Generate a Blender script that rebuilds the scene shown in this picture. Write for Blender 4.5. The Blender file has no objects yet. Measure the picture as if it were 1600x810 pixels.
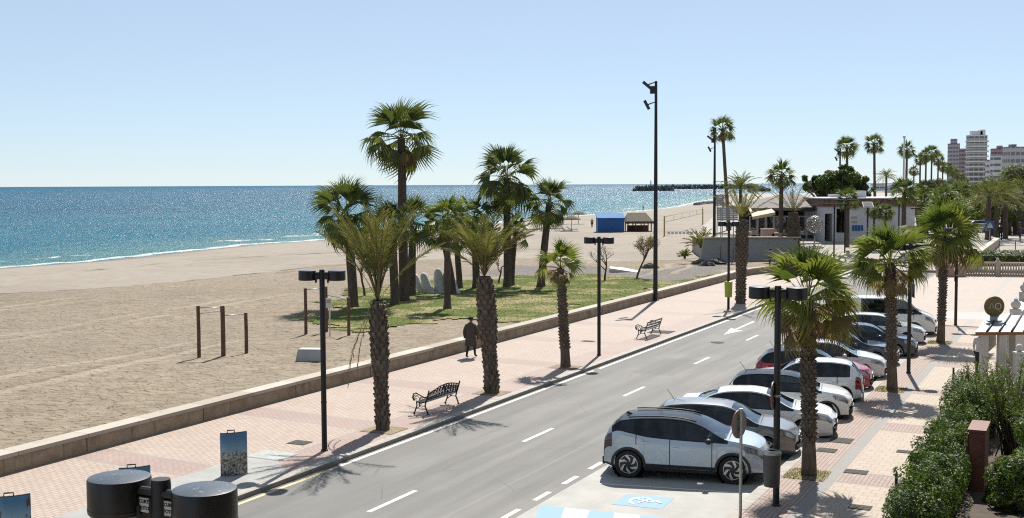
import bpy, bmesh, math, random
import numpy as np
from mathutils import Vector, Matrix, Quaternion
R = math.radians
rnd = random.Random(7)
rng = np.random.default_rng(11)
sc = bpy.context.scene
col = sc.collection

# ------------------------------------------------------------------ camera, sky, sun, exposure
CAM_H, FPX, PITCH, ROLL = 7.4, 1850.0, 3.6, -0.26
cd = bpy.data.cameras.new('camera'); cam = bpy.data.objects.new('camera', cd); col.objects.link(cam)
cd.sensor_width = 36.0; cd.lens = 36.0 * FPX / 1600.0; cd.clip_start = 0.1; cd.clip_end = 90000
_p, _r = R(PITCH), R(ROLL)
FW = Vector((0, math.cos(_p), -math.sin(_p))); _u = Vector((0, math.sin(_p), math.cos(_p))); _x = Vector((1, 0, 0))
CR = math.cos(_r) * _x + math.sin(_r) * _u; CU = -math.sin(_r) * _x + math.cos(_r) * _u
cam.matrix_world = Matrix(((CR.x, CU.x, -FW.x, 0), (CR.y, CU.y, -FW.y, 0), (CR.z, CU.z, -FW.z, CAM_H), (0, 0, 0, 1)))
sc.camera = cam
SUN_AZ, SUN_EL = R(13.7), R(51.0)          # azimuth clockwise from +Y
SUN_DIR = Vector((math.sin(SUN_AZ) * math.cos(SUN_EL), math.cos(SUN_AZ) * math.cos(SUN_EL), math.sin(SUN_EL)))
w = bpy.data.worlds.new('World'); sc.world = w; w.use_nodes = True
nt = w.node_tree; bg = nt.nodes['Background']
sky = nt.nodes.new('ShaderNodeTexSky'); sky.sky_type = 'NISHITA'; sky.sun_disc = False
sky.sun_elevation = SUN_EL; sky.sun_rotation = SUN_AZ
sky.air_density = 0.75; sky.dust_density = 0.0; sky.ozone_density = 6.0; sky.altitude = 0
hs = nt.nodes.new('ShaderNodeHueSaturation'); hs.inputs['Saturation'].default_value = 0.8; nt.links.new(sky.outputs[0], hs.inputs['Color'])
hz_ = nt.nodes.new('ShaderNodeMix'); hz_.data_type = 'RGBA'; hz_.inputs[0].default_value = 0.52; hz_.inputs[7].default_value = (3.95, 4.8, 5.5, 1)   # even pale blue blended into the sky colour to flatten its gradient
nt.links.new(hs.outputs[0], hz_.inputs[6]); nt.links.new(hz_.outputs[2], bg.inputs[0]); bg.inputs[1].default_value = 0.081
sl = bpy.data.lights.new('sun', 'SUN'); so = bpy.data.objects.new('sun', sl); col.objects.link(so)
sl.energy = 5.0; sl.angle = R(0.53); sl.color = (1.0, 0.945, 0.86)
so.rotation_euler = SUN_DIR.to_track_quat('Z', 'Y').to_euler(); so.location = (20, 80, 60)
sc.render.engine = 'CYCLES'
vs = sc.view_settings; vs.view_transform = 'Standard'; vs.look = 'None'; vs.gamma = 1.0; vs.use_curve_mapping = False
vs.exposure = 0.72
sc.cycles.use_denoising = False
sc.cycles.pixel_filter_type = 'BLACKMAN_HARRIS'; sc.cycles.filter_width = 1.15
sc.cycles.max_bounces = 8; sc.cycles.transparent_max_bounces = 16
sc.cycles.sample_clamp_indirect = 3.0; sc.cycles.caustics_reflective = False; sc.cycles.caustics_refractive = False; sc.cycles.blur_glossy = 1.0

# ------------------------------------------------------------------ places in the world
PHI = R(26.2); SP, CP = math.sin(PHI), math.cos(PHI)
def P(s, t, z=0.0):                         # along the road, across the road (negative = seaward)
    return Vector((s * SP + t * CP, s * CP - t * SP, z))
def gp(px, py, z=0.0):                      # a point of the photograph on the level z
    d = FW * FPX + CR * (px - 800) + CU * (405 - py)
    return Vector((0, 0, CAM_H)) + d * ((z - CAM_H) / d.z)
def at(px, py, Y):                          # a point of the photograph at the distance Y
    d = FW * FPX + CR * (px - 800) + CU * (405 - py)
    return Vector((0, 0, CAM_H)) + d * (Y / d.y)
def ST(v): return (v.x * SP + v.y * CP, v.x * CP - v.y * SP)
ROADZ = -0.12
ROT = -PHI

# ------------------------------------------------------------------ node helpers
class V:
    def __init__(s, t, sock): s.t, s.s = t, sock
    def _m(a, op, b=None, c=None):
        n = a.t.nodes.new('ShaderNodeMath'); n.operation = op
        for i, v in enumerate((a, b, c)):
            if v is None: continue
            if isinstance(v, V): a.t.links.new(v.s, n.inputs[i])
            else: n.inputs[i].default_value = v
        return V(a.t, n.outputs[0])
    def __add__(a, b): return a._m('ADD', b)
    def __sub__(a, b): return a._m('SUBTRACT', b)
    def __mul__(a, b): return a._m('MULTIPLY', b)
    def __truediv__(a, b): return a._m('DIVIDE', b)
    def __rmul__(a, b): return a._m('MULTIPLY', b)
    def __radd__(a, b): return a._m('ADD', b)
    def inv(a): return (a * -1.0) + 1.0
    def lt(a, b): return a._m('LESS_THAN', b)
    def gt(a, b): return a._m('GREATER_THAN', b)
    def mx(a, b): return a._m('MAXIMUM', b)
    def mn(a, b): return a._m('MINIMUM', b)
    def abs(a): return a._m('ABSOLUTE')
    def floor(a): return a._m('FLOOR')
    def mod(a, b): return a._m('FLOORED_MODULO', b)
    def ss(a, lo, hi):
        n = a.t.nodes.new('ShaderNodeMapRange'); n.interpolation_type = 'SMOOTHSTEP'
        a.t.links.new(a.s, n.inputs[0]); n.inputs[1].default_value = lo; n.inputs[2].default_value = hi
        return V(a.t, n.outputs[0])

class M:
    """a procedural material under construction"""
    def __init__(s, name):
        s.m = bpy.data.materials.new(name); s.m.use_nodes = True; s.t = s.m.node_tree
        s.b = s.t.nodes['Principled BSDF']; s.o = s.t.nodes['Material Output']
    def n(s, k): return s.t.nodes.new(k)
    def l(s, a, b): s.t.links.new(a.s if isinstance(a, V) else a, b)
    def obj(s): return s.n('ShaderNodeTexCoord').outputs['Object']
    def pos(s): return s.n('ShaderNodeNewGeometry').outputs['Position']
    def gen(s): return s.n('ShaderNodeTexCoord').outputs['Generated']
    def xyz(s, vec):
        n = s.n('ShaderNodeSeparateXYZ'); s.l(vec, n.inputs[0]); return [V(s.t, n.outputs[i]) for i in range(3)]
    def vec(s, x, y, z=0.0):
        n = s.n('ShaderNodeCombineXYZ')
        for i, v in enumerate((x, y, z)):
            if isinstance(v, V): s.l(v, n.inputs[i])
            else: n.inputs[i].default_value = v
        return n.outputs[0]
    def scale(s, vec, sx, sy, sz=1.0, rot=0.0):
        n = s.n('ShaderNodeMapping'); s.l(vec, n.inputs[0]); n.inputs['Scale'].default_value = (sx, sy, sz)
        n.inputs['Rotation'].default_value = (0, 0, rot); return n.outputs[0]
    def noise(s, vec, sc_=5.0, det=3.0, rough=0.55, dist=0.0):
        n = s.n('ShaderNodeTexNoise'); s.l(vec, n.inputs['Vector'])
        n.inputs['Scale'].default_value = sc_; n.inputs['Detail'].default_value = det
        n.inputs['Roughness'].default_value = rough; n.inputs['Distortion'].default_value = dist
        return V(s.t, n.outputs[0])
    def voro(s, vec, sc_=5.0, feat='F1', rand=1.0):
        n = s.n('ShaderNodeTexVoronoi'); n.feature = feat; s.l(vec, n.inputs['Vector'])
        n.inputs['Scale'].default_value = sc_; n.inputs['Randomness'].default_value = rand
        return V(s.t, n.outputs['Distance'])
    def attr(s, name):
        n = s.n('ShaderNodeAttribute'); n.attribute_name = name; return n
    def mix(s, f, a, b, mode='MIX'):
        n = s.n('ShaderNodeMix'); n.data_type = 'RGBA'; n.blend_type = mode
        for v, i in ((f, n.inputs[0]), (a, n.inputs[6]), (b, n.inputs[7])):
            if isinstance(v, (V,)): s.l(v, i)
            elif hasattr(v, 'is_output'): s.l(v, i)
            elif isinstance(v, (int, float)): i.default_value = v
            else: i.default_value = (*v, 1.0)
        return n.outputs[2]
    def bump(s, h, strength=0.5, dist=0.02):
        n = s.n('ShaderNodeBump'); s.l(h, n.inputs['Height']); n.inputs['Strength'].default_value = strength
        n.inputs['Distance'].default_value = dist; s.l(n.outputs[0], s.b.inputs['Normal']); return n
    def color(s, c, gain=0.77):
        if not isinstance(c, V) and not hasattr(c, 'is_output'): c = tuple(x * gain for x in c)
        elif gain != 1.0: c = s.mix(1.0, c, (gain, gain, gain), 'MULTIPLY')
        if hasattr(c, 'is_output') or isinstance(c, V): s.l(c, s.b.inputs['Base Color'])
        else: s.b.inputs['Base Color'].default_value = (*c, 1)
    def set(s, **k):
        names = dict(rough='Roughness', metal='Metallic', spec='Specular IOR Level', coat='Coat Weight', coatr='Coat Roughness', ior='IOR')
        for a, v in k.items():
            i = s.b.inputs[names[a]]
            if isinstance(v, V): s.l(v, i)
            else: i.default_value = v

def simple(name, c, rough=0.6, metal=0.0, var=0.18, vs_=6.0, bump=0.0, bs=30.0, bd=0.01, coat=0.0, spec=0.5, space='obj'):
    """one colour with cloudy variation and a little relief"""
    m = M(name); v = m.obj() if space == 'obj' else m.pos()
    a = m.noise(v, vs_, 4, 0.6)
    m.color(m.mix(a.ss(0.25, 0.75), tuple(x * (1 - var) for x in c), tuple(min(1, x * (1 + var)) for x in c)))
    m.set(rough=rough, metal=metal, coat=coat, spec=spec)
    if bump: m.bump(m.noise(v, bs, 3), bump, bd)
    return m.m

def paint(name, c, flake=0.0, rough=0.35, coat=1.0):
    m = M(name); v = m.obj()
    a = m.noise(v, 2.2, 4)
    dust = m.noise(v, 9.0, 5, 0.7)
    z = m.xyz(m.pos())[2]
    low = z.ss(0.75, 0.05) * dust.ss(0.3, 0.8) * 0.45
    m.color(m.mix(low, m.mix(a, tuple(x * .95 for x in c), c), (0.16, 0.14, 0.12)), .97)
    m.set(rough=rough, metal=flake, coat=coat, coatr=0.06, spec=.15 if coat < 1 else .5)
    return m.m

# ------------------------------------------------------------------ mesh builder
class MB:
    def __init__(s): s.v = []; s.f = []; s.mi = []; s.smooth = []
    def add(s, vs, fs, mi=0, sm=False):
        o = len(s.v); s.v.extend(tuple(v) for v in vs)
        for f in fs: s.f.append(tuple(i + o for i in f)); s.mi.append(mi); s.smooth.append(sm)
    def box(s, c, d, rot=None, mi=0, taper=1.0):
        cx, cy, cz = c; hx, hy, hz = d[0] / 2, d[1] / 2, d[2] / 2
        vs = []
        for z in (-1, 1):
            k = taper if z > 0 else 1.0
            for x, y in ((-1, -1), (1, -1), (1, 1), (-1, 1)): vs.append(Vector((x * hx * k, y * hy * k, z * hz)))
        if rot is not None:
            q = rot if isinstance(rot, Matrix) else Matrix.Rotation(rot, 3, 'Z'); vs = [q @ v for v in vs]
        vs = [v + Vector(c) for v in vs]
        s.add(vs, [(3, 2, 1, 0), (4, 5, 6, 7), (0, 1, 5, 4), (1, 2, 6, 5), (2, 3, 7, 6), (3, 0, 4, 7)], mi)
    def tube(s, pts, rad, n=8, mi=0, cap=True, sm=True):
        pts = [Vector(p) for p in pts]; m = len(pts)
        rad = rad if hasattr(rad, '__len__') else [rad] * m
        up = Vector((0, 0, 1)); vs = []; prev = None
        for i, p in enumerate(pts):
            d = (pts[min(i + 1, m - 1)] - pts[max(i - 1, 0)])
            d = d.normalized() if d.length > 1e-9 else up
            if prev is None:
                a = d.cross(up); a = a.normalized() if a.length > 1e-3 else d.cross(Vector((1, 0, 0))).normalized()
            else:
                a = prev - d * prev.dot(d); a = a.normalized() if a.length > 1e-6 else d.orthogonal().normalized()
            prev = a; b = d.cross(a)
            for k in range(n):
                th = 2 * math.pi * k / n
                vs.append(p + (a * math.cos(th) + b * math.sin(th)) * rad[i])
        fs = [(i * n + k, i * n + (k + 1) % n, (i + 1) * n + (k + 1) % n, (i + 1) * n + k) for i in range(m - 1) for k in range(n)]
        s.add(vs, fs, mi, sm)
        if cap:
            o = len(s.v) - n * m
            s.f.append(tuple(o + k for k in reversed(range(n)))); s.mi.append(mi); s.smooth.append(False)
            s.f.append(tuple(o + (m - 1) * n + k for k in range(n))); s.mi.append(mi); s.smooth.append(False)
    def lathe(s, prof, n=24, c=(0, 0, 0), mi=0, axis='Z', sm=True, sx=1.0):
        vs = []
        for r, z in prof:
            for k in range(n):
                th = 2 * math.pi * k / n; a, b = r * math.cos(th) * sx, r * math.sin(th)
                v = (a, b, z) if axis == 'Z' else ((a, z, b) if axis == 'Y' else (z, a, b))
                vs.append((v[0] + c[0], v[1] + c[1], v[2] + c[2]))
        m = len(prof)
        fs = [(i * n + k, i * n + (k + 1) % n, (i + 1) * n + (k + 1) % n, (i + 1) * n + k) for i in range(m - 1) for k in range(n)]
        s.add(vs, fs, mi, sm)
    def prism(s, poly, z0, z1, mi=0):
        n = len(poly); vs = [(x, y, z0) for x, y in poly] + [(x, y, z1) for x, y in poly]
        s.add(vs, [tuple(reversed(range(n))), tuple(range(n, 2 * n))] + [(i, (i + 1) % n, n + (i + 1) % n, n + i) for i in range(n)], mi)
    def blob(s, c, r, n=8, mi=0, jit=0.25, sm=False, rs=None):
        rs = rs or rnd; vs = []; fs = []; m = max(3, n // 2)
        for i in range(m + 1):
            ph = math.pi * i / m
            for k in range(n):
                th = 2 * math.pi * k / n; j = 1 + rs.uniform(-jit, jit)
                vs.append((c[0] + r[0] * math.sin(ph) * math.cos(th) * j, c[1] + r[1] * math.sin(ph) * math.sin(th) * j, c[2] + r[2] * math.cos(ph) * j))
        for i in range(m):
            for k in range(n): fs.append((i * n + k, (i + 1) * n + k, (i + 1) * n + (k + 1) % n, i * n + (k + 1) % n))
        s.add(vs, fs, mi, sm)
    def build(s, name, mats, parent=None, loc=None, rz=None, sharp=None, attrs=None):
        me = bpy.data.meshes.new(name); me.from_pydata(s.v, [], s.f)
        for m in (mats if isinstance(mats, (list, tuple)) else [mats]): me.materials.append(m)
        me.polygons.foreach_set('material_index', s.mi); me.polygons.foreach_set('use_smooth', s.smooth)
        if sharp: me.polygons.foreach_set('use_smooth', [True] * len(s.f)); me.set_sharp_from_angle(angle=R(sharp))
        me.update()
        o = bpy.data.objects.new(name, me); col.objects.link(o)
        if parent: o.parent = parent
        if loc is not None: o.location = loc
        if rz is not None: o.rotation_euler = (0, 0, rz)
        return o

def npmesh(name, verts, faces_flat, counts, mat, parent=None, tint=None, smooth=False):
    """fast mesh from numpy arrays; tint = per vertex value 0..1 stored as attribute 'tint'"""
    me = bpy.data.meshes.new(name); nv = len(verts); npoly = len(counts)
    me.vertices.add(nv); me.vertices.foreach_set('co', np.asarray(verts, np.float32).ravel())
    me.loops.add(len(faces_flat)); me.loops.foreach_set('vertex_index', np.asarray(faces_flat, np.int32))
    me.polygons.add(npoly); st = np.concatenate([[0], np.cumsum(counts)[:-1]]).astype(np.int32)
    me.polygons.foreach_set('loop_start', st)
    me.polygons.foreach_set('use_smooth', np.full(npoly, smooth))
    if tint is not None:
        a = me.attributes.new('tint', 'FLOAT', 'POINT'); a.data.foreach_set('value', np.asarray(tint, np.float32))
    me.materials.append(mat); me.update(calc_edges=True); me.validate()
    o = bpy.data.objects.new(name, me); col.objects.link(o)
    if parent: o.parent = parent
    return o

def tag(o, label=None, cat=None, group=None, kind=None):
    if label: o['label'] = label
    if cat: o['category'] = cat
    if group: o['group'] = group
    if kind: o['kind'] = kind
    return o
def empty(name, loc, rz=0.0, label=None, cat=None, group=None):
    o = bpy.data.objects.new(name, None); col.objects.link(o); o.location = loc; o.rotation_euler = (0, 0, rz)
    o.empty_display_size = 0.2
    return tag(o, label, cat, group)
def copy_tree(o, parent=None):
    c = o.copy(); col.objects.link(c)
    if parent is not None: c.parent = parent
    for ch in [x for x in o.children]: copy_tree(ch, c)
    return c

# ------------------------------------------------------------------ materials
MT = {}
MT['black'] = simple('black_metal', (0.006, 0.006, 0.007), 0.5, 0.0, 0.3, 9, 0.15, 60, 0.002)
MT['steel'] = simple('galvanised_steel', (0.42, 0.41, 0.38), 0.45, 0.7, 0.2, 12)
MT['dark'] = simple('dark_plastic', (0.018, 0.018, 0.02), 0.55, 0, 0.25, 9)
MT['white'] = simple('white_paint', (0.72, 0.71, 0.68), 0.55, 0, 0.06, 3, 0.15, 20)
MT['rubber'] = simple('tyre_rubber', (0.016, 0.016, 0.017), 0.8, 0, 0.3, 14)
MT['rim'] = simple('alloy', (0.5, 0.5, 0.52), 0.3, 0.9, 0.08, 8)
MT['rimdark'] = simple('black_alloy', (0.02, 0.02, 0.022), 0.35, 0.3, 0.1, 8)
MT['wood'] = simple('weathered_wood', (0.16, 0.085, 0.05), 0.8, 0, 0.35, 5, 0.5, 25, 0.01)
MT['sand_stone'] = simple('cream_concrete', (0.55, 0.47, 0.39), 0.85, 0, 0.12, 2, 0.4, 25, 0.006)

def glass_mat(name, tint, refl=0.10):
    m = M(name); t = m.t
    tr = m.n('ShaderNodeBsdfTransparent'); tr.inputs[0].default_value = (*tint, 1)
    gl = m.n('ShaderNodeBsdfGlossy'); gl.inputs['Roughness'].default_value = 0.02; gl.inputs[0].default_value = (0.9, 0.95, 1, 1)
    fr = m.n('ShaderNodeFresnel'); fr.inputs[0].default_value = 1.42
    f = V(t, fr.outputs[0]) + (m.noise(m.obj(), 3.0).ss(0.3, 0.8) * 0.03 + (refl - 0.05))
    mx = m.n('ShaderNodeMixShader'); m.l(f, mx.inputs[0]); m.l(tr.outputs[0], mx.inputs[1]); m.l(gl.outputs[0], mx.inputs[2])
    m.l(mx.outputs[0], m.o.inputs[0]); return m.m
MT['sideglass'] = glass_mat('side_glass', (0.20, 0.25, 0.26), 0.055)
MT['glass'] = glass_mat('clear_glass', (0.66, 0.78, 0.78), 0.09)
MT['privacy'] = glass_mat('privacy_glass', (0.06, 0.075, 0.08), 0.052)
MT['lens'] = simple('lamp_lens', (0.32, 0.34, 0.37), 0.12, 0.6, 0.35, 14, coat=1.0)
MT['redlens'] = simple('red_lens', (0.22, 0.012, 0.012), 0.15, 0, 0.25, 14, coat=1.0)
MT['seat'] = simple('seat_cloth', (0.06, 0.06, 0.065), 0.9, 0, 0.3, 14)
MT['dash'] = simple('dashboard', (0.09, 0.10, 0.10), 0.7, 0, 0.3, 6)
MT['plate'] = simple('number_plate', (0.65, 0.65, 0.62), 0.4, 0, 0.04, 4)

def leaf_mat(name, c0, c1, c2, trans=0.45, rough=0.55):
    """leaf: tint 0 = c0 green, .5 = c1 yellow-green, 1 = c2 dead brown; lets light through"""
    m = M(name); a = m.attr('tint'); tv = V(m.t, a.outputs['Fac'])
    r = m.n('ShaderNodeValToRGB'); m.l(tv, r.inputs[0])
    e = r.color_ramp.elements; e[0].color = (*c0, 1); e[1].color = (*c2, 1); e[1].position = 1.0
    k = e.new(0.5); k.color = (*c1, 1)
    nz = m.noise(m.obj(), 3.0, 3)
    c = m.mix(nz.ss(0.3, 0.7) * 0.35, r.outputs[0], (0.5, 0.5, 0.5), 'MULTIPLY')
    m.l(c, m.b.inputs['Base Color']); m.set(rough=rough, spec=0.25)
    tl = m.n('ShaderNodeBsdfTranslucent'); g = m.mix(1.0, c, m.mix(tv.ss(.4, .75), (1.5, 1.5, 0.7), (.8, .75, .6)), 'MULTIPLY'); m.l(g, tl.inputs[0])
    mx = m.n('ShaderNodeMixShader'); mx.inputs[0].default_value = trans
    m.l(m.b.outputs[0], mx.inputs[1]); m.l(tl.outputs[0], mx.inputs[2]); m.l(mx.outputs[0], m.o.inputs[0])
    return m.m
MT['fan'] = leaf_mat('fan_palm_leaf', (0.055, 0.098, 0.024), (0.19, 0.21, 0.055), (0.27, 0.19, 0.105), .38)
MT['fandark'] = leaf_mat('fan_palm_leaf_dark', (0.060, 0.090, 0.034), (0.15, 0.165, 0.06), (0.24, 0.17, 0.10), 0.33)
MT['date'] = leaf_mat('date_palm_leaf', (0.075, 0.105, 0.045), (0.17, 0.17, 0.06), (0.25, 0.19, 0.11), 0.33)
MT['shrub'] = leaf_mat('shrub_leaf', (0.035, 0.075, 0.02), (0.13, 0.18, 0.035), (0.20, 0.14, 0.07), 0.28, 0.5)
MT['twig'] = simple('twig_bark', (0.10, 0.075, 0.055), 0.9, 0, 0.3, 7)
def bark(name, c, ring=0.0, scale_=8.0):
    m = M(name); v = m.obj(); z = m.xyz(v)[2]
    nz = m.noise(m.scale(v, 1, 1, 0.35), scale_, 4, 0.65)
    rg = ((z + nz * 0.06) * 9.0).mod(1.0)
    a = m.attr('tint'); tv = V(m.t, a.outputs['Fac'])
    k = m.mix(nz.ss(0.25, 0.75), tuple(x * 0.6 for x in c), tuple(x * 1.35 for x in c))
    k = m.mix(tv * 0.75, k, (0.31, 0.26, 0.20))
    k = m.mix(rg.lt(0.22) * ring, k, tuple(x * 0.5 for x in c))
    m.color(k); m.set(rough=0.9, spec=0.2); m.bump(nz + rg * (0.5 * ring), 0.7, 0.03); return m.m
MT['trunk_boot'] = bark('palm_trunk_boots', (0.150, 0.118, 0.092))
MT['trunk_ring'] = bark('palm_trunk_ringed', (0.135, 0.105, 0.085), 0.8)

# ------------------------------------------------------------------ large setting: terrain, sea, lawn
SEA_Z, SAND_Z = -1.6, -0.2
shore_px = [(-260, 438), (0, 419.5), (150, 409), (300, 392.5), (400, 382), (480, 377.5), (600, 366), (720, 353), (860, 341), (960, 333.5), (1020, 328.5), (1065, 322.5), (1100, 314), (1150, 308), (1300, 303), (1500, 300)]
SHORE = np.array([gp(x, y, SEA_Z).xy for x, y in shore_px])
SHORE = np.vstack([SHORE[0] + (SHORE[0] - SHORE[1]) / np.linalg.norm(SHORE[0] - SHORE[1]) * 600, SHORE])
berm_px = [(-260, 474), (0, 458), (140, 450), (270, 440), (400, 427), (500, 414), (640, 405), (800, 402), (960, 408), (1060, 406), (1110, 400), (1300, 380), (1500, 370)]
BERM = np.array([gp(x, y, SAND_Z).xy for x, y in berm_px])
BERM = np.vstack([BERM[0] + (BERM[0] - BERM[1]) / np.linalg.norm(BERM[0] - BERM[1]) * 600, BERM])
def sdist(poly, X, Y):
    """signed distance to a polyline running left to right, positive on its landward (right-hand) side"""
    best = np.full(X.shape, 1e9); sg = np.ones(X.shape)
    for a, b in zip(poly[:-1], poly[1:]):
        d = b - a; L2 = d @ d
        u = np.clip(((X - a[0]) * d[0] + (Y - a[1]) * d[1]) / L2, 0, 1)
        qx, qy = X - (a[0] + u * d[0]), Y - (a[1] + u * d[1]); dd = np.hypot(qx, qy)
        cr = d[1] * (X - a[0]) - d[0] * (Y - a[1])
        m = dd < best - 1e-9; best = np.where(m, dd, best); sg = np.where(m, np.sign(cr), sg)
    return best * sg
def vnoise(X, Y, f, seed):
    g = np.random.default_rng(seed).random((256, 256)); x, y = X * f, Y * f
    xi, yi = np.floor(x).astype(int), np.floor(y).astype(int); u, v = x - xi, y - yi
    u, v = u * u * (3 - 2 * u), v * v * (3 - 2 * v)
    G = lambda i, j: g[(xi + i) % 256, (yi + j) % 256]
    return (G(0, 0) * (1 - u) + G(1, 0) * u) * (1 - v) + (G(0, 1) * (1 - u) + G(1, 1) * u) * v - 0.5
def terrain_z(X, Y, fine=True):
    sd = sdist(SHORE, X, Y); bd = sdist(BERM, X, Y)
    z = np.interp(sd, [-400, -30, 0, 14, 26], [-14, -4.5, SEA_Z, -0.75, -0.28])
    z = np.where(sd > 20, np.maximum(z, np.interp(bd, [-6, 0.0, 1.0], [-0.34, -0.30, SAND_Z])), z)
    land = np.clip(sd / 10, 0, 1)
    if fine: z = z + land * (vnoise(X, Y, 0.25, 1) * 0.10 + vnoise(X, Y, 0.9, 2) * 0.06 + np.clip(bd, 0, 1) * (vnoise(X, Y, 2.2, 3) * 0.07))
    T = X * CP - Y * SP; S = X * SP + Y * CP
    z = np.where((T > -25.5) & (S < 112), -0.8, z)
    z = np.where((T > -27.0) & (T <= -25.5) & (S < 112), np.minimum(z, -0.16), z)
    return z
def grid_axis(parts):
    a = [np.arange(p0, p1, st) for p0, p1, st in parts]; return np.concatenate(a + [[parts[-1][1]]])
gx = grid_axis([(-4000, -600, 400), (-600, -120, 20), (-120, -45, 2.0), (-45, 14, 0.36), (14, 90, 1.6), (90, 400, 12), (400, 6000, 400)])
gy = grid_axis([(-60, 20, 4), (20, 82, 0.36), (82, 190, 1.2), (190, 520, 5), (520, 1500, 60), (1500, 7000, 500)])
GX, GY = np.meshgrid(gx, gy); GZ = terrain_z(GX, GY)
nxg, nyg = len(gx), len(gy)
idx = np.arange(nxg * nyg).reshape(nyg, nxg)
fq = np.stack([idx[:-1, :-1], idx[:-1, 1:], idx[1:, 1:], idx[1:, :-1]], -1).reshape(-1, 4)

def sand_material():
    m = M('beach_sand'); v = m.pos()
    sd = V(m.t, m.attr('sd').outputs['Fac']); bd = V(m.t, m.attr('bd').outputs['Fac']); pb = V(m.t, m.attr('pebble').outputs['Fac'])
    n1 = m.noise(v, 0.12, 5, 0.6); n2 = m.noise(v, 1.1, 5, 0.65); n3 = m.noise(v, 5.5, 4, 0.7)
    fp = m.noise(m.scale(v, 1, 1, 1), 2.6, 2, 0.5, 0.6)
    edge = m.noise(v, 0.35, 4) * 3.0 - 1.5
    up = (bd + edge * 0.5).ss(-0.6, 0.6)                     # 1 on the trampled upper beach
    dry = m.mix(n2.ss(0.25, 0.75), (0.290, 0.234, 0.166), (0.425, 0.352, 0.260))
    dry = m.mix(n1.ss(0.35, 0.7) * 0.5, dry, (0.36, 0.295, 0.225))
    sp = m.noise(m.scale(v, 1.0, .45, 1), 4.2, 3, .65); sp2 = m.noise(m.scale(v, 1.0, .4, 1), 11.0, 2, .6)
    dry = m.mix(sp.ss(0.56, 0.66) * sp2.ss(.42, .55) * 0.8, dry, (0.11, 0.08, 0.055))
    dry = m.mix(sp.ss(0.44, 0.34) * 0.45, dry, (0.44, 0.37, 0.29))
    low = m.mix(n2.ss(0.3, 0.7), (0.375, 0.325, 0.27), (0.445, 0.395, 0.33))
    low = m.mix(m.noise(v, 0.5, 5).ss(0.55, 0.75) * 0.45, low, (0.30, 0.245, 0.185))
    dry = m.mix(m.noise(v, .16, 4, .7).ss(.52, .66) * .35, dry, (.235, .185, .13)); c = m.mix(up, low, dry)
    wr = ((bd + edge * 0.55 - 0.1).abs()).ss(0.55, 0.12) * m.noise(v, 0.22, 3).ss(0.42, 0.58)      # wrack along the berm
    wr2 = ((bd + edge * 0.4 + 17.0).abs()).ss(0.8, 0.2) * m.noise(v, 0.09, 3).ss(0.44, 0.54)
    c = m.mix(wr.mx(wr2) * n3.ss(0.2, 0.5) * 0.95, c, (0.085, 0.062, 0.042))
    gp_ = m.voro(v, 7.0); gc = m.mix(gp_.ss(0.1, 0.6), (0.42, 0.40, 0.37), (0.17, 0.16, 0.15))
    c = m.mix((pb + (n2 - 0.5) * 0.9).ss(0.35, 0.65) * 0.9, c, gc)
    wet = sd.ss(6.5, 1.0)
    c = m.mix(wet, c, (0.20, 0.155, 0.105))
    x, y, z = m.xyz(v)
    # wheel tracks of a beach cleaner
    tr = (x * 0.80 + y * -0.30 + m.noise(v, 0.05, 2) * 6.0).mod(9.0)
    trk = (tr.ss(0.0, 0.25) * tr.ss(0.75, 0.5)).mx(tr.ss(1.6, 1.85) * tr.ss(2.35, 2.1))
    trm = up * m.noise(v, 0.05, 2).ss(0.46, 0.56)
    c = m.mix(trk * trm * 0.7, c, (0.50, 0.42, 0.325)); c = m.mix((tr.ss(-.15, .0) * tr.ss(.15, .02)).mx(tr.ss(1.4, 1.6) * tr.ss(1.75, 1.62)) * trm * .5, c, (.20, .155, .11))
    c = m.mix(m.noise(v, .045, 4, .6).ss(.42, .62) * .28, c, (.24, .195, .15))
    m.color(c, .60); m.set(rough=(wet * -0.55 + 0.92), spec=0.25)
    h = n2 * 0.5 + fp.ss(0.38, 0.7) * 0.8 + n3 * 0.5 + gp_ * (pb * 0.6)
    b = m.bump(h, 0.75, 0.10); m.l(up * 0.75 + 0.13, b.inputs['Strength'])
    return m.m
peb_poly = [(720, 432), (800, 415), (900, 414), (1000, 424), (1060, 420), (1096, 408), (1150, 408), (1130, 426), (1060, 441), (1000, 437), (860, 433)]
def inside(poly, X, Y):
    r = np.zeros(X.shape, bool); n = len(poly)
    for i in range(n):
        (x0, y0), (x1, y1) = poly[i], poly[(i + 1) % n]
        c = ((y0 > Y) != (y1 > Y)) & (X < (x1 - x0) * (Y - y0) / (y1 - y0 + 1e-12) + x0); r ^= c
    return r
PEB = [tuple(gp(x, y, SAND_Z).xy) for x, y in peb_poly]
ter = npmesh('sand_beach', np.stack([GX, GY, GZ], -1).reshape(-1, 3), fq.ravel(), np.full(len(fq), 4), sand_material(), smooth=True)
tag(ter, kind='structure')
def fattr(o, name, val):
    a = o.data.attributes.new(name, 'FLOAT', 'POINT'); a.data.foreach_set('value', np.asarray(val, np.float32).ravel())
fattr(ter, 'sd', sdist(SHORE, GX, GY)); fattr(ter, 'bd', sdist(BERM, GX, GY)); fattr(ter, 'pebble', inside(PEB, GX, GY).astype(float))

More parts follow.
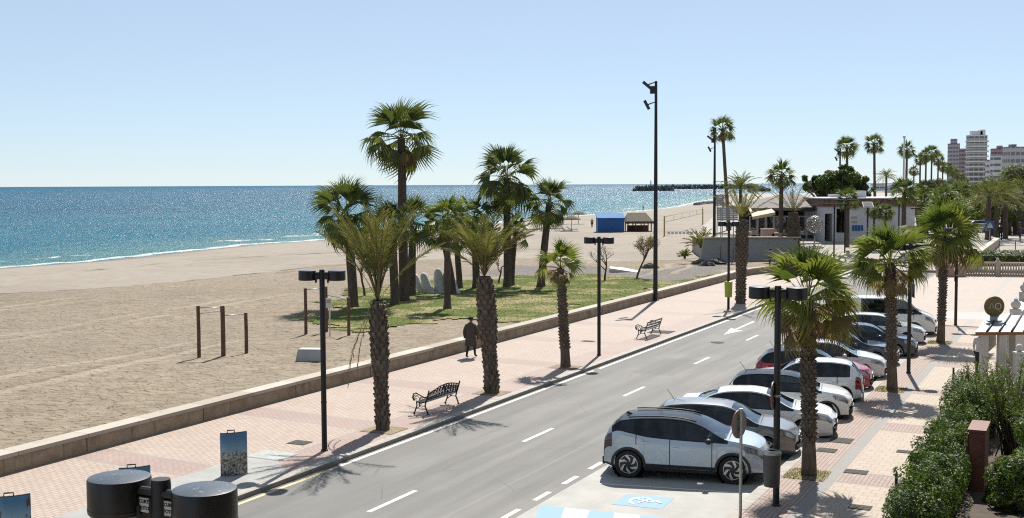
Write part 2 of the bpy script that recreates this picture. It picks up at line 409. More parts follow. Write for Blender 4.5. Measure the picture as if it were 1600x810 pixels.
# the sea: a sheet from under the foreshore to the horizon
ang = np.radians(np.linspace(-62, 45, 150)); rad_ = np.concatenate([np.linspace(40, 300, 120), np.geomspace(305, 60000, 70)])
A_, Rr = np.meshgrid(ang, rad_); SX, SY = Rr * np.sin(A_), Rr * np.cos(A_)
ids = np.arange(SX.size).reshape(SX.shape); fs_ = np.stack([ids[:-1, :-1], ids[:-1, 1:], ids[1:, 1:], ids[1:, :-1]], -1).reshape(-1, 4)
def sea_material():
    m = M('sea_water'); v = m.pos(); sd = V(m.t, m.attr('sd').outputs['Fac'])
    off = sd * -1.0
    sw = m.noise(m.scale(v, 1, 1, 1, 0.5), 0.035, 4, 0.6)
    patch = m.noise(m.scale(v, 0.35, 1.6, 1, 0.4), 0.02, 5, 0.6)
    deep = m.mix(patch.ss(0.3, 0.7), (0.004, 0.066, 0.130), (0.008, 0.088, 0.154))
    mid = m.mix(patch.ss(0.35, 0.65), (0.007, 0.096, 0.158), (0.011, 0.116, 0.172))
    shallow = m.mix(sw, (0.030, 0.145, 0.180), (0.085, 0.175, 0.180))
    c = m.mix((off + patch * 60.0).ss(60.0, 260.0), mid, deep)
    c = m.mix((off + sw * 16.0).ss(4.0, 46.0), shallow, c)
    # foam where the swash breaks and thin broken crests behind it
    fl = m.noise(m.scale(v, 1, 1, 1, PHI), 0.16, 4, 0.6)
    x, y, z = m.xyz(v)
    f1 = (off + (fl - 0.5) * 7.0 - 1.2).abs().ss(1.4, 0.4)
    f2 = (off + (fl - 0.5) * 18.0 - 11.0).abs().ss(1.3, 0.2) * m.noise(v, 0.045, 3).ss(0.53, 0.6)
    f3 = (off + (fl - 0.5) * 22.0 - 24.0).abs().ss(1.1, 0.2) * m.noise(v, 0.03, 3).ss(0.56, 0.62)
    foam = f1.mx(f2).mx(f3) * m.noise(v, 1.3, 4, 0.7).ss(0.3, 0.55)
    cap = m.noise(m.scale(v, 0.30, .9, 1, 0.2), 0.55, 3, 0.65).ss(0.70, 0.74) * m.noise(v, 0.010, 3).ss(0.38, 0.6)  # white flecks painted in as whitecaps and as sun sparkle
    foam = foam.mx(cap * 0.8)
    m.color(m.mix(foam, c, (0.75, 0.77, 0.76)), .95)
    m.set(rough=.9, spec=0.0)
    rip = m.noise(m.scale(v, 0.6, 1.3, 1, 0.35), 0.75, 6, 0.62, 0.3)
    wav = m.noise(m.scale(v, 0.35, 1.2, 1, 0.45), 0.16, 4, 0.55, 0.2)
    b = m.bump(rip * 1.1 + m.noise(m.scale(v, 0.7, 1.2, 1, 0.3), 2.6, 3, .6) * .32 + wav * 2.2 + foam * 0.15, 1.0, 0.85)
    gl = m.n('ShaderNodeBsdfGlossy'); 
    s1 = m.noise(m.scale(v, 1.1, .10, 1, -.12), 1.0, 2, .5); s2 = m.noise(m.scale(v, .28, .016, 1, -.12), 1.0, 2, .5); s3 = m.noise(m.scale(v, .5, .5, 1, .3), .12, 4, .65)
    far_ = off.ss(120.0, 420.0); sp = (s1 * far_.inv() + s2 * far_); spk = sp.ss(.50, .66)
    m.l(spk * .11 + .26 + s3.ss(.3, .7) * .05, gl.inputs['Roughness']); m.l(b.outputs[0], gl.inputs['Normal'])
    fr = m.n('ShaderNodeFresnel'); fr.inputs[0].default_value = 1.33; m.l(b.outputs[0], fr.inputs['Normal'])
    f = V(m.t, fr.outputs[0]).mn(.095) * foam.inv()                # rough water never mirrors fully at grazing angles
    mx = m.n('ShaderNodeMixShader'); m.l(f, mx.inputs[0]); m.l(m.b.outputs[0], mx.inputs[1]); m.l(gl.outputs[0], mx.inputs[2]); m.l(mx.outputs[0], m.o.inputs[0])
    return m.m
sea = npmesh('sea_water', np.stack([SX, SY, np.full(SX.shape, SEA_Z)], -1).reshape(-1, 3), fs_.ravel(), np.full(len(fs_), 4), sea_material(), smooth=True)
tag(sea, kind='structure'); fattr(sea, 'sd', sdist(SHORE, SX, SY))

# lawn behind the promenade wall: grass cells with a ragged edge
lawn_px = [(478, 502), (492, 486), (520, 468), (560, 457), (610, 449), (670, 441), (740, 436), (820, 432), (900, 431), (980, 434), (1060, 439), (1090, 431), (1102, 436), (1010, 463), (900, 490), (800, 508), (752, 506), (720, 503), (660, 509), (590, 512), (520, 507)]
LAWN = [tuple(gp(x, y, SAND_Z + .03).xy) for x, y in lawn_px]
lx, ly = np.meshgrid(np.arange(-16, 45, 0.35), np.arange(58, 125, 0.35))
jx, jy = lx + vnoise(lx, ly, 0.35, 5) * 4 + vnoise(lx, ly, 1.1, 15) * 1.6, ly + vnoise(lx, ly, 0.35, 6) * 6 + vnoise(lx, ly, 1.1, 16) * 1.8
lin = inside(LAWN, jx, jy) & ((lx * CP - ly * SP) < -25.62)
lz = np.maximum(terrain_z(lx, ly), SAND_Z - .1) + 0.05 + vnoise(lx, ly, 1.2, 7) * .05
lv, lf, lmap = [], [], {}
def lvert(i, j):
    k = (i, j)
    if k not in lmap: lmap[k] = len(lv); lv.append((lx[i, j], ly[i, j], lz[i, j]))
    return lmap[k]
for i, j in zip(*np.nonzero(lin[:-1, :-1])): lf.append((lvert(i, j), lvert(i, j + 1), lvert(i + 1, j + 1), lvert(i + 1, j)))
def lawn_material():
    m = M('lawn_turf'); v = m.pos(); n1 = m.noise(v, 0.28, 4); n2 = m.noise(v, 3.5, 4, .7)
    c = m.mix(n2.ss(.3, .7), (0.095, 0.128, 0.034), (0.155, 0.185, 0.058))
    c = m.mix(n1.ss(.46, .60) * n2.ss(0.15, 0.5), c, (0.33, 0.285, 0.16)); m.color(c); m.set(rough=.95, spec=.1); m.bump(n2, .8, .06); return m.m
lw = MB(); lw.add(lv, lf, 0, True); lawn = lw.build('lawn', lawn_material()); tag(lawn, kind='structure')
def tufts(name, pts, h, mat, seed, wdt=0.012, blades=3):
    g = np.random.default_rng(seed); n = len(pts) * blades
    p = np.repeat(np.asarray(pts), blades, 0) + np.c_[g.normal(0, .04, (n, 2)), np.zeros(n)]
    a = g.uniform(0, 6.28, n); hh = h * g.uniform(.5, 1.3, n); le = g.normal(0, .4, (n, 2)) * hh[:, None]
    dx, dy = np.cos(a) * wdt, np.sin(a) * wdt
    v = np.stack([p + np.c_[dx, dy, np.zeros(n)], p - np.c_[dx, dy, np.zeros(n)], p + np.c_[le, hh]], 1).reshape(-1, 3)
    return npmesh(name, v, np.arange(3 * n), np.full(n, 3), mat, tint=np.repeat(np.clip(g.normal(.32, .22, n), 0, 1), 3))
ci, cj = np.nonzero(lin); pick = rng.choice(len(ci), 40000)
tp = np.c_[lx[ci[pick], cj[pick]], ly[ci[pick], cj[pick]], lz[ci[pick], cj[pick]] - .02]; tp[:, :2] += rng.uniform(-.2, .2, (len(tp), 2))
MT['blade'] = leaf_mat('grass_blade', (0.085, 0.115, 0.03), (0.17, 0.19, 0.06), (0.32, 0.27, 0.13), .35)
tag(tufts('grass', tp, .065, MT['blade'], 3, .011), kind='stuff')

# ------------------------------------------------------------------ road, bays, pavements
def sheet(name, poly, mat, z, kind='structure', thick=0.0):
    """a flat sheet in road coordinates (t, s)"""
    b = MB()
    if thick: b.prism(poly, z - thick, z)
    else: b.add([(x, y, z) for x, y in poly], [tuple(range(len(poly)))])
    o = b.build(name, mat, rz=ROT); tag(o, kind=kind); return o

def asphalt():
    m = M('asphalt'); v = m.obj(); t, s, z = m.xyz(v)
    n1 = m.noise(v, .35, 4); n2 = m.noise(v, 60, 3, .8); st = m.noise(m.scale(v, 2.2, .12, 1), 1.0, 4, .6)
    c = m.mix(n1.ss(.3, .7), (0.185, 0.182, 0.174), (0.225, 0.22, 0.21))
    c = m.mix(st.ss(.45, .7) * .5, c, (0.135, 0.132, 0.128))
    c = m.mix(n2.ss(.55, .75) * .5, c, (0.28, 0.275, 0.26))
    c = m.mix((t + 13.05 + (n1 - .5) * .12).abs().lt(.035) * .5, c, (0.27, 0.26, 0.24))
    c = m.mix(m.noise(v, .9, 5, .7).ss(.64, .7) * .35, c, (0.09, 0.088, 0.085))
    c = m.mix((t + 17.95).abs().ss(.75, .1) * .35 * n1.ss(.2, .6), c, (0.10, 0.095, 0.088))
    ln = ((t + 16.4).abs() - .85).abs().ss(.45, .05).mx(((t + 13.2).abs() - .8).abs().ss(.4, .05)); c = m.mix(ln * n1.ss(.25, .6) * .32, c, (.105, .102, .098))
    cr = m.voro(m.scale(v, 1, .6, 1), .45, 'DISTANCE_TO_EDGE'); c = m.mix(cr.lt(.006) * m.noise(v, .2, 2).ss(.5, .6) * .3, c, (.05, .05, .05))
    c = m.mix((t + 15.6).abs().lt(.9) * (s - 46.3).abs().lt(2.2) * .35, c, (.12, .118, .115)); c = m.mix((t + 12.4).abs().lt(.45) * (s - 36.0).abs().lt(1.1) * .3, c, (.125, .122, .12))
    c = m.mix(m.noise(v, 2.4, 3).ss(.72, .78) * .5, c, (.07, .068, .066))
    m.color(c); m.set(rough=.82, spec=.35); m.bump(n2 + m.noise(v, 200, 2) * .5, .5, .006); return m.m
def bay_concrete():
    m = M('bay_concrete'); v = m.obj(); t, s, z = m.xyz(v); n1 = m.noise(v, .8, 5, .65); n2 = m.noise(v, 22, 4, .7)
    c = m.mix(n1.ss(.3, .7), (0.38, 0.375, 0.355), (0.47, 0.465, 0.44))
    c = m.mix(n2.ss(.58, .75) * .4, c, (0.30, 0.29, 0.27))
    c = m.mix(m.noise(v, 1.6, 4, .6).ss(.62, .72) * .5 * s.gt(28.0), c, (0.22, .21, .2))
    m.color(c); m.set(rough=.8, spec=.3); m.bump(n2, .35, .006); return m.m
def pavers(m, v, cA, cB, joint, sx, sy, rot=0.0, off=.5):
    """brick-laid pavers: returns colour and height sockets"""
    n = m.n('ShaderNodeTexBrick'); m.l(m.scale(v, 1, 1, 1, rot), n.inputs[0])
    n.offset = off; n.inputs['Color1'].default_value = (*cA, 1); n.inputs['Color2'].default_value = (*cB, 1); n.inputs['Mortar'].default_value = (*joint, 1)
    n.inputs['Scale'].default_value = 1.0; n.inputs['Mortar Size'].default_value = .011; n.inputs['Mortar Smooth'].default_value = .2
    n.inputs['Brick Width'].default_value = sx; n.inputs['Row Height'].default_value = sy; n.inputs['Bias'].default_value = 0
    return n.outputs[0], V(m.t, n.outputs[1])
def promenade_mat():
    m = M('promenade_pavers'); v = m.obj(); t, s, z = m.xyz(v)
    c1, h1 = pavers(m, v, (.43, .345, .29), (.49, .40, .335), (.25, .18, .15), .22, .15, R(90))
    c2, h2 = pavers(m, v, (.385, .285, .255), (.42, .315, .28), (.26, .185, .16), .21, .105, R(0))
    grey = m.mix(m.noise(v, 8, 3), (.27, .235, .215), (.36, .315, .285))
    q = (s + (t + 22.3) * 0.085 - 23.15).mod(6.83)
    band = q.lt(1.25); line = (q - .06).abs().lt(.075).mx((q - 1.19).abs().lt(.075))
    kl = (t + 19.76).abs().lt(.085); strip = t.gt(-19.72)
    c = m.mix(band.mx(strip), c1, c2); c = m.mix((line * strip.inv()).mx(kl), c, grey)
    n1 = m.noise(v, .45, 5, .65); n2 = m.noise(v, 3.5, 5, .7)
    c = m.mix(n1.ss(.4, .75) * .28, c, (.52, .445, .385)); c = m.mix(n2.ss(.6, .8) * .32, c, (.30, .22, .18)); c = m.mix(m.noise(v, 1.1, 5, .7).ss(.60, .72) * .35, c, (.26, .19, .155))
    c = m.mix(s.ss(26.0, 75.0) * .55, c, m.mix(n2.ss(.3, .7), (.41, .35, .315), (.46, .40, .36)))     # paler further along
    m.color(c); m.set(rough=.8, spec=.3); m.bump(h1 * -1.0 + n2 * .6, .35, .008); return m.m
def sidewalk_mat():
    m = M('sidewalk_pavers'); v = m.obj(); t, s, z = m.xyz(v)
    c1, h1 = pavers(m, v, (.36, .275, .24), (.42, .33, .29), (.20, .15, .13), .21, .105, R(90))
    c2, h2 = pavers(m, v, (.45, .375, .31), (.485, .41, .34), (.32, .26, .21), .30, .30, R(0), .5)
    grey = m.mix(m.noise(v, 6, 3), (.255, .24, .235), (.33, .315, .30))
    q = (s + (t + 5.0) * 0.03 - 29.5).mod(6.83)
    band = q.lt(1.25); line = ((q - .06).abs().lt(.07)).mx((q - 1.19).abs().lt(.07))
    inner = t.gt(-5.62); gb = (t + 5.80).abs().lt(.17)
    c = m.mix(inner * band.inv(), c1, c2); c = m.mix(line * inner * .8, c, (.29, .24, .215)); c = m.mix(gb, c, grey)
    n1 = m.noise(v, .5, 5, .65); n2 = m.noise(v, 4.0, 5, .7)
    c = m.mix(n1.ss(.45, .75) * .25, c, (.40, .33, .28)); c = m.mix(n2.ss(.62, .8) * .3, c, (.28, .22, .19))
    m.color(c); m.set(rough=.8, spec=.3); m.bump(h1 * -1.0 + n2 * .5, .3, .008); return m.m
def kerb_mat():
    m = M('kerb_stone'); v = m.obj(); t, s, z = m.xyz(v); n = m.noise(v, 3, 5, .7); j = s.mod(1.0).lt(.018)
    c = m.mix(n.ss(.3, .7), (.33, .31, .28), (.46, .43, .39)); c = m.mix(j, c, (.12, .11, .10))
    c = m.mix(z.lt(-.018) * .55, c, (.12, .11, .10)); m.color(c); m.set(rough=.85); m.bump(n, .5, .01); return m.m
MT['asphalt'], MT['bay'], MT['prom'], MT['side'], MT['kerb'] = asphalt(), bay_concrete(), promenade_mat(), sidewalk_mat(), kerb_mat()
S0, S1 = -25.0, 104.0
sheet('road', [(-18.25, S0), (-11.58, S0), (-11.58, S1), (-18.25, S1)], MT['asphalt'], ROADZ)
sheet('parking_bays', [(-11.58, S0), (-7.22, S0), (-7.22, 64.5), (-11.58, 64.5)], MT['bay'], ROADZ + .004)
sheet('promenade', [(-25.5, S0), (-18.5, S0), (-18.5, 103.5)] + [(-25.4 + 14.4 * (1 - math.cos(q)), 92 + 14.4 * math.sin(q)) for q in np.linspace(.98, 0, 8)], MT['prom'], 0.0, thick=.3)
sheet('promenade_kerb', [(-18.5, S0), (-18.2, S0), (-18.2, S1), (-18.5, S1)], MT['kerb'], 0.006, thick=.35)
sheet('sidewalk', [(-6.93, S0), (30, S0), (30, 64.5), (-6.93, 64.5)], MT['side'], 0.0, thick=.3)
sheet('sidewalk_kerb', [(-7.22, S0), (-6.93, S0), (-6.93, 64.5), (-7.22, 64.5)], MT['kerb'], 0.006, thick=.35)
sheet('plaza_kerb', [(-11.4, 64.5), (-6.93, 64.5), (-6.93, 64.8), (-11.4, 64.8)], MT['kerb'], 0.006, thick=.35)
def plaza_mat():
    m = M('plaza_paving'); v = m.obj(); t, s, z = m.xyz(v)
    c2, h2 = pavers(m, v, (.43, .365, .325), (.47, .40, .355), (.34, .28, .24), .40, .40)
    grey = m.mix(m.noise(v, 6, 3), (.33, .315, .30), (.42, .40, .38))
    ln = ((t + 5.8).abs().lt(.2)).mx((t + 2.6).abs().lt(.2)).mx((s + .5).mod(6.83).lt(.16))
    ram = ((s - 70.2).abs().lt(1.9)) * t.gt(-7.5)
    n1 = m.noise(v, .3, 5, .65); c = m.mix(ln * .8, c2, grey); c = m.mix(ram * .75, c, (.46, .47, .46)); c = m.mix(n1.ss(.45, .75) * .3, c, (.47, .39, .34))
    m.color(c); m.set(rough=.8, spec=.3); m.bump(m.noise(v, 9, 3), .2, .005); return m.m
MT['plaza'] = plaza_mat()
sheet('plaza', [(-11.4, 64.8), (30, 64.8), (30, 104), (-11.4, 104)], MT['plaza'], 0.002, thick=.3)

# painted markings
def road_paint(name, c, wear=.35):
    m = M(name); v = m.obj(); n = m.noise(v, 14, 4, .75); n2 = m.noise(v, 1.6, 3)
    m.color(m.mix((n + (n2 - .5) * .5).ss(.62, .74) * wear * 2, c, (.24, .235, .22))); m.set(rough=.7); return m.m
MT['wline'], MT['yline'], MT['bline'] = road_paint('white_road_paint', (.74, .73, .69)), road_paint('yellow_road_paint', (.62, .50, .30)), road_paint('blue_road_paint', (.20, .36, .50), .3)
MT['oldwline'] = road_paint('cream_road_paint', (.66, .60, .48))
def mark(name, rects, mat, z):
    b = MB()
    for poly in rects: b.add([(x, y, z) for x, y in poly], [tuple(range(len(poly)))])
    return tag(b.build(name, mat, rz=ROT), kind='structure')
def rect(t0, t1, s0, s1): return [(t0, s0), (t1, s0), (t1, s1), (t0, s1)]
mark('centre_line_marking', [rect(-14.92, -14.79, 22.64 + 8.25 * k, 24.75 + 8.25 * k) for k in range(-4, 9)], MT['wline'], ROADZ + .004)
mark('edge_line_marking', [rect(-18.08, -17.95, 26.1, 44), rect(-18.05, -17.92, 44.6, 100)], MT['wline'], ROADZ + .004)
mark('yellow_line_marking', [rect(-18.08, -17.95, S0, 26.0)], MT['yline'], ROADZ + .004)
mark('bay_line_marking', [rect(-11.89, -11.75, 23.45 + 1.72 * k, 24.33 + 1.72 * k) for k in range(2, 24)], MT['wline'], ROADZ + .004)
mark('bay_line_marking', [rect(-11.89, -11.75, 23.45 + 1.72 * k, 24.33 + 1.72 * k) for k in range(-12, 2)], MT['oldwline'], ROADZ + .004)
mark('lane_arrow_marking', [[(-16.45, 57.3), (-16.03, 59.4), (-16.4, 59.3), (-16.47, 63.4), (-16.63, 63.4), (-16.56, 59.7), (-16.85, 60.1)]], MT['wline'], ROADZ + .004)
mark('bay_divider_marking', [[(-11.0, 27.25 + 2.95 * k), (-7.4, 27.9 + 2.95 * k), (-7.4, 28.0 + 2.95 * k), (-11.0, 27.35 + 2.95 * k)] for k in range(0, 13)], MT['wline'], ROADZ + .008)
mark('disabled_bay_marking', [[(-10.03, 25.63), (-8.84, 25.73), (-8.87, 26.80), (-10.03, 26.62)]], MT['bline'], ROADZ + .008)
def strip(pts, wd):
    out = []
    for (x0, y0), (x1, y1) in zip(pts[:-1], pts[1:]):
        dx, dy = x1 - x0, y1 - y0; L = math.hypot(dx, dy) or 1; nx, ny = -dy / L * wd / 2, dx / L * wd / 2
        ex, ey = dx / L * wd * .3, dy / L * wd * .3
        out.append([(x0 + nx - ex, y0 + ny - ey), (x0 - nx - ex, y0 - ny - ey), (x1 - nx + ex, y1 - ny + ey), (x1 + nx + ex, y1 + ny + ey)])
    return out
wc = strip([(-9.76 + .26 - .26 * math.cos(a), 26.18 - .33 * math.sin(a)) for a in np.linspace(-2.3, 1.25, 9)], .075) \
   + strip([(-9.72, 26.33), (-9.30, 26.18), (-9.16, 26.32), (-9.02, 26.20)], .07) + strip([(-9.50, 26.0), (-9.34, 26.4)], .06)
for k, q in enumerate(wc): mark('wheelchair_marking', [q], MT['wline'], ROADZ + .012 + k * .0006)
mark('hatched_bay_marking', [[(-11.5 + 1.2 * k, 24.85 + .1 * k - .0), (-10.9 + 1.2 * k, 24.88 + .1 * k), (-10.1 + 1.2 * k, 22.4 + .1 * k), (-10.75 + 1.2 * k, 22.4 + .1 * k)] for k in range(0, 4)], MT['bline'], ROADZ + .008)
mark('hatched_bay_marking', [[(-10.9 + 1.2 * k, 24.88 + .1 * k), (-10.3 + 1.2 * k, 24.93 + .1 * k), (-9.55 + 1.2 * k, 22.4 + .1 * k), (-10.1 + 1.2 * k, 22.4 + .1 * k)] for k in range(0, 3)], MT['wline'], ROADZ + .008)
MT['ramp'] = simple('grey_concrete', (.36, .36, .345), .85, 0, .12, 1.5, .3, 30, .004)
MT['cover'] = simple('cast_iron_cover', (.10, .098, .095), .95, 0, .25, 12, .4, 40, .006, spec=.1)
sheet('dropped_kerb_paving', [(-20.75, -5), (-20.75, 23.2), (-20.75, 26.4), (-19.55, 26.45), (-19.55, 25.4), (-18.52, 24.5), (-18.52, -5)], MT['ramp'], .004)
MT['plate_cover'] = simple('steel_cover', (.33, .35, .34), .6, .3, .15, 5, .2, 40, .004)
def cover(poly, mat='cover', label='', cat='manhole cover', name='manhole_cover'):
    b = MB(); b.prism(poly, .0, .010)
    x = sum(p[0] for p in poly) / len(poly); y = sum(p[1] for p in poly) / len(poly)
    b.prism([(x + (p[0] - x) * .93, y + (p[1] - y) * .93) for p in poly], .010, .014)
    return tag(b.build(name, MT[mat], rz=ROT), label, cat, 'covers set in the paving')
cover([(-20.70, 25.45), (-19.55, 25.45), (-19.55, 26.35), (-20.70, 26.35)], 'plate_cover', 'large pale steel service cover beside the lamp and the photo panel')
cover(rect(-20.7, -20.1, 27.3, 27.8), label='small grey inspection cover in the pink pavers above the steel plate')
cover(rect(-6.68, -6.08, 34.05, 34.75), label='dark square cover in the brick strip in front of the white coupe')
cover(rect(-6.78, -6.25, 32.7, 33.2), label='small grey cover beside the nearest roadside palm trunk')
cover(rect(-5.62, -5.05, 30.55, 31.0), label='dark cover touching the grey paving band beyond the nearest palm')
cover(rect(-4.75, -4.2, 33.5, 33.85), label='narrow cover in the cream tiles beside the hedge')
cover(rect(-4.9, -4.4, 27.2, 27.6), label='dark cover at the near corner of the hedge')
cover(rect(-19.9, -18.75, 55.6, 56.7), label='brown square cover beside the slatted bench')
cover(rect(-21.6, -21.0, 51.2, 51.6), label='small cover in the paving beside the short palm')
cover([( -15.9 + .33 * math.cos(a), 54.3 + .33 * math.sin(a)) for a in np.linspace(0, 6.1, 14)], label='round manhole cover in the road before the white arrow').location.z = ROADZ
MT['soil'] = simple('planting_soil', (.27, .21, .13), .95, 0, .25, 5, .6, 20, .03)
def pit(s, t, grassy, a=.55, b=.5):
    sheet('tree_pit_soil', rect(t - a, t + a, s - b, s + b), MT['soil'], .012 + .0005 * rnd.random())
    if grassy:
        n = 260; q = np.c_[rng.uniform(-a, a, n), rng.uniform(-b, b, n)]
        pts = np.array([P(s + y, t + x, .01) for x, y in q])
        tag(tufts('tree_pit_grass', pts, (.045), MT['blade'], int(s * 10), .010), kind='stuff')

# ------------------------------------------------------------------ promenade wall
def wall_mats():
    m = M('wall_stone'); v = m.obj(); t, s, z = m.xyz(v); n = m.noise(v, 1.6, 6, .7); n2 = m.noise(v, 9, 4, .7)
    dr = m.noise(m.scale(v, 1, 2.5, .25), 2.2, 4, .6)
    c = m.mix(n.ss(.3, .7), (.28, .22, .16), (.44, .36, .275)); c = m.mix(dr.ss(.55, .75) * .6, c, (.10, .075, .055))
    c = m.mix(n2.ss(.6, .75) * .5, c, (.43, .35, .27)); c = m.mix(m.noise(v, .7, 5, .75).ss(.55, .7) * .55, c, (.11, .085, .065)); c = m.mix(((s + n * .08).mod(4.8)).lt(.035), c, (.06, .05, .04)); c = m.mix(z.ss(.16, .0) * n2.ss(.3, .6) * .6, c, (.40, .33, .25)); m.color(c); m.set(rough=.92, spec=.2); m.bump(n + n2 * .6, .9, .05)
    k = M('wall_coping'); v = k.obj(); t, s, z = k.xyz(v); n = k.noise(v, 1.2, 5, .7)
    cell = (s / 2.4).floor(); wn = k.n('ShaderNodeTexWhiteNoise'); wn.noise_dimensions = '1D'; k.l(cell, wn.inputs['W']); r = V(k.t, wn.outputs[0])
    c = k.mix(r, (.40, .345, .28), (.56, .52, .46)); c = k.mix(n.ss(.45, .75) * .4, c, (.40, .33, .26)); c = k.mix(k.noise(v, 4.0, 5, .75).ss(.58, .70) * .6, c, (.24, .20, .16)); c = k.mix(s.mod(2.4).lt(.02), c, (.22, .18, .14))
    k.color(c); k.set(rough=.85, spec=.25); k.bump(n, .4, .01)
    return m.m, k.m
MT['wallstone'], MT['coping'] = wall_mats()
def wall_path():
    pts = [(S0, -25.0)]
    pts += [(s, -25.0) for s in range(-20, 96, 4)]
    for a in np.linspace(0, 1.25, 8)[1:]: pts.append((92 + 14 * math.sin(a), -25.0 + 14 * (1 - math.cos(a))))
    return pts
wp = wall_path()
def wall_band(o0, o1, z0, z1):
    b = MB(); n = len(wp); L, Rr_ = [], []
    for i, (s, t) in enumerate(wp):
        a, c = wp[max(i - 1, 0)], wp[min(i + 1, n - 1)]; ds, dt = c[0] - a[0], c[1] - a[1]; l = math.hypot(ds, dt)
        ns, ntt = dt / l, -ds / l                          # seaward normal
        L.append((t + ntt * o0, s + ns * o0)); Rr_.append((t + ntt * o1, s + ns * o1))
    vs = [(*p, z0) for p in L] + [(*p, z0) for p in Rr_] + [(*p, z1) for p in L] + [(*p, z1) for p in Rr_]
    fs = []
    for i in range(n - 1): fs += [(i, i + 1, 2 * n + i + 1, 2 * n + i), (n + i, 3 * n + i, 3 * n + i + 1, n + i + 1), (2 * n + i, 2 * n + i + 1, 3 * n + i + 1, 3 * n + i)]
    fs += [(0, 2 * n, 3 * n, n), (n - 1, 2 * n - 1, 4 * n - 1, 3 * n - 1)]
    b.add(vs, fs); return b
wr_ = empty('promenade_wall', P(0, -25.0, 0), ROT, 'long low brown stone wall with pale coping between the promenade and the sand', 'wall')
wb = wall_band(0.0, .52, -.9, .43).build('wall_face', MT['wallstone'], wr_); wb.location = (25.0, 0, 0)
wc_ = wall_band(-.035, .56, .43, .535).build('coping', MT['coping'], wr_); wc_.location = (25.0, 0, 0)

# ------------------------------------------------------------------ palms
def cat_geo(parts):
    vs, fl, ct, ti, o = [], [], [], [], 0
    for v, f, c, t in parts:
        vs.append(v); fl.append(np.asarray(f) + o); ct.append(c); ti.append(t); o += len(v)
    return np.concatenate(vs), np.concatenate(fl), np.concatenate(ct), np.concatenate(ti)
def rotz(v, a):
    c, s = math.cos(a), math.sin(a); o = v.copy(); o[:, 0] = v[:, 0] * c - v[:, 1] * s; o[:, 1] = v[:, 0] * s + v[:, 1] * c; return o
def fan_leaf(g, Lp, Rb, e, az, tint, nseg=24, arc=1.9, droop=.35, sag=.5, brown=.0):
    K = np.arange(nseg + 1); a = -arc + 2 * arc * K / nseg; am = (a[:-1] + a[1:]) / 2
    r1 = .52; L = Rb * (.80 + .20 * np.cos(am * .8)) * g.uniform(.8, 1.06, nseg)
    bx, by = np.cos(a) * r1 * Rb * .9, np.sin(a) * r1 * Rb; bz = -droop * .25 * Rb * np.abs(np.sin(a)) ** 1.5 + np.where(K % 2, .012, -.012) * Rb * 2
    hw = Rb * arc / nseg * .62
    mx, my = np.cos(am) * L * .78, np.sin(am) * L * .78; mz = -droop * .42 * Rb * (.5 + np.abs(np.sin(am))) + g.normal(0, .035, nseg) * Rb
    tx, ty = np.cos(am) * L * .97, np.sin(am) * L * .97; tz = mz - droop * Rb * g.uniform(.25, .75, nseg)
    px, py = -np.sin(am) * hw * .42, np.cos(am) * hw * .42
    c0 = np.zeros((1, 3)); B = np.c_[bx, by, bz]; ML = np.c_[mx - px, my - py, mz]; MR = np.c_[mx + px, my + py, mz]; T = np.c_[tx, ty, tz]
    v = np.concatenate([c0, B, ML, MR, T]); oB, oL, oR, oT = 1, nseg + 2, 2 * nseg + 2, 3 * nseg + 2
    i = np.arange(nseg)
    f1 = np.c_[np.zeros(nseg, int), oB + i, oB + i + 1]; f2 = np.c_[oB + i, oL + i, oR + i, oB + i + 1]; f3 = np.c_[oL + i, oT + i, oR + i]
    fl = np.concatenate([f1.ravel(), f2.ravel(), f3.ravel()]); ct = np.r_[np.full(nseg, 3), np.full(nseg, 4), np.full(nseg, 3)]
    tt = np.r_[np.full(nseg + 2, tint + .05), np.full(2 * nseg, tint + brown * .25), np.full(nseg, tint + brown + .12)]
    e2 = e - sag; tw = g.normal(0, .5)
    ct_, st_ = math.cos(tw), math.sin(tw); y = v[:, 1] * ct_ - v[:, 2] * st_; z = v[:, 1] * st_ + v[:, 2] * ct_
    ex, ez = math.cos(e2), math.sin(e2); sg = Lp * .10
    ox, oz = math.cos(e) * Lp, math.sin(e) * Lp - sg
    v = np.c_[ox + v[:, 0] * ex - z * ez, y, oz + v[:, 0] * ez + z * ex]
    wd = .016 + .012 * Rb
    pv = np.array([[0, wd, 0], [0, -wd, 0], [ox * .5, wd * .8, oz * .5 + sg * .5], [ox * .5, -wd * .8, oz * .5 + sg * .5], [ox, wd * .5, oz], [ox, -wd * .5, oz],
                   [0, 0, wd], [0, 0, -wd], [ox * .5, 0, oz * .5 + sg * .5 + wd], [ox * .5, 0, oz * .5 + sg * .5 - wd], [ox, 0, oz + wd * .6], [ox, 0, oz - wd * .6]])
    pf = np.array([0, 1, 3, 2, 2, 3, 5, 4, 6, 7, 9, 8, 8, 9, 11, 10])
    v = np.concatenate([v, pv]); fl = np.r_[fl, pf + len(v) - 12]; ct = np.r_[ct, [4] * 4]; tt = np.r_[tt, np.full(12, min(1, tint + .3))]
    return rotz(v, az), fl, ct, np.clip(tt, 0, 1)
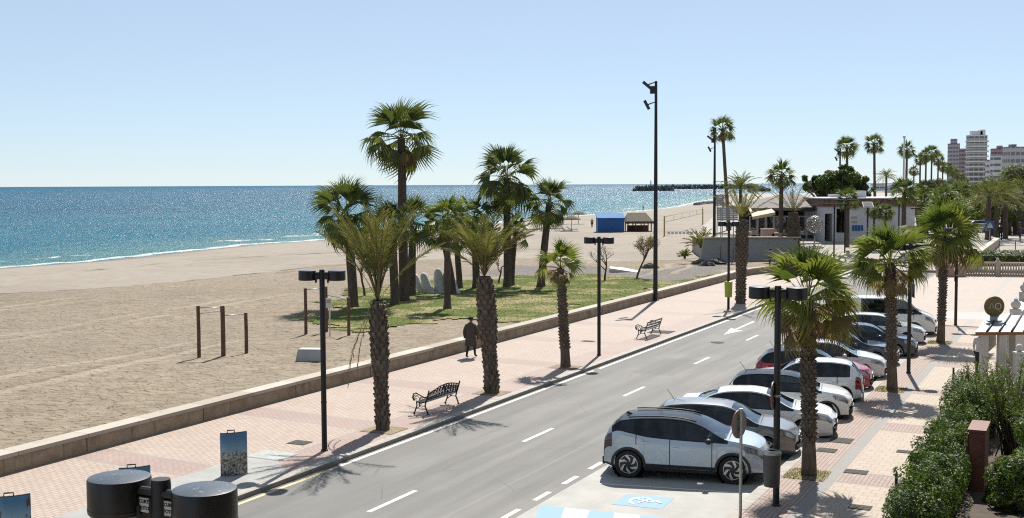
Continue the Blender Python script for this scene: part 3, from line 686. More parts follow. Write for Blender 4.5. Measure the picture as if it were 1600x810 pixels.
def feather(g, Lf, e, az, tint, bend=.9, npair=38, ll=.42, vee=.35, wid=.018, stub=.12, side=0.0):
    K = 12; u = np.linspace(0, 1, K + 1); an = e - bend * u ** 1.5
    dx, dz = np.cos(an) * Lf / K, np.sin(an) * Lf / K
    X = np.r_[0, np.cumsum(dx[:-1])]; Z = np.r_[0, np.cumsum(dz[:-1])]; Yo = side * u ** 2 * Lf
    rw = .030 * (1 - u * .8) * (Lf / 2.6)
    pv = np.concatenate([np.c_[X, Yo + rw, Z], np.c_[X, Yo - rw, Z], np.c_[X, Yo, Z + rw * .9]]); n = K + 1
    i = np.arange(K); pf = np.concatenate([np.c_[i, i + 1, n + i + 1, n + i], np.c_[i, 2 * n + i, 2 * n + i + 1, i + 1], np.c_[n + i, n + i + 1, 2 * n + i + 1, 2 * n + i]])
    t = np.linspace(stub, .99, npair); bx, bz, by, a = np.interp(t, u, X), np.interp(t, u, Z), np.interp(t, u, Yo), np.interp(t, u, an)
    parts = [(pv, pf.ravel(), np.full(len(pf), 4), np.full(len(pv), min(1, tint + .3)))]
    Tn = np.c_[np.cos(a), np.zeros(npair), np.sin(a)]; Nn = np.c_[-np.sin(a), np.zeros(npair), np.cos(a)]
    prof = np.minimum(1, (t - stub) / .18 + .35) * (1 - .62 * np.clip((t - .45) / .55, 0, 1) ** 1.4)
    for sgn in (-1, 1):
        ang = R(56) - t * R(26) + g.normal(0, .09, npair); ve = vee + g.normal(0, .22, npair)
        S = np.c_[np.zeros(npair), np.full(npair, sgn), np.zeros(npair)]
        D = Tn * np.cos(ang)[:, None] + (S * np.cos(ve)[:, None] + Nn * np.sin(ve)[:, None]) * np.sin(ang)[:, None]
        L = (ll * Lf * prof * g.uniform(.85, 1.1, npair))[:, None]; p = np.c_[bx, by, bz]
        W = Nn * .6 + Tn * .8; W = W - D * (W * D).sum(1, keepdims=True); W /= np.linalg.norm(W, axis=1, keepdims=True)
        wv = W * wid; gr = np.c_[np.zeros((npair, 2)), -np.full(npair, .10)] * L
        m = p + D * L * .45; tip = p + D * L + gr
        v = np.stack([p, m + wv, tip, m - wv], 1).reshape(-1, 3)
        tt = np.stack([np.full(npair, tint), np.full(npair, tint), np.full(npair, tint + .18), np.full(npair, tint)], 1).ravel() + np.repeat(g.normal(0, .06, npair), 4)
        parts.append((v, np.arange(4 * npair), np.full(npair, 4), np.clip(tt, 0, 1)))
    v, f, c, tt = cat_geo(parts); return rotz(v, az), f, c, tt
GA = 2.399963
def fan_crown(seed, Rr_, n=24, e0=86, e1=-32, tint=.12, nseg=20, droop=.30, brown=.15, pet=.48, blade=.60, arc=1.5, sagf=1.0):
    g = np.random.default_rng(seed); out = []
    for i in range(n):
        u = (i + .5) / n; e = R(e0 + (e1 - e0) * u ** 1.15) + g.normal(0, .15); k = g.uniform(.82, 1.12)
        ar = arc * (.58 + .42 * min(1, u * 1.6)) * g.uniform(.85, 1.12)            # young leaves stand half folded
        out.append(fan_leaf(g, Rr_ * pet * k * g.uniform(.8, 1.1), Rr_ * blade * k, e, i * GA + g.normal(0, .35), np.clip(tint + .24 * (u - .45) + g.normal(0, .08), 0, 1), nseg, ar, droop + .38 * u, (-.04 + .62 * u ** 1.3) * sagf, brown * u * 2))
    return cat_geo(out)
def fan_skirt(seed, Rr_, n=14, e0=-30, e1=-82, nseg=14):
    g = np.random.default_rng(seed + 77); out = []
    for i in range(n):
        u = (i + .5) / n; e = R(e0 + (e1 - e0) * u) + g.normal(0, .14); k = g.uniform(.6, 1.0)
        out.append(fan_leaf(g, Rr_ * .36 * k, Rr_ * .46 * k, e, i * GA + g.normal(0, .3), np.clip(.84 + g.normal(0, .1), 0, 1), nseg, .95, .45, .45, .1))
    return cat_geo(out)
def date_crown(seed, Lf, n=30, e0=86, e1=0, tint=.2, bend=.9, npair=38, ll=.2, wid=.018, vee=.35, stub=.14):
    g = np.random.default_rng(seed); out = []
    for i in range(n):
        u = (i + .5) / n; e = R(e0 + (e1 - e0) * u) + g.normal(0, .08); k = g.uniform(.8, 1.08) * (.7 + .3 * min(1, u * 2.5))
        out.append(feather(g, Lf * k, e, i * GA + g.normal(0, .25), np.clip(tint + .3 * (u - .4) + g.normal(0, .1), 0, 1), bend * g.uniform(.65, 1.3), npair, ll, vee, wid, stub, g.normal(0, .13)))
    return cat_geo(out)
def trunk_geo(seed, H, prof, lean=(0, 0), boots=None, n=16, lp=1.6, rings=0.0):
    """prof: [(height fraction, radius)]; boots = (columns, spacing, protrusion, height, start, end)"""
    g = np.random.default_rng(seed + 5); fr = [p[0] for p in prof]; rr = [p[1] for p in prof]
    m = max(10, int(H / .25)); zz = np.linspace(0, 1, m + 1)
    cx, cy = lean[0] * zz ** lp, lean[1] * zz ** lp; r = np.interp(zz, fr, rr) * (1 + rings * (np.arange(m + 1) % 2))
    th = np.linspace(0, 2 * np.pi, n, endpoint=False)
    v = np.stack([cx[:, None] + r[:, None] * np.cos(th) * (1 + .03 * np.sin(3 * th + zz[:, None] * 9)), cy[:, None] + r[:, None] * np.sin(th), np.repeat(zz[:, None] * H, n, 1)], -1).reshape(-1, 3)
    i, k = np.meshgrid(np.arange(m), np.arange(n), indexing='ij'); i, k = i.ravel(), k.ravel()
    f = np.c_[i * n + k, i * n + (k + 1) % n, (i + 1) * n + (k + 1) % n, (i + 1) * n + k]
    parts = [(v, f.ravel(), np.full(len(f), 4), np.zeros(len(v)))]
    if boots:
        ncol, sp, pr, bh, h0, h1 = boots; q = []; t_ = []
        rows = int((h1 - h0) * H / sp)
        for j in range(rows):
            z = h0 * H + j * sp; u = z / H; rad = np.interp(u, fr, rr); ox, oy = lean[0] * u ** lp, lean[1] * u ** lp
            for c in range(ncol):
                a = 2 * np.pi * (c + .5 * (j % 2)) / ncol + g.normal(0, .05); w = np.pi / ncol * .95; hh = bh * g.uniform(.75, 1.15); p = pr * g.uniform(.55, 1.3); zz_ = z + g.normal(0, sp * .08)
                R_ = lambda an, rd, zq: (ox + rd * math.cos(an), oy + rd * math.sin(an), zq)
                q += [R_(a - w, rad * .97, zz_), R_(a + w, rad * .97, zz_), R_(a + w * .55, rad + p, zz_ + hh * .85), R_(a - w * .55, rad + p, zz_ + hh * .85), R_(a + w * .5, rad * .96, zz_ + hh), R_(a - w * .5, rad * .96, zz_ + hh)]
                tv = np.clip(g.normal(.35, .25), 0, 1); t_ += [tv * .2, tv * .2, tv, tv, tv, tv]
        nb = len(q) // 6; b0 = np.arange(nb)[:, None] * 6
        fb = np.concatenate([b0 + [0, 1, 2, 3], b0 + [3, 2, 4, 5], b0 + [0, 3, 5, 0], b0 + [1, 4, 2, 1]], 1)
        fl = []; ct = []
        for k_ in range(nb):
            o = 6 * k_; fl += [o, o + 1, o + 2, o + 3, o + 3, o + 2, o + 4, o + 5, o, o + 3, o + 5, o + 1, o + 4, o + 2]; ct += [4, 4, 3, 3]
        parts.append((np.array(q), np.array(fl), np.array(ct), np.array(t_)))
    return cat_geo(parts)
def palm(kind, base, top, label, group, crown, skirt=None, prof=None, boots=None, mat='fan', seed=1, tmat='trunk_boot', lp=1.6, rings=0.0):
    H = top.z - base.z; lean = (top.x - base.x, top.y - base.y)
    e = empty('fan_palm' if kind == 'fan' else 'date_palm', base, 0, label, 'palm tree', group)
    npmesh('trunk', *trunk_geo(seed, H, prof, lean, boots, lp=lp, rings=rings)[:3], MT[tmat], e).data
    tr = e.children[0]; t_ = trunk_geo(seed, H, prof, lean, boots, lp=lp, rings=rings)[3]
    fattr(tr, 'tint', t_) if len(t_) == len(tr.data.vertices) else None
    v, f, c, tt = crown; o = npmesh('crown', v, f, c, MT[mat], e, tt); o.location = (lean[0], lean[1], H)
    if skirt is not None:
        v, f, c, tt = skirt; o = npmesh('dead_fronds', v, f, c, MT[mat], e, tt); o.location = (lean[0], lean[1], H - .05)
    return e
def top_at(px, py, Y): return at(px, py, Y)
G1 = 'palms along the seaside promenade kerb'; G2 = 'palms on the beach lawn'; G3 = 'palms along the parking sidewalk'; G4 = 'palms around the far plaza'

def date_prof(r): return [(0, r * 1.02), (.05, r * .9), (.32, r * .86), (.40, r * .95), (.55, r * 1.22), (.85, r * 1.15), (1, r * .8)]
# promenade row
b = P(30.1, -19.2); t = at(590, 470, b.y)
palm('date', b, t, 'thick date palm with upright feathery fronds between the near lamp and the scrollwork bench', G1, date_crown(21, 3.1, 28, 88, 62, .30, .5, 46, .19, .013, .3, .30), None, date_prof(.215), (9, .17, .065, .22, .02, .99), 'date', 21, lp=1)
pit(30.1, -19.15, False)
g_ = np.random.default_rng(4)
dead = cat_geo([feather(g_, 2.6, R(-62), R(200), .95, .5, 30, .10, .2, .014), feather(g_, 2.2, R(-70), R(190), .9, .35, 26, .10, .2, .014)])
o = npmesh('hanging_frond', dead[0], dead[1], dead[2], MT['date'], [x for x in sc.objects if x.name == 'date_palm'][0], dead[3]); o.location = (t.x - b.x - .15, t.y - b.y, t.z - b.z - .1)
b = P(37.15, -19.1); t = at(757, 432, b.y)
palm('date', b, t, 'thick date palm with feathery crown just behind the walker in the dark coat', G1, date_crown(22, 2.55, 40, 88, 52, .26, .75, 46, .20, .014, .3, .2), None, date_prof(.27), (9, .18, .07, .23, .02, .99), 'date', 22, lp=1)
pit(37.15, -19.1, False)
b = P(43.7, -19.1); t = at(876, 420, b.y)
palm('fan', b, t, 'short slim fan palm with brown drooping fronds beside the second promenade lamp', G1, fan_crown(23, 1.25, 13, 86, 22, .3, 20, .25, .2), fan_skirt(23, 1.15, 13, -2, -50), [(0, .22), (.1, .19), (1, .15)], (9, .13, .07, .13, .18, .99), 'fan', 23, lp=1)
pit(43.7, -19.1, False)
b = P(71.6, -19.5); t = at(1160, 342, b.y)
palm('date', b, t, 'shaggy date palm with sparse pale fronds beside the lamp with the green bin', G1, date_crown(24, 2.6, 17, 80, 22, .42, .35, 30, .13, .02), fan_skirt(24, 1.2, 7, -70, -86), date_prof(.30), (10, .16, .10, .2, .02, .99), 'date', 24, lp=1)
b = gp(1241, 404); t = at(1239, 332, b.y)
palm('date', b, t, 'shaggy bulky date palm with long sparse fronds in front of the restaurant', G4, date_crown(25, 3.6, 14, 76, 18, .45, .3, 30, .12, .022), fan_skirt(25, 2.6, 16, -62, -86), [(0, .5), (.5, .62), (.9, .42), (1, .3)], (11, .2, .14, .26, .02, .99), 'date', 25, lp=1)
# sidewalk row
for (s, t_, cx, cy, Rr_, n, lab, sd) in ((29.95, -6.35, 1262, 472, 1.74, 22, 'bright green fan palm with brown fronds on the sidewalk nearest the silver crossover', 31),
                                          (43.7, -6.35, 1391, 414, 1.75, 23, 'second fan palm along the sidewalk, spiky trunk beside the red hatchback nose', 32),
                                          (57.6, -6.25, 1476, 372, 2.25, 28, 'tall full fan palm with a shaggy brown skirt beside the white van', 33)):
    b = P(s, t_); t = at(cx, cy, b.y)
    palm('fan', b, t, lab, G3, fan_crown(sd, Rr_, n, 84, -6 if sd != 33 else -14, .24 if sd == 31 else .17, 26, .24, .35, .46, .60, 1.5), fan_skirt(sd, Rr_ * (1.25 if sd == 31 else 1.05), 14 if sd != 33 else 24, 2, -56, 24), [(0, .20), (.08, .185), (.2, .16), (1, .15)], (9, .115, .075, .12, .2, .995), 'fan', sd, lp=1)
    pit(s, t_ - .05, True, .5, .55)
    e_ = [x for x in sc.objects if x.get('label') == lab][0]; g_ = np.random.default_rng(sd); v, f, c, tt = cat_geo([feather(g_, g_.uniform(.3, .55), R(g_.uniform(-80, -55)), q * 1.3, .9, .2, 6, .18, .1, .03) for q in range(7)])
    v = v + 0; ang_ = np.arange(len(v)); o_ = npmesh('dead_leaf_base', v, f, c, MT['fan'], e_, tt); o_.location = (0, 0, 1.15)
# lawn group
def lawn_palm(bx, by, cx, cy, Rpx, lab, sd, n=24, rt=.26, e1=-30, sk=14, tint=.1, mat='fandark', lp=1.6, Y=None):
    b = gp(bx, by, SAND_Z); 
    if Y: b = Vector((at(bx, by, Y).x, Y, SAND_Z))
    t = at(cx, cy, b.y); Rr_ = Rpx * b.y / FPX
    return palm('fan', b, t, lab, G2, fan_crown(sd, Rr_, n, 84, e1, tint, 20, .38, .2), fan_skirt(sd, Rr_, sk) if sk else None, [(0, rt * 1.35), (.08, rt * 1.05), (.5, rt), (1, rt * .8)], None, mat, sd, 'trunk_ring', lp=lp)
lawn_palm(552, 481, 542, 338, 66, 'leftmost fan palm of the lawn with drooping brown lower leaves', 41, 26, .29, -46, 12)
lawn_palm(631, 471, 627, 216, 70, 'tallest fan palm of the lawn standing high over the others', 42, 25, .30, -40, 12)
lawn_palm(617, 478, 612, 352, 46, 'low fan palm left of the tallest trunk on the lawn', 43, 20, .27, -25, 6)
lawn_palm(643, 463, 646, 350, 50, 'low dense fan palm right of the tallest trunk on the lawn', 44, 22, .27, -25, 8)
lawn_palm(699, 483, 700, 343, 46, 'fan palm in front of the white finger sculpture', 45, 24, .20, -35, 6, .16, 'fan')
lawn_palm(707, 460, 690, 366, 36, 'shaded fan palm behind the white finger sculpture', 46, 18, .24, -30, 8)
lawn_palm(718, 452, 712, 372, 30, 'small leaning fan palm right of the white finger sculpture', 47, 16, .22, -30, 8)
lawn_palm(744, 451, 742, 340, 44, 'fan palm hidden behind the thick date palm crown by the walker', 48, 20, .26, -25, 8)
lawn_palm(793, 449, 792, 278, 60, 'tall fan palm with stacked drooping leaves right of the lawn centre', 49, 34, .28, -62, 14)
lawn_palm(799, 447, 806, 362, 34, 'small fan palm tucked behind the tall stacked palm', 50, 14, .22, -35, 4)
lawn_palm(845, 449, 858, 318, 46, 'slanting fan palm at the right end of the lawn group', 51, 24, .27, -50, 12, lp=1.1)
# far palms: nearer and farther kinds share their meshes
UPZ = 1.5
far_protos = {}
def far_palm(kind, cx, cy, Rpx, Y, lab, bx=None, z0=UPZ, v=0, rt=.22):
    t = at(cx, cy, Y); bpx = at(bx, cy, Y).x if bx else t.x; b = Vector((bpx, Y, z0)); Rr_ = Rpx * Y / FPX
    key = (kind, v)
    if key not in far_protos:
        if kind == 'fan': far_protos[key] = (fan_crown(60 + v, 1.0, 22, 82, -30, .08, 12, .30, .12, .48, .60, 1.5), fan_skirt(60 + v, 1.0, 8, nseg=9))
        else: far_protos[key] = (date_crown(70 + v, 1.0, 36, 84, -25, .2, 1.0, 24, .2, .010), None)
    cr, sk = far_protos[key]; sca = lambda q: (q[0] * Rr_, *q[1:]) if q else None
    return palm('fan' if kind == 'fan' else 'date', b, t, lab, G4, sca(cr), sca(sk), [(0, rt * 1.4), (.06, rt), (1, rt * .75)], None, 'fandark' if kind == 'fan' else 'date', 60 + v, 'trunk_ring', lp=1)
far_palm('fan', 1129, 203, 27, 150, 'very tall lone fan palm beside the second floodlight mast', bx=1140, v=0, rt=.25)
far_palm('date', 1157, 294, 40, 140, 'date palm with arched fronds left of the restaurant roof')
far_palm('fan', 1221, 276, 29, 118, 'fan palm rising in front of the grey restaurant roof', v=1, rt=.25)
far_palm('fan', 1323, 232, 22, 175, 'tall fan palm beside the third floodlight mast above the dark tree', bx=1328, v=2)
far_palm('fan', 1366, 226, 21, 175, 'tall slim fan palm right of the dark round tree', bx=1369, v=0)
far_palm('fan', 1417, 236, 18, 190, 'tall fan palm behind the white flagpole', v=1)
far_palm('date', 1385, 276, 20, 200, 'small date palm between the two tall slim fan palms')
far_palm('fan', 1325, 312, 24, 112, 'fan palm in front of the white building door', v=0, z0=1.3, rt=.18)
far_palm('fan', 1366, 330, 18, 114, 'left one of the two small palms under the solar panel wall', v=1, z0=1.3, rt=.14)
far_palm('fan', 1384, 334, 18, 114, 'right one of the two small palms at the white building wall', v=2, z0=1.3, rt=.14)
far_palm('fan', 1413, 302, 28, 110, 'brown shaggy fan palm at the right corner of the white building', v=2, z0=1.2, rt=.24)
far_palm('fan', 1440, 322, 26, 128, 'low green fan palm right of the white building', v=1, z0=1.2)
far_palm('fan', 1474, 312, 27, 140, 'low leafy fan palm above the tall sidewalk palm crown', v=0)
far_palm('fan', 1500, 308, 27, 150, 'low fan palm left of the big date palms', v=2)
far_palm('date', 1545, 308, 48, 122, 'big date palm behind the pedestrian crossing sign', z0=1.4, rt=.3)
far_palm('date', 1558, 300, 46, 128, 'big date palm in the middle of the street group', z0=1.4, rt=.28)
far_palm('date', 1572, 312, 48, 124, 'big date palm rightmost of the three thick street trunks', z0=1.4, rt=.27)
far_palm('date', 1600, 302, 46, 135, 'date palm cut by the right edge of the photograph', z0=1.4, rt=.3)
for k, (cx, cy, rr, Y) in enumerate(((1438, 250, 13, 260), (1447, 244, 15, 255), (1456, 240, 15, 270), (1466, 250, 14, 290), (1473, 262, 11, 320), (1481, 264, 12, 340), (1489, 268, 11, 370), (1496, 274, 10, 400), (1502, 279, 10, 430), (1508, 284, 9, 460), (1428, 268, 11, 300))):
    far_palm('fan', cx, cy, rr, Y, 'tall dark fan palm in the receding row before the high towers', v=k % 3)

# ------------------------------------------------------------------ street lamps
MT['sticker'] = simple('paper_sticker', (.62, .61, .57), .7, 0, .1, 9)
MT['ink'] = simple('black_ink', (.02, .02, .02), .7, 0, .1, 9)
def text_mesh(body, size, mat, name, parent, loc, rot, bold=0.0):
    cu = bpy.data.curves.new(name, 'FONT'); cu.body = body; cu.size = size; cu.align_x = 'CENTER'; cu.align_y = 'CENTER'; cu.extrude = .0015; cu.offset = bold
    tmp = bpy.data.objects.new(name + '_tmp', cu); me = bpy.data.meshes.new_from_object(tmp); bpy.data.objects.remove(tmp)
    me.materials.clear(); me.materials.append(mat); o = bpy.data.objects.new(name, me); col.objects.link(o); o.parent = parent; o.location = loc; o.rotation_euler = rot; return o
def lamp_top_mat():
    m = M('lamp_paint'); v = m.obj(); z = m.xyz(v)[2]; nz = V(m.t, m.n('ShaderNodeNewGeometry').outputs['Normal']) if 0 else None
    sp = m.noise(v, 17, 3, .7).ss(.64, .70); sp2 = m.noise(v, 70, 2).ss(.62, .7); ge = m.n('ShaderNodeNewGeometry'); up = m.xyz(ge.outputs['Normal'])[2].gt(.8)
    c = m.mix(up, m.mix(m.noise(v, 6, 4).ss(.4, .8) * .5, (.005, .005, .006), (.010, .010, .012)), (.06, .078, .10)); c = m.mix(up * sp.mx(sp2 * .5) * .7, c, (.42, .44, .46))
    m.color(c); m.set(rough=.38, spec=.5); m.bump(m.noise(v, 90, 2), .08, .002); return m.m
MT['lamphead'] = lamp_top_mat()
def make_lamp(stickers=False):
    e = empty('street_lamp', (0, 0, 0))
    b = MB(); b.lathe([(.0, -.05), (.075, -.05), (.075, 4.96), (.07, 5.0), (.0, 5.0)], 20); b.lathe([(.078, 2.02), (.081, 2.03), (.081, 2.07), (.078, 2.08)], 20); b.lathe([(.078, 1.32), (.081, 1.33), (.081, 1.37), (.078, 1.38)], 20)
    b.lathe([(.10, -.04), (.10, .03), (.076, .05)], 20); b.build('pole', MT['black'], e, sharp=40)
    for sg in (-1, 1):
        a = MB(); a.box((sg * .125, 0, 4.80), (.13, .10, .13)); a.tube([(sg * .05, -.02, 4.90), (sg * .19, -.02, 4.90)], .035, 10); a.box((sg * .17, 0, 4.72), (.03, .14, .16)); arm = a.build('arm', MT['black'], e, sharp=30)
        h = MB(); h.lathe([(0, 4.985), (.215, 4.978), (.234, 4.972), (.240, 4.958), (.240, 4.72), (.228, 4.705), (.0, 4.70)], 40, (sg * .42, 0, 0)); h.lathe([(.2415, 4.735), (.2425, 4.74), (.2425, 4.75), (.2415, 4.755)], 40, (sg * .42, 0, 0))
        h.build('lamp_head', MT['lamphead'], e, sharp=28)
        if stickers:
            s = MB(); s.box((sg * .122, -.0525, 4.805), (.088, .004, .105)); st = s.build('sticker', MT['sticker'], arm)
            text_mesh('CURT', .036, MT['ink'], 'lettering', arm, (sg * .122, -.0555, 4.832), (R(90), 0, 0), .0012)
            text_mesh('FOTO', .036, MT['ink'], 'lettering', arm, (sg * .122, -.0555, 4.782), (R(90), 0, 0), .0012)
    return e
LG = 'black double headed street lamps'
near_lamp = make_lamp(True); near_lamp.location = P(6.75, -6.29); near_lamp.rotation_euler[2] = ROT; near_lamp.scale = (1, 1, 1.038)
tag(near_lamp, 'black double drum street lamp whose drum tops and paper stickers show close up', 'street lamp', LG)
lamp0 = make_lamp()
lamp_spots = [(27.0, -19.15, 'black double drum lamp nearest on the seaward promenade, before the scrollwork bench', 0), (47.3, -19.1, 'black double drum lamp beside the short slim fan palm', .03), (68.0, -19.25, 'black double drum lamp carrying the lime green bin', .05),
              (26.75, -6.42, 'black double drum lamp on the sidewalk carrying the grey waste bin', .0), (47.8, -6.35, 'black lamp pole between the second and the tall sidewalk palm', 0), (65.1, -6.35, 'black lamp pole beyond the tall sidewalk palm with a dark sign disc', 0)]
for i, (s, t, lab, dz) in enumerate(lamp_spots):
    o = lamp0 if i == 0 else copy_tree(lamp0); o.location = P(s, t); o.rotation_euler[2] = ROT + (.35 if i == 0 else .12 if i in (1, 3) else 0); o.scale = (1, 1, 1.015 + dz * .5)
    tag(o, lab, 'street lamp', LG)
# lamps in front of the white building, floodlight masts
for px, pyt, Y, z0, lab in ((1304, 318, 104, .9, 'slim black plaza lamp left of the white building door palm'), (1321, 312, 108, 1.1, 'black plaza lamp just behind the slim left plaza lamp'), (1405, 312, 112, 1.2, 'slim black pole at the right of the solar panel lamp'), (1440, 325, 112, 1.0, 'thin black lamp behind the tall sidewalk palm')):
    t = at(px, pyt, Y); e = empty('plaza_lamp', (t.x, Y, z0), -.3, lab, 'street lamp', 'black lamps of the far plaza'); h = t.z - z0
    b = MB(); b.tube([(0, 0, -.1), (0, 0, h)], .07, 10); b.build('pole', MT['black'], e)
    b = MB(); b.box((.55, 0, h - .05), (.85, .4, .12)); b.build('lamp_head', MT['black'], e); b = MB(); b.box((-.55, 0, h - .05), (.85, .4, .12)); b.build('lamp_head', MT['black'], e)
def mast(base, top, lab, sx=1.0, r=.12):
    e = empty('floodlight_mast', base, 0, lab, 'floodlight mast', 'tall floodlight masts'); H = top.z - base.z
    b = MB(); b.tube([(0, 0, -.1), (0, 0, H * .5), (0, 0, H)], [r * 1.25, r, r * .7], 12); b.lathe([(r * 2, -.05), (r * 2, .04), (r * 1.3, .06)], 14); b.build('pole', MT['black'], e, sharp=40)
    k = sx
    b = MB(); b.box((-.30 * k, 0, H - 1.0 * k), (.75 * k, .5 * k, .85 * k)); b.build('control_box', MT['black'], e)
    for dz, ang in ((-.25, R(40)), (-2.5, R(62))):
        b = MB(); b.tube([(0, 0, H + dz * k + .1), (-.5 * k, 0, H + dz * k), (-.95 * k, 0, H + dz * k - .1)], .07 * k, 8)
        q = Matrix.Rotation(ang, 3, 'Y'); b.box((-1.05 * k, 0, H + dz * k - .2 * k), (1.15 * k, .55 * k, .28 * k), q); b.build('floodlight', MT['dark'], e)
b = gp(1024, 470); mast(b, top_at(1025.5, 127, b.y), 'tallest black floodlight mast standing on the promenade beside the wall', .55)
b = Vector((at(1116, 372, 118).x, 118, UPZ)); mast(b, top_at(1115.5, 212, 118), 'floodlight mast on the stone terrace left of the very tall palm', .5, .13)
b = Vector((at(1312, 300, 170).x, 170, UPZ)); mast(b, top_at(1311, 232, 170), 'far floodlight mast rising from the dark round tree', .55, .15)

# ------------------------------------------------------------------ benches
MT['iron'] = simple('black_cast_iron', (.013, .013, .015), .4, .2, .3, 20, .2, 60, .003)
MT['ironseat'] = simple('worn_iron_seat', (.06, .075, .09), .35, .4, .4, 7, .2, 30, .004)
def bench_end(b, y, scroll):
    """a cast end frame in the plane x-z (seat faces -x)"""
    T = lambda pts, r=.018: b.tube([(x, y, z) for x, z in pts], r, 6)
    T([(-.28, 0), (-.24, .10), (-.17, .28), (-.19, .40)], .022); T([(.24, 0), (.20, .12), (.13, .28), (.17, .42), (.23, .60), (.29, .80)], .024)
    T([(-.19, .40), (0, .37), (.17, .42)], .024); T([(-.22, .15), (-.05, .27), (.12, .27), (.2, .14)], .016)
    T([(-.27, .42), (-.33, .52), (-.30, .64), (-.20, .68), (-.05, .62), (.10, .55), (.22, .58)], .024)
    for cx, cz, r in ((-.20, .53, .085), (-.02, .49, .06), (-.05, .32, .05)):
        T([(cx + r * math.cos(a), cz + r * math.sin(a)) for a in np.linspace(0, 5.2, 10)], .013)
        if scroll: T([(cx + r * .5 * math.cos(a), cz + r * .5 * math.sin(a)) for a in np.linspace(1, 6, 8)], .011)
    for x in (-.28, .24): b.box((x, y, .012), (.07, .05, .024))
def make_bench(scroll, L):
    e = empty('park_bench', (0, 0, 0))
    for sg in (-1, 1):
        b = MB(); bench_end(b, sg * L / 2, True); b.build('end_frame', MT['iron'], e, sharp=60)
    b = MB()
    if scroll:
        for k in range(9): b.box((-.19 + k * .045, 0, .405 + .003 * (k % 2)), (.032, L - .03, .014))
        b.build('seat', MT['ironseat'], e)
        b = MB(); n = 17
        topz = lambda y: .70 + .15 * math.cos(y / L * math.pi) ; X = lambda z: .17 + (z - .42) * .34
        pts = [(X(topz(y)), y, topz(y)) for y in np.linspace(-L / 2, L / 2, n)]; b.tube(pts, .022, 6); b.tube([(X(.47), -L / 2, .47), (X(.47), L / 2, .47)], .018, 6)
        rr = random.Random(3)
        for k in range(11):
            y0 = -L / 2 + (k + .5) * L / 11; h = topz(y0) - .47
            for cz, r, st in ((.47 + h * .25, h * .22, 0), (.47 + h * .72, h * .25, 2.5)):
                b.tube([(X(cz + r * math.sin(a)), y0 + r * .85 * math.cos(a), cz + r * math.sin(a)) for a in np.linspace(st, st + 5.4, 11)], .0125, 5)
                b.tube([(X(cz + r * .45 * math.sin(a)), y0 + r * .4 * math.cos(a), cz + r * .45 * math.sin(a)) for a in np.linspace(st + 2, st + 7, 8)], .011, 5)
            y1 = y0 + L / 22
            if k < 10: b.tube([(X(.47), y1, .47), (X(.47 + h * .4), y1 + .03, .47 + h * .4), (X(.47 + h * .7), y1 - .03, .47 + h * .7), (X(topz(y1)), y1, topz(y1))], .012, 5)
        b.build('backrest', MT['iron'], e, sharp=60)
    else:
        for k in range(5): b.box((-.18 + k * .08, 0, .41), (.06, L + .04, .028))
        b.build('seat', MT['ironseat'], e)
        b = MB()
        for k in range(3):
            z = .53 + k * .13; b.box((.20 + (z - .5) * .34, 0, z), (.025, L + .04, .075), Matrix.Rotation(R(19), 3, 'Y'))
        b.build('backrest', MT['iron'], e)
    return e
bn = make_bench(True, 2.05); bn.location = P(33.72, -19.37); bn.rotation_euler[2] = ROT; tag(bn, 'black cast iron bench with ornate scrollwork back facing the sea', 'bench')
bn = make_bench(False, 2.05); bn.location = P(54.25, -19.28); bn.rotation_euler[2] = ROT; tag(bn, 'black iron bench with plain slatted back further along the promenade', 'bench')

# ------------------------------------------------------------------ photo panels by the kerb
def photo_mat(name, seed, dark=False):
    m = M(name); v = m.obj(); x, y, z = m.xyz(v); off = seed * 7.3
    vv = m.vec(x + off, y, z); n = m.noise(m.scale(vv, 1, 1, 1.4), 9, 5, .7); n2 = m.noise(vv, 16, 5, .7)
    skyc = m.mix(z.ss(.5, 1.05), (.26, .42, .55), (.045, .17, .34)); sk_ = (z + (m.noise(m.scale(vv, 7, 7, .2), 4, 1) - .5) * .34)
    town = m.mix(n2.ss(.4, .6), (.10, .10, .10), (.50, .49, .46)); crowd = m.mix(n2.ss(.42, .58), (.03, .03, .03), (.42, .40, .36))
    c = m.mix(sk_.gt(.62), m.mix(z.gt(.46), crowd, town), skyc)
    if dark: c = m.mix((m.noise(m.scale(vv, 5, 5, 1.2), 2.2, 4, .6) + (x.abs() - .2) * .9).gt(.62), c, (.03, .028, .02))
    m.color(c); m.set(rough=.18, spec=.5, coat=.4); return m.m
def photo_panel(loc, rz, lab, seed, dark=False):
    e = empty('photo_panel', loc, rz, lab, 'photo panel', 'photo display panels along the kerb')
    H, Wd, Rc = 1.12, .70, .85; n = 14; b = MB(); f = MB(); A = Wd / Rc / 2
    th = np.linspace(-A, A, n)
    def arc(rad): return [(rad * math.sin(a), -(rad * math.cos(a) - Rc * math.cos(A))) for a in th]
    o_, i_ = arc(Rc), arc(Rc - .03); b.prism(o_ + i_[::-1], .0, H); b.build('panel', MT['dark'], e)
    o2 = arc(Rc + .004); q = [(x, y, .03) for x, y in o2] + [(x, y, H - .015) for x, y in o2]
    f.add(q, [(k, k + 1, n + k + 1, n + k) for k in range(n - 1)], 0, True); f.build('photograph', photo_mat('panel_photograph', seed, dark), e)
    b = MB(); b.tube([(-.16, -.03, H - .01), (-.16, -.03, H + .06), (.02, -.045, H + .06), (.02, -.045, H - .01)], .016, 6); b.build('handle', MT['black'], e)
    b = MB(); b.prism([(x * 1.02, y) for x, y in arc(Rc + .02) + arc(Rc - .10)[::-1]], .0, .025); b.build('base_plate', MT['steel'], e)
g0 = gp(366, 743); photo_panel(g0, R(-26) + R(50), 'curved photo panel of a town skyline standing whole on the grey kerb paving', 1)
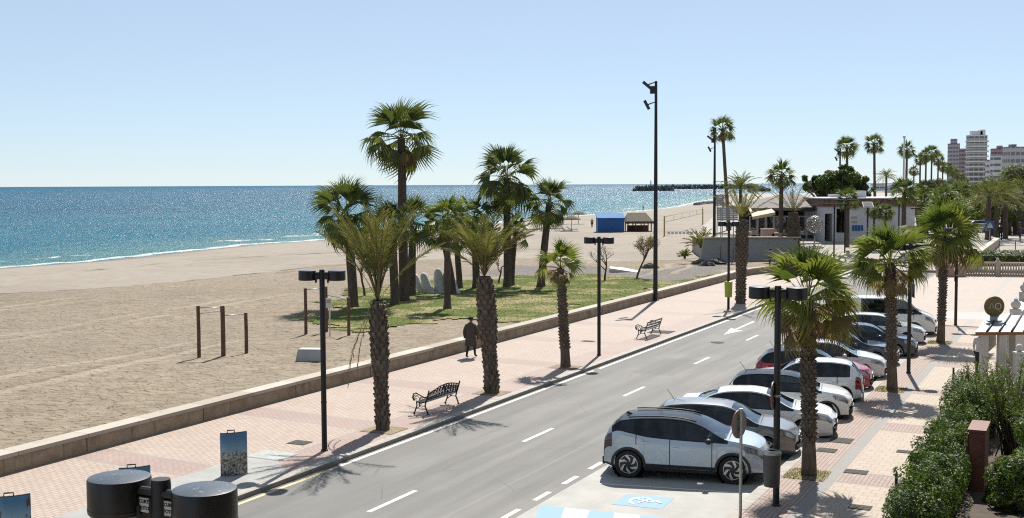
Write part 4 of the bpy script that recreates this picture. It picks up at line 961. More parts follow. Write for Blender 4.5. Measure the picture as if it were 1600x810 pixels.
g0 = gp(212, 806); photo_panel(Vector((g0.x, g0.y, 0)), R(24), 'photo panel mostly hidden behind the near lamp head', 2)
g0 = gp(22, 858); photo_panel(Vector((g0.x, g0.y, 0)), R(24), 'photo panel with a dark tree picture cut by the bottom left corner', 3, True)

# ------------------------------------------------------------------ cars
def spl(pts, x):
    """smooth monotone-ish interpolation through control points"""
    xs = np.array([p[0] for p in pts], float); ys = np.array([p[1] for p in pts], float)
    h = np.diff(xs); d = np.diff(ys) / h; m = np.zeros(len(xs)); m[0], m[-1] = d[0], d[-1]
    for i in range(1, len(xs) - 1):
        m[i] = 0 if d[i - 1] * d[i] <= 0 else 2 * d[i - 1] * d[i] / (d[i - 1] + d[i])
    k = np.clip(np.searchsorted(xs, x) - 1, 0, len(h) - 1); t = np.clip((x - xs[k]) / h[k], 0, 1)
    return ys[k] * (2 * t ** 3 - 3 * t ** 2 + 1) + m[k] * h[k] * (t ** 3 - 2 * t ** 2 + t) + ys[k + 1] * (-2 * t ** 3 + 3 * t ** 2) + m[k + 1] * h[k] * (t ** 3 - t ** 2)
CARS = {
 'suv': dict(L=4.23, W=1.80, H=1.57, top=[(0, .62), (.02, .98), (.09, 1.14), (.34, 1.40), (.50, 1.475), (1.0, 1.545), (1.6, 1.57), (2.05, 1.55), (2.45, 1.465), (3.24, 1.10), (3.55, 1.06), (3.92, 1.0), (4.12, .92), (4.20, .78), (4.23, .60)],
     belt=[(0, .60), (.02, .95), (.12, 1.10), (.45, 1.21), (.75, 1.16), (1.3, 1.07), (2.6, 1.02), (3.3, 1.01), (3.9, .94), (4.12, .86), (4.20, .74), (4.23, .58)], sill=.24, rw=(.72, 3.36), ra=.40, tr=.358, ws=(2.45, 3.18), rear=(.10, .36), dlo=(.48, 2.98), bp=1.78, cp=.80, tumble=.27),
 'hatch': dict(L=4.20, W=1.77, H=1.45, top=[(0, .60), (.03, .92), (.10, 1.02), (.50, 1.34), (.75, 1.40), (1.4, 1.45), (2.0, 1.435), (2.35, 1.37), (3.15, .97), (3.5, .925), (3.85, .87), (4.08, .80), (4.18, .68), (4.20, .50)],
     belt=[(0, .58), (.03, .89), (.15, .99), (.6, .98), (2.4, .92), (3.15, .90), (3.85, .82), (4.08, .75), (4.18, .64), (4.20, .48)], sill=.20, rw=(.74, 3.35), ra=.355, tr=.315, ws=(2.36, 3.1), rear=(.10, .48), dlo=(.6, 2.85), bp=1.72, cp=.80, tumble=.28),
 'coupe': dict(L=4.70, W=1.82, H=1.41, top=[(0, .62), (.03, .92), (.12, 1.00), (.55, 1.03), (1.25, 1.31), (1.6, 1.38), (2.2, 1.41), (2.65, 1.35), (3.5, .95), (3.9, .91), (4.4, .85), (4.60, .78), (4.68, .66), (4.70, .50)],
     belt=[(0, .60), (.03, .89), (.2, .95), (1.0, .94), (2.6, .90), (3.5, .88), (4.4, .79), (4.60, .73), (4.68, .62), (4.70, .48)], sill=.18, rw=(.95, 3.80), ra=.365, tr=.33, ws=(2.68, 3.44), rear=(.62, 1.25), dlo=(1.0, 3.2), bp=2.05, cp=1.2, tumble=.29),
 'mini': dict(L=3.95, W=1.73, H=1.49, top=[(0, .60), (.03, .93), (.08, 1.02), (.38, 1.36), (.6, 1.44), (1.2, 1.49), (1.9, 1.475), (2.25, 1.41), (2.98, 1.02), (3.3, .98), (3.62, .94), (3.84, .86), (3.94, .72), (3.95, .54)],
     belt=[(0, .58), (.03, .90), (.12, 1.0), (.6, .98), (2.3, .94), (3.0, .94), (3.62, .88), (3.84, .80), (3.94, .68), (3.95, .52)], sill=.22, rw=(.66, 3.16), ra=.36, tr=.315, ws=(2.26, 2.94), rear=(.08, .38), dlo=(.55, 2.72), bp=1.62, cp=.75, tumble=.27),
 'van': dict(L=4.97, W=1.98, H=1.95, top=[(0, .9), (.03, 1.6), (.10, 1.86), (.4, 1.93), (1.5, 1.95), (3.2, 1.93), (3.5, 1.84), (4.15, 1.28), (4.45, 1.17), (4.75, 1.05), (4.9, .90), (4.97, .62)],
     belt=[(0, .7), (.03, 1.12), (.12, 1.18), (1.5, 1.18), (3.0, 1.16), (4.1, 1.14), (4.7, .98), (4.9, .84), (4.97, .60)], sill=.24, rw=(.92, 3.86), ra=.385, tr=.34, ws=(3.54, 4.12), rear=(.04, .09), dlo=(1.5, 4.0), bp=2.95, cp=1.7, tumble=.16),
}
LOW = [(0, .945), (.09, .985), (.24, .994), (.42, .978), (.60, .990), (.80, 1.0), (.86, .990), (1.0, .945)]
WIN = [.08, .5, .93, 1.0]; ROOF = [.10, .32, .64, 1.0]
def make_car(kind, body, roof=None, clad=False, wheel='spoke', rear_tint=True, label='', antenna=True, rails=False, plate=True, handle=None):
    c = CARS[kind]; L, Wd = c['L'], c['W'] / 2; e = empty('parked_car', (0, 0, 0), 0, label, 'car', 'cars parked nose-in along the sidewalk')
    xs = list(np.linspace(.03, L - .03, 44)) + [0, .012, L, L - .012]
    for w_ in c['rw']: xs += list(w_ + c['ra'] * np.cos(np.linspace(0, math.pi, 19))) + [w_ - c['ra'] - .004, w_ + c['ra'] + .004]
    for a in (c['ws'], c['rear'], c['dlo'], (c['bp'] - .045, c['bp'] + .045), (c['cp'] - .04, c['cp'] + .04)): xs += list(a)
    xs = np.unique(np.round(xs, 3)); n = len(xs)
    top, belt = spl(c['top'], xs), spl(c['belt'], xs); belt = np.minimum(belt, top - .02)
    wx = Wd * (1 - .16 * np.clip((.55 - xs) / .55, 0, 1) ** 2.2 - .20 * np.clip((xs - (L - .75)) / .75, 0, 1) ** 2.4)
    zb = np.full(n, c['sill']); zb = np.where(xs < .35, c['sill'] + .10 * (1 - xs / .35), zb); zb = np.where(xs > L - .4, c['sill'] + .03 * (xs - L + .4) / .4, zb)
    for w_ in c['rw']:
        d = np.abs(xs - w_); zb = np.where(d <= c['ra'] + 1e-6, np.maximum(zb, c['tr'] + np.sqrt(np.maximum(0, c['ra'] ** 2 - d ** 2))), zb)
    hmax = c['H'] - 1.0; yre = wx * .95 - np.clip((top - belt) / hmax, 0, 1.2) * c['tumble'] * .95; zre = belt + (top - belt) * .93
    rows = []
    for u, g in LOW: rows.append((wx * g, zb + (belt - zb) * u))
    for v in WIN: rows.append((wx * .95 + (yre - wx * .95) * (v ** 1.15), belt + (zre - belt) * v))
    for q in ROOF: rows.append((yre * (1 - q), zre + (top - zre) * (1 - (1 - q) ** 2.2)))
    half = len(rows); nl, nw = len(LOW), len(WIN)
    full = [(y, z) for y, z in rows] + [(-y, z) for y, z in rows[:-1][::-1]]; nr = len(full)
    sm_ = lambda q: np.clip(q, 0, 1) ** 2 * (3 - 2 * np.clip(q, 0, 1))
    bowx = lambda x, y: x - .19 * (np.abs(y) / Wd) ** 2.2 * sm_((x - (L - 1.0)) / 1.0) + .10 * (np.abs(y) / Wd) ** 2.2 * sm_((.7 - x) / .7)     # bumpers bow in plan
    Vt = np.stack([np.stack([bowx(xs, y), y, z], -1) for y, z in full], 1)            # station, row
    hr = lambda j: j if j < half - 1 else nr - 2 - j                         # strip index folded to one side
    mi_body, glass, side_i, faces = [], {'windscreen': [], 'rear_window': [], 'side_window': {}}, [], []
    idx_ = lambda i, j: i * nr + j
    for i in range(n - 1):
        xm = (xs[i] + xs[i + 1]) / 2
        for j in range(nr - 1):
            k = hr(j); q = (idx_(i, j), idx_(i, j + 1), idx_(i + 1, j + 1), idx_(i + 1, j)); sd_ = 0 if j < half - 1 else 1
            if k >= nl + nw and c['ws'][0] <= xm <= c['ws'][1]: glass['windscreen'].append(q); continue
            if k >= nl + nw and c['rear'][0] <= xm <= c['rear'][1]: glass['rear_window'].append(q); continue
            if nl <= k <= nl + nw - 3 + 0 and c['dlo'][0] <= xm <= c['dlo'][1] and (top[i] - belt[i]) > .11:
                if abs(xm - c['bp']) < .045 or abs(xm - c['cp']) < .04: faces.append(q); mi_body.append(1); continue
                seg = 0 if xm > c['bp'] else (1 if xm > c['cp'] else 2); glass['side_window'].setdefault((sd_, seg), []).append(q); continue
            mat_ = 0
            if k >= nl - 1 and roof is not None and belt[i] + .12 < top[i] and c['rear'][0] - .2 < xm < c['ws'][1] + .1: mat_ = 2
            elif k >= nl - 1 and k < nl + nw - 0 and c['dlo'][0] - .1 < xm < c['dlo'][1] + .28 and top[i] - belt[i] > .06 and k < nl + 2: mat_ = 1
            if clad and k == 0: mat_ = 1
            faces.append(q); mi_body.append(mat_)
    for i_, rev in ((0, False), (n - 1, True)):                               # end caps
        for j in range(half - 1):
            q = (idx_(i_, j), idx_(i_, j + 1), idx_(i_, nr - 2 - j), idx_(i_, nr - 1 - j)); q = tuple(dict.fromkeys(q)); faces.append(q[::-1] if not rev else q); mi_body.append(1 if j == 0 else 0)
    vv = [tuple(p) for p in Vt.reshape(-1, 3)]
    def sub(name, fl, mats, off=0.0, mi=None, sharp=27, parent=None, label=None):
        used = sorted({a for f in fl for a in f}); mp = {a: i for i, a in enumerate(used)}; b = MB(); b.add([vv[a] for a in used], [tuple(mp[a] for a in f) for f in fl])
        if mi: b.mi = mi
        o = b.build(name, mats, parent or e, sharp=sharp)
        if off:
            nn = [0.0] * (3 * len(o.data.vertices)); o.data.vertices.foreach_get('normal', nn); nn = np.array(nn).reshape(-1, 3); co = np.array([v.co for v in o.data.vertices])
            cen = np.array([L / 2, 0, .7]); sg = np.sign(((co - cen) * nn).sum(1)); sg[sg == 0] = 1; co += nn * sg[:, None] * off; o.data.vertices.foreach_set('co', co.ravel()); o.data.update()
        return o
    bod = sub('body', faces, [body, MT['dark'], roof or body], 0, mi_body)
    sub('windscreen', glass['windscreen'], MT['glass']); sub('rear_window', glass['rear_window'], MT['privacy'] if rear_tint else MT['glass'])
    for (sd_, seg), fl in glass['side_window'].items(): sub('side_window', fl, MT['sideglass'] if seg == 0 or not rear_tint else MT['privacy'])
    st_i = lambda a, b_: [i for i in range(n - 1) if a <= (xs[i] + xs[i + 1]) / 2 <= b_]
    def patch(name, x0, x1, r0, r1, mat, off=.010):
        for sg in (0, 1):
            fl = [(idx_(i, j), idx_(i, j + 1), idx_(i + 1, j + 1), idx_(i + 1, j)) for i in st_i(x0, x1) for j in range(nr - 1) if r0 <= hr(j) < r1 and (0 if j < half - 1 else 1) == sg]
            if fl: sub(name, fl, mat, off)
    patch('headlight', L - (.52 if kind != 'van' else .46), L - .025, 5, 7, MT['lens']); patch('tail_light', .0, .20, 3 if kind != 'suv' else 4, 7, MT['redlens'] if kind != 'suv' else MT['smoked'])
    # seams, handles
    b = MB(); rk = lambda x, k, sg: Vector((x, sg * (np.interp(x, xs, rows[k][0]) + .002), np.interp(x, xs, rows[k][1])))
    doors = [c['bp'], c['dlo'][1] - .14] + ([c['cp'] + .12] if kind not in ('coupe',) else [])
    for sg in (-1, 1):
        for x in doors:
            if min(abs(x - w_) for w_ in c['rw']) < c['ra']:
                ks = [k for k in range(3, nl)]
            else: ks = list(range(1, nl))
            b.tube([rk(x, k, sg) for k in ks], .010, 4)
        xa, xb = c['rw'][0] + c['ra'] + .05, c['rw'][1] - c['ra'] - .02; b.tube([rk(x, 1, sg) for x in np.linspace(xa, xb, 8)], .006, 4)
    bmx = L * .0
    b.tube([Vector((c['ws'][1] + .06, y, float(np.interp(c['ws'][1] + .06, xs, top)) + .004 - .02 * abs(y))) for y in np.linspace(-.7, .7, 7)], .012, 4)
    b.build('door_seam', MT['dark'], bod)
    for sg in (-1, 1):
        for x in ([c['bp'] + .10 - .0, c['cp'] + .28] if kind != 'coupe' else [c['bp'] + .12]):
            p = rk(x, 5, sg); h = MB(); h.box(p + Vector((.06, sg * .012, -.03)), (.17, .03, .032)); h.build('door_handle', handle or body, e)
        xm = c['dlo'][1] - .24; p = rk(xm, nl - 1, sg); h = MB(); h.blob(p + Vector((.02, sg * .13, .06)), (.085, .11, .075), 10, 0, 0, True); h.box(p + Vector((.03, sg * .03, .02)), (.05, .10, .03)); h.build('wing_mirror', MT['dark'] if clad or roof else body, e)
    # nose and tail furniture
    fz = float(np.interp(L - .012, xs, top))
    def nose_strip(b, z0, z1, a, out, back=0.0):
        ys = np.linspace(-a, a, 11); q = []
        for y in ys: x = float(bowx(np.array(L), np.array(y))); q += [(x + out, y, z0), (x + out - back, y, z1), (x - .05, y, z1), (x - .05, y, z0)]
        b.add(q, [f for k in range(10) for f in ((4 * k, 4 * k + 4, 4 * k + 5, 4 * k + 1), (4 * k + 1, 4 * k + 5, 4 * k + 6, 4 * k + 2), (4 * k + 3, 4 * k + 7, 4 * k + 4, 4 * k))] + [(0, 1, 2, 3), (43, 42, 41, 40)])
    zg = .56 if kind != 'van' else .74
    b = MB(); nose_strip(b, .27, .43, Wd * .62, .012); nose_strip(b, zg - .02, zg + .09, Wd * .45, .010, .03); b.build('grille', MT['dark'], e)
    b = MB(); nose_strip(b, zg + .092, zg + .104, Wd * .45, .012, .004); b.build('grille_trim', MT['rim'], e)
    for sg in (-1, 1):
        b = MB(); b.box((float(bowx(np.array(L), np.array(Wd * .70))) - .01, sg * Wd * .70, .37), (.075, .15, .13), Matrix.Rotation(-sg * .35, 3, 'Z')); b.build('fog_lamp', MT['dark'], e)
    if plate:
        b = MB(); b.box((L + .020, 0, .46), (.012, .50, .11)); b.build('number_plate', MT['plate'], e)
    b = MB(); b.box((-.028, 0, .72 if kind != 'hatch' else .62), (.012, .50, .11)); b.build('number_plate', MT['plate'], e)
    b = MB(); b.box((.015, 0, .36), (.06, Wd * 1.2, .20)); b.build('rear_bumper', MT['dark'] if clad else body, e)
    if clad:
        for sg in (-1, 1):
            for w_ in c['rw']:
                h = MB(); th = np.linspace(-.12, math.pi + .12, 20); o_ = []
                for a in th:
                    for rr_, dy in ((c['ra'] - .012, .004), (c['ra'] + .055, .008)):
                        x = w_ + rr_ * math.cos(a); o_.append((x, sg * (np.interp(x, xs, wx) * .992 + dy), c['tr'] + rr_ * math.sin(a)))
                h.add(o_, [(2 * k, 2 * k + 1, 2 * k + 3, 2 * k + 2) for k in range(len(th) - 1)]); h.build('arch_trim', MT['dark'], e)
            h = MB(); xa, xb = c['rw'][0] + c['ra'] + .03, c['rw'][1] - c['ra'] - .03; q = []
            for x in np.linspace(xa, xb, 8):
                y = np.interp(x, xs, wx); q += [(x, sg * (y * .955 + .006), c['sill'] - .01), (x, sg * (y * .998 + .010), c['sill'] + .17)]
            h.add(q, [(2 * k, 2 * k + 1, 2 * k + 3, 2 * k + 2) for k in range(7)]); h.build('sill_trim', MT['dark'], e)
    if rails:
        for sg in (-1, 1):
            h = MB(); h.tube([(x, sg * (np.interp(x, xs, yre) - .05), np.interp(x, xs, zre) + .045) for x in np.linspace(.7, 2.42, 9)], .018, 6); h.build('roof_rail', MT['black'], e)
    if antenna:
        h = MB(); x = c['rear'][1] + .25; z = float(np.interp(x, xs, top))
        if antenna == 'fin': h.add([(x - .1, -.02, z), (x - .1, .02, z), (x + .12, .015, z), (x + .12, -.015, z), (x - .06, 0, z + .07)], [(0, 1, 4), (1, 2, 4), (2, 3, 4), (3, 0, 4)])
        else: h.tube([(x, 0, z - .01), (x - .22, 0, z + .30)], .008, 5)
        h.build('antenna', MT['dark'], e)
    # inside and under
    b = MB(); b.box((L / 2, 0, .30), (L - .5, 1.15, .16)); zc = c['tr'] + .1
    for w_ in c['rw']: b.lathe([(.0, -Wd + .26), (c['ra'] + .03, -Wd + .26), (c['ra'] + .03, -Wd + .05)], 20, (w_, 0, c['tr']), axis='Y'); b.lathe([(.0, Wd - .26), (c['ra'] + .03, Wd - .26), (c['ra'] + .03, Wd - .05)], 20, (w_, 0, c['tr']), axis='Y')
    b.build('underbody', MT['rubber'], e)
    b = MB(); s0 = c['bp']; seat_h = belt.max() - .55
    for sg in (-1, 1):
        b.box((s0 + .35, sg * .38, seat_h), (.52, .50, .16)); b.box((s0 + .05, sg * .38, seat_h + .36), (.14, .48, .62), Matrix.Rotation(R(-14), 3, 'Y')); b.box((s0 - .04, sg * .38, seat_h + .76), (.09, .26, .19))
    b.box((c['cp'] + .2, 0, seat_h + .3), (.16, 1.2, .6), Matrix.Rotation(R(-14), 3, 'Y')); b.build('seats', MT['seat'], e)
    b = MB(); xd = c['ws'][1] - .28; b.box((xd, 0, float(np.interp(xd, xs, belt)) - .14), (.55, 1.36, .2)); b.lathe([(.165, -.012), (.185, 0), (.165, .012)], 16, (xd - .42, .37, float(np.interp(xd, xs, belt)) - .02), axis='X'); b.build('dashboard', MT['dash'], e)
    for sg in (-1, 1):
        for w_ in c['rw']:
            wh = MB(); tr, y0 = c['tr'], sg * (Wd - .13); rr_ = tr * .70
            wh.lathe([(rr_, -.10), (tr * .93, -.105), (tr, -.075), (tr, .075), (tr * .93, .105), (rr_, .10)], 28, (w_, y0, tr), axis='Y'); wo = wh.build('wheel', MT['rubber'], e, sharp=50)
            r_ = MB(); oy = y0 + sg * .085; r_.lathe([(0, 0), (rr_ * .98, -sg * .012)], 24, (w_, oy, tr), axis='Y'); r_.build('rim_disc', MT['rimdark'] if wheel != 'cover' else MT['rim'], wo)
            r_ = MB(); r_.lathe([(rr_ * .90, sg * .004), (rr_ * 1.01, sg * .012), (rr_ * 1.01, -sg * .02)], 28, (w_, oy, tr), axis='Y')
            ns = 5 if wheel != 'swirl' else 6
            for k in range(ns):
                a = 2 * math.pi * k / ns + .3 * w_; a2 = a + (.55 if wheel == 'swirl' else .0)
                for ra_, rb_, a_, b_, wd in (((.0, .5, a, a, .15), (.5, .97, a, a2, .24)) if wheel != 'swirl' else ((.52, .97, a, a2, .26), (.30, .55, a - .1, a, .10))):
                    p0 = Vector((rr_ * ra_ * math.cos(a_), 0, rr_ * ra_ * math.sin(a_))); p1 = Vector((rr_ * rb_ * math.cos(b_), 0, rr_ * rb_ * math.sin(b_))); d = (p1 - p0); nn = Vector((-d.z, 0, d.x)).normalized() * rr_ * wd / 2
                    q = [p0 - nn * .8, p0 + nn * .8, p1 + nn, p1 - nn]; r_.add([(v.x + w_, oy + sg * .014 + sg * .001 * k, v.z + tr) for v in q], [(0, 1, 2, 3)])
            r_.build('rim', MT['rim'], wo)
    return e
MT['smoked'] = simple('smoked_red_lens', (.05, .012, .012), .12, 0, .25, 14, coat=1.0)
PT = {k: paint(k + '_car_paint', *v) for k, v in dict(silverblue=((.42, .485, .545), .2, .32), gloss_black=((.010, .012, .016), .0, .25, .25), grey=((.16, .165, .17), .55, .35), silver=((.50, .51, .52), .55, .32), white=((.76, .77, .77), .0, .3), pearl=((.70, .71, .72), .05, .3), red=((.36, .012, .03), .25, .3), navy=((.012, .022, .05), .2, .28), midgrey=((.30, .31, .32), .5, .3)).items()}
CAR_YAW = R(-15.6)
def put(car, s, t, yaw=CAR_YAW, rev=False, L=4.2):
    """s, t = road point under the nose on the car's right-hand side (left tail corner when reversed)"""
    car.rotation_euler[2] = yaw + (math.pi if rev else 0); W_ = car['w'] / 2
    fw_, lf = Vector((math.cos(yaw), math.sin(yaw), 0)), Vector((-math.sin(yaw), math.cos(yaw), 0))
    p = P(s, t, ROADZ + .004) + lf * W_
    car.location = p if rev else p - fw_ * L
    del car['w']
def car_at(kind, s, t, label, rev=False, **k):
    c = make_car(kind, label=label, **k); c['w'] = CARS[kind]['W']; put(c, s, t, rev=rev, L=CARS[kind]['L']); return c
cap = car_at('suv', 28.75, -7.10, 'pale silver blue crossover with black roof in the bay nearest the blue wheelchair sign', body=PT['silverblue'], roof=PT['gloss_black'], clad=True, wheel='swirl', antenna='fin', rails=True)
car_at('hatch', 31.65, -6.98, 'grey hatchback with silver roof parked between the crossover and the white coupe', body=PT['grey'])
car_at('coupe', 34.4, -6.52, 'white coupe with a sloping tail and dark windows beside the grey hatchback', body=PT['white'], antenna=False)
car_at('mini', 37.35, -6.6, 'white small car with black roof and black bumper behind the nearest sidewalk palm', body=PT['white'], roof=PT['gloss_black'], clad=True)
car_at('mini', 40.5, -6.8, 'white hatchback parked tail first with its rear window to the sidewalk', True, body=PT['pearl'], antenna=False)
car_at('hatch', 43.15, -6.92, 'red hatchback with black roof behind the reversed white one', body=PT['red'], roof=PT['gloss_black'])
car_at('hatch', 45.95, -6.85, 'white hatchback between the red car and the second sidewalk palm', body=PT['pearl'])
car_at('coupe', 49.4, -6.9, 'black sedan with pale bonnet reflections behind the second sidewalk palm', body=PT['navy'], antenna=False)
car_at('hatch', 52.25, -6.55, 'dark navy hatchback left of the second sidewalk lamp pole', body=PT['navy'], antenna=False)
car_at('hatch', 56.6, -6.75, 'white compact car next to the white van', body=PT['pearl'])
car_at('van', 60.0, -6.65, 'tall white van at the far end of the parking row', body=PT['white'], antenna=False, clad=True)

# ------------------------------------------------------------------ signs and bins on posts
MT['signback'] = simple('aluminium_sign_back', (.34, .31, .28), .5, .5, .15, 6)
MT['signred'] = simple('faded_red_rim', (.36, .07, .06), .5, 0, .2, 6)
def sign_disc(parent, loc, rz, r=.34, name='sign_disc'):
    b = MB(); q = Matrix.Rotation(rz, 3, 'Z'); n = 28; vs, fs = [], []
    for y in (-.012, .012):
        for k in range(n):
            a = 2 * math.pi * k / n; vs.append(q @ Vector((r * math.cos(a), y, r * math.sin(a))) + Vector(loc))
    b.add(vs, [tuple(range(n)), tuple(reversed(range(n, 2 * n)))], 0); b.add(vs, [(k, n + k, n + (k + 1) % n, (k + 1) % n) for k in range(n)], 1)
    return b.build(name, [MT['signback'], MT['signred']], parent)
e = empty('traffic_sign', P(25.45, -6.9), 0, 'round traffic sign seen from its grey back on a bare steel post before the crossover', 'traffic sign', None)
b = MB(); b.tube([(0, 0, -.1), (0, 0, 2.42)], .035, 12); b.lathe([(.042, 2.40), (.042, 2.44), (0, 2.445)], 12); b.build('post', MT['steel'], e, sharp=40)
sign_disc(e, (-.03, .075, 2.08), R(50), .32)
b = MB(); b.box((-.0, .04, 2.2), (.06, .06, .04)); b.box((0, .04, 1.96), (.06, .06, .04)); b.build('clamp', MT['steel'], e)
for s, t, z, r, lab in ((26.75, -6.42, 2.55, .32, 'round traffic sign edge-on, clamped to the lamp with the grey waste bin'), (65.1, -6.35, 2.6, .34, 'dark round sign edge-on on the lamp beyond the tall sidewalk palm')):
    e = empty('traffic_sign', P(s, t, z), 0, lab, 'traffic sign'); sign_disc(e, (-.075, .06, 0), R(68), r)
    b = MB(); b.lathe([(.0835, -.03), (.09, -.03), (.09, .03), (.0835, .03)], 16); b.box((-.07, .03, 0), (.06, .03, .05)); b.build('clamp', MT['steel'], e)
MT['bingrey'] = simple('grey_bin_plastic', (.055, .055, .055), .5, 0, .2, 8)
MT['bingreen'] = simple('lime_bin_plastic', (.36, .42, .04), .45, 0, .15, 8)
def bin_(loc, mat, lab, r, h, off, rim):
    e = empty('litter_bin', loc, 0, lab, 'litter bin', None); ox, oy = off
    b = MB(); b.lathe([(0, 0), (r * .86, 0), (r * .9, .03), (r, h * .86), (r, h), (r * .92, h), (r * .88, .06), (0, .06)], 26, (ox, oy, 0)); b.build('body', MT[mat], e, sharp=40)
    b = MB(); b.lathe([(r * 1.0, h), (r * 1.06, h), (r * 1.06, h + .05), (r * .8, h + .09), (r * .45, h + .085), (r * .45, h + .07)], 26, (ox, oy, 0)); b.build('rim', MT[rim], e, sharp=40)
    b = MB(); b.box((ox * .45, oy * .45, h * .8), (.12, .08, .05), math.atan2(oy, ox)); b.build('bracket', MT['steel'], e)
bin_(P(26.75, -6.42, .52), 'bingrey', 'round dark grey waste bin hung on the sidewalk lamp before the crossover bonnet', .20, .74, (-.16, -.25), 'steel')
bin_(P(68.0, -19.25, .75), 'bingreen', 'lime green waste bin hung on the far promenade lamp', .23, .85, (-.06, -.30), 'bingreen')

# ------------------------------------------------------------------ people
SK = simple('skin', (.36, .21, .145), .55, 0, .08, 9); HAIR = simple('dark_hair', (.02, .015, .012), .7, 0, .2, 20)
def cloth(name, c): return simple(name, c, .85, 0, .15, 9, .3, 25, .01)
def skinned(name, chain, mat, parent, sub=2):
    """chain = (points, radii, edges): one continuous surface grown over a skeleton"""
    pts, rad, ed = chain; me = bpy.data.meshes.new(name); me.from_pydata(pts, ed, []); me.materials.append(mat)
    o = bpy.data.objects.new(name, me); col.objects.link(o); o.parent = parent
    sk = o.modifiers.new('skin', 'SKIN'); sk.use_smooth_shade = True
    for i, r in enumerate(rad):
        sv = me.skin_vertices[0].data[i]; sv.radius = r if hasattr(r, '__len__') else (r, r); sv.use_root = (i == 0)
    s = o.modifiers.new('sub', 'SUBSURF'); s.levels = sub; s.render_levels = sub
    return o
def person(loc, rz, label, h=1.72, top=(.03, .03, .035), legs=(.03, .03, .04), stride=.22, coat=None, arms=(.1, -.1), sit=False, bare=False, hair=True, lean=0.0, group=None):
    """walks along local +y"""
    e = empty('person', loc, rz, label, 'person', group); k = h / 1.72
    T, Lg = cloth('top_cloth', top), cloth('leg_cloth', legs)
    hz = .92 if not sit else .30
    p = [(0, 0, hz), (0, lean * .15, hz + .22), (0, lean * .3, hz + .44), (0, lean * .36, hz + .56), (0, lean * .4 + .02, hz + .64), (0, lean * .42 + .03, hz + .72), (0, lean * .42 + .025, hz + .79)]
    r = [(.155, .115), (.14, .105), (.175, .115), (.075, .07), (.055, .058), (.082, .098), (.055, .065)]; ed = [(0, 1), (1, 2), (2, 3), (3, 4), (4, 5), (5, 6)]
    def limb(root, pts, rads):
        a = root
        for q, rr in zip(pts, rads): p.append(q); r.append((rr, rr)); ed.append((a, len(p) - 1)); a = len(p) - 1
    for sg, ar in ((-1, arms[0]), (1, arms[1])):
        limb(2, [(sg * .19, lean * .32, hz + .47), (sg * .235, lean * .3 + ar * .5, hz + .20), (sg * .225, lean * .3 + ar * 1.3 + .05, hz - .03), (sg * .215, lean * .3 + ar * 1.5 + .08, hz - .12)], [.062, .047, .036, .04])
    for sg in (-1, 1):
        f = sg * stride
        if sit: limb(0, [(sg * .10, .05, hz), (sg * .14, .42, hz + .18), (sg * .13, .62, .07), (sg * .13, .74, .04)], [.095, .062, .045, .04])
        else: limb(0, [(sg * .095, .02, hz - .1), (sg * .10, f * .45 + .03, .50), (sg * .10, f - .02, .09), (sg * .11, f + .14, .04)], [.095, .065, .046, .04])
    # clothing: body mesh is split by height in the material, so the figure stays one surface
    m = M('figure'); z = m.xyz(m.obj())[2]; nz = m.noise(m.obj(), 12, 3)
    c = m.mix(z.gt((hz + .02) * 1.0), (*[x * (.9) for x in legs],), top); c = m.mix(z.gt(hz + .545), c, (.36, .21, .145)); c = m.mix(z.lt(.085), c, (.05, .045, .04))
    if bare: c = m.mix(z.gt(hz + .05), c, (.36, .21, .145))
    m.color(m.mix(nz * .3, c, (.5, .5, .5), 'MULTIPLY')); m.set(rough=.8)
    bo = skinned('body', (p, r, ed), m.m, e); 
    if hair:
        b = MB(); b.lathe([(.0, hz + .845), (.055, hz + .83), (.092, hz + .78), (.098, hz + .72), (.085, hz + .67)], 14, (0, lean * .42 + .012, 0)); b.build('hair', HAIR, e, sharp=80)
    b = MB(); b.blob((0, lean * .42 + .125, hz + .70), (.014, .022, .02), 6, 0, 0, True)
    for sg in (-1, 1): b.blob((sg * .086, lean * .42 + .02, hz + .70), (.012, .022, .032), 6, 0, 0, True)
    b.build('face', SK, e)
    for sg, ar in ((-1, arms[0]), (1, arms[1])):
        b = MB(); hx, hy, hz_ = sg * .212, lean * .3 + ar * 1.55 + .085, hz - .13
        b.blob((hx, hy, hz_ - .03), (.018, .04, .05), 8, 0, 0, True)
        for q, ln in zip((-.03, -.01, .01, .03), (.055, .07, .065, .045)): b.tube([(hx, hy + q, hz_ - .06), (hx - sg * .004, hy + q * 1.1 + .004, hz_ - .06 - ln * .6), (hx - sg * .016, hy + q * 1.1 + .01, hz_ - .06 - ln)], [.009, .008, .006], 6)
        b.tube([(hx - sg * .01, hy + .03, hz_ - .02), (hx - sg * .02, hy + .06, hz_ - .05), (hx - sg * .022, hy + .065, hz_ - .085)], [.011, .009, .007], 6)
        b.build('hand', SK, e)
    if coat:
        cb = MB(); prof = [(.50, .27, .19), (.60, .265, .185), (.80, .245, .175), (1.0, .225, .16), (1.2, .225, .155), (1.36, .215, .145), (1.46, .15, .12), (1.50, .085, .085)]; n = 20; vs = []
        for z_, a, b_ in prof:
            for q in range(n): th = 2 * math.pi * q / n; wv = 1 + .05 * math.sin(5 * th + z_ * 4) * (1.5 - z_); vs.append((a * math.cos(th) * wv, b_ * math.sin(th) * wv + lean * .3 * (z_ - .5), z_))
        cb.add(vs, [(i * n + q, i * n + (q + 1) % n, (i + 1) * n + (q + 1) % n, (i + 1) * n + q) for i in range(len(prof) - 1) for q in range(n)], 0, True)
        for sg, ar in ((-1, arms[0]), (1, arms[1])): cb.tube([(sg * .17, 0, 1.40), (sg * .25, ar * .4, 1.22), (sg * .285, ar * .7, 1.05), (sg * .27, ar * 1.2 + .06, .82)], [.08, .085, .078, .07], 12)
        cb.build('coat', cloth('coat_cloth', coat), e)
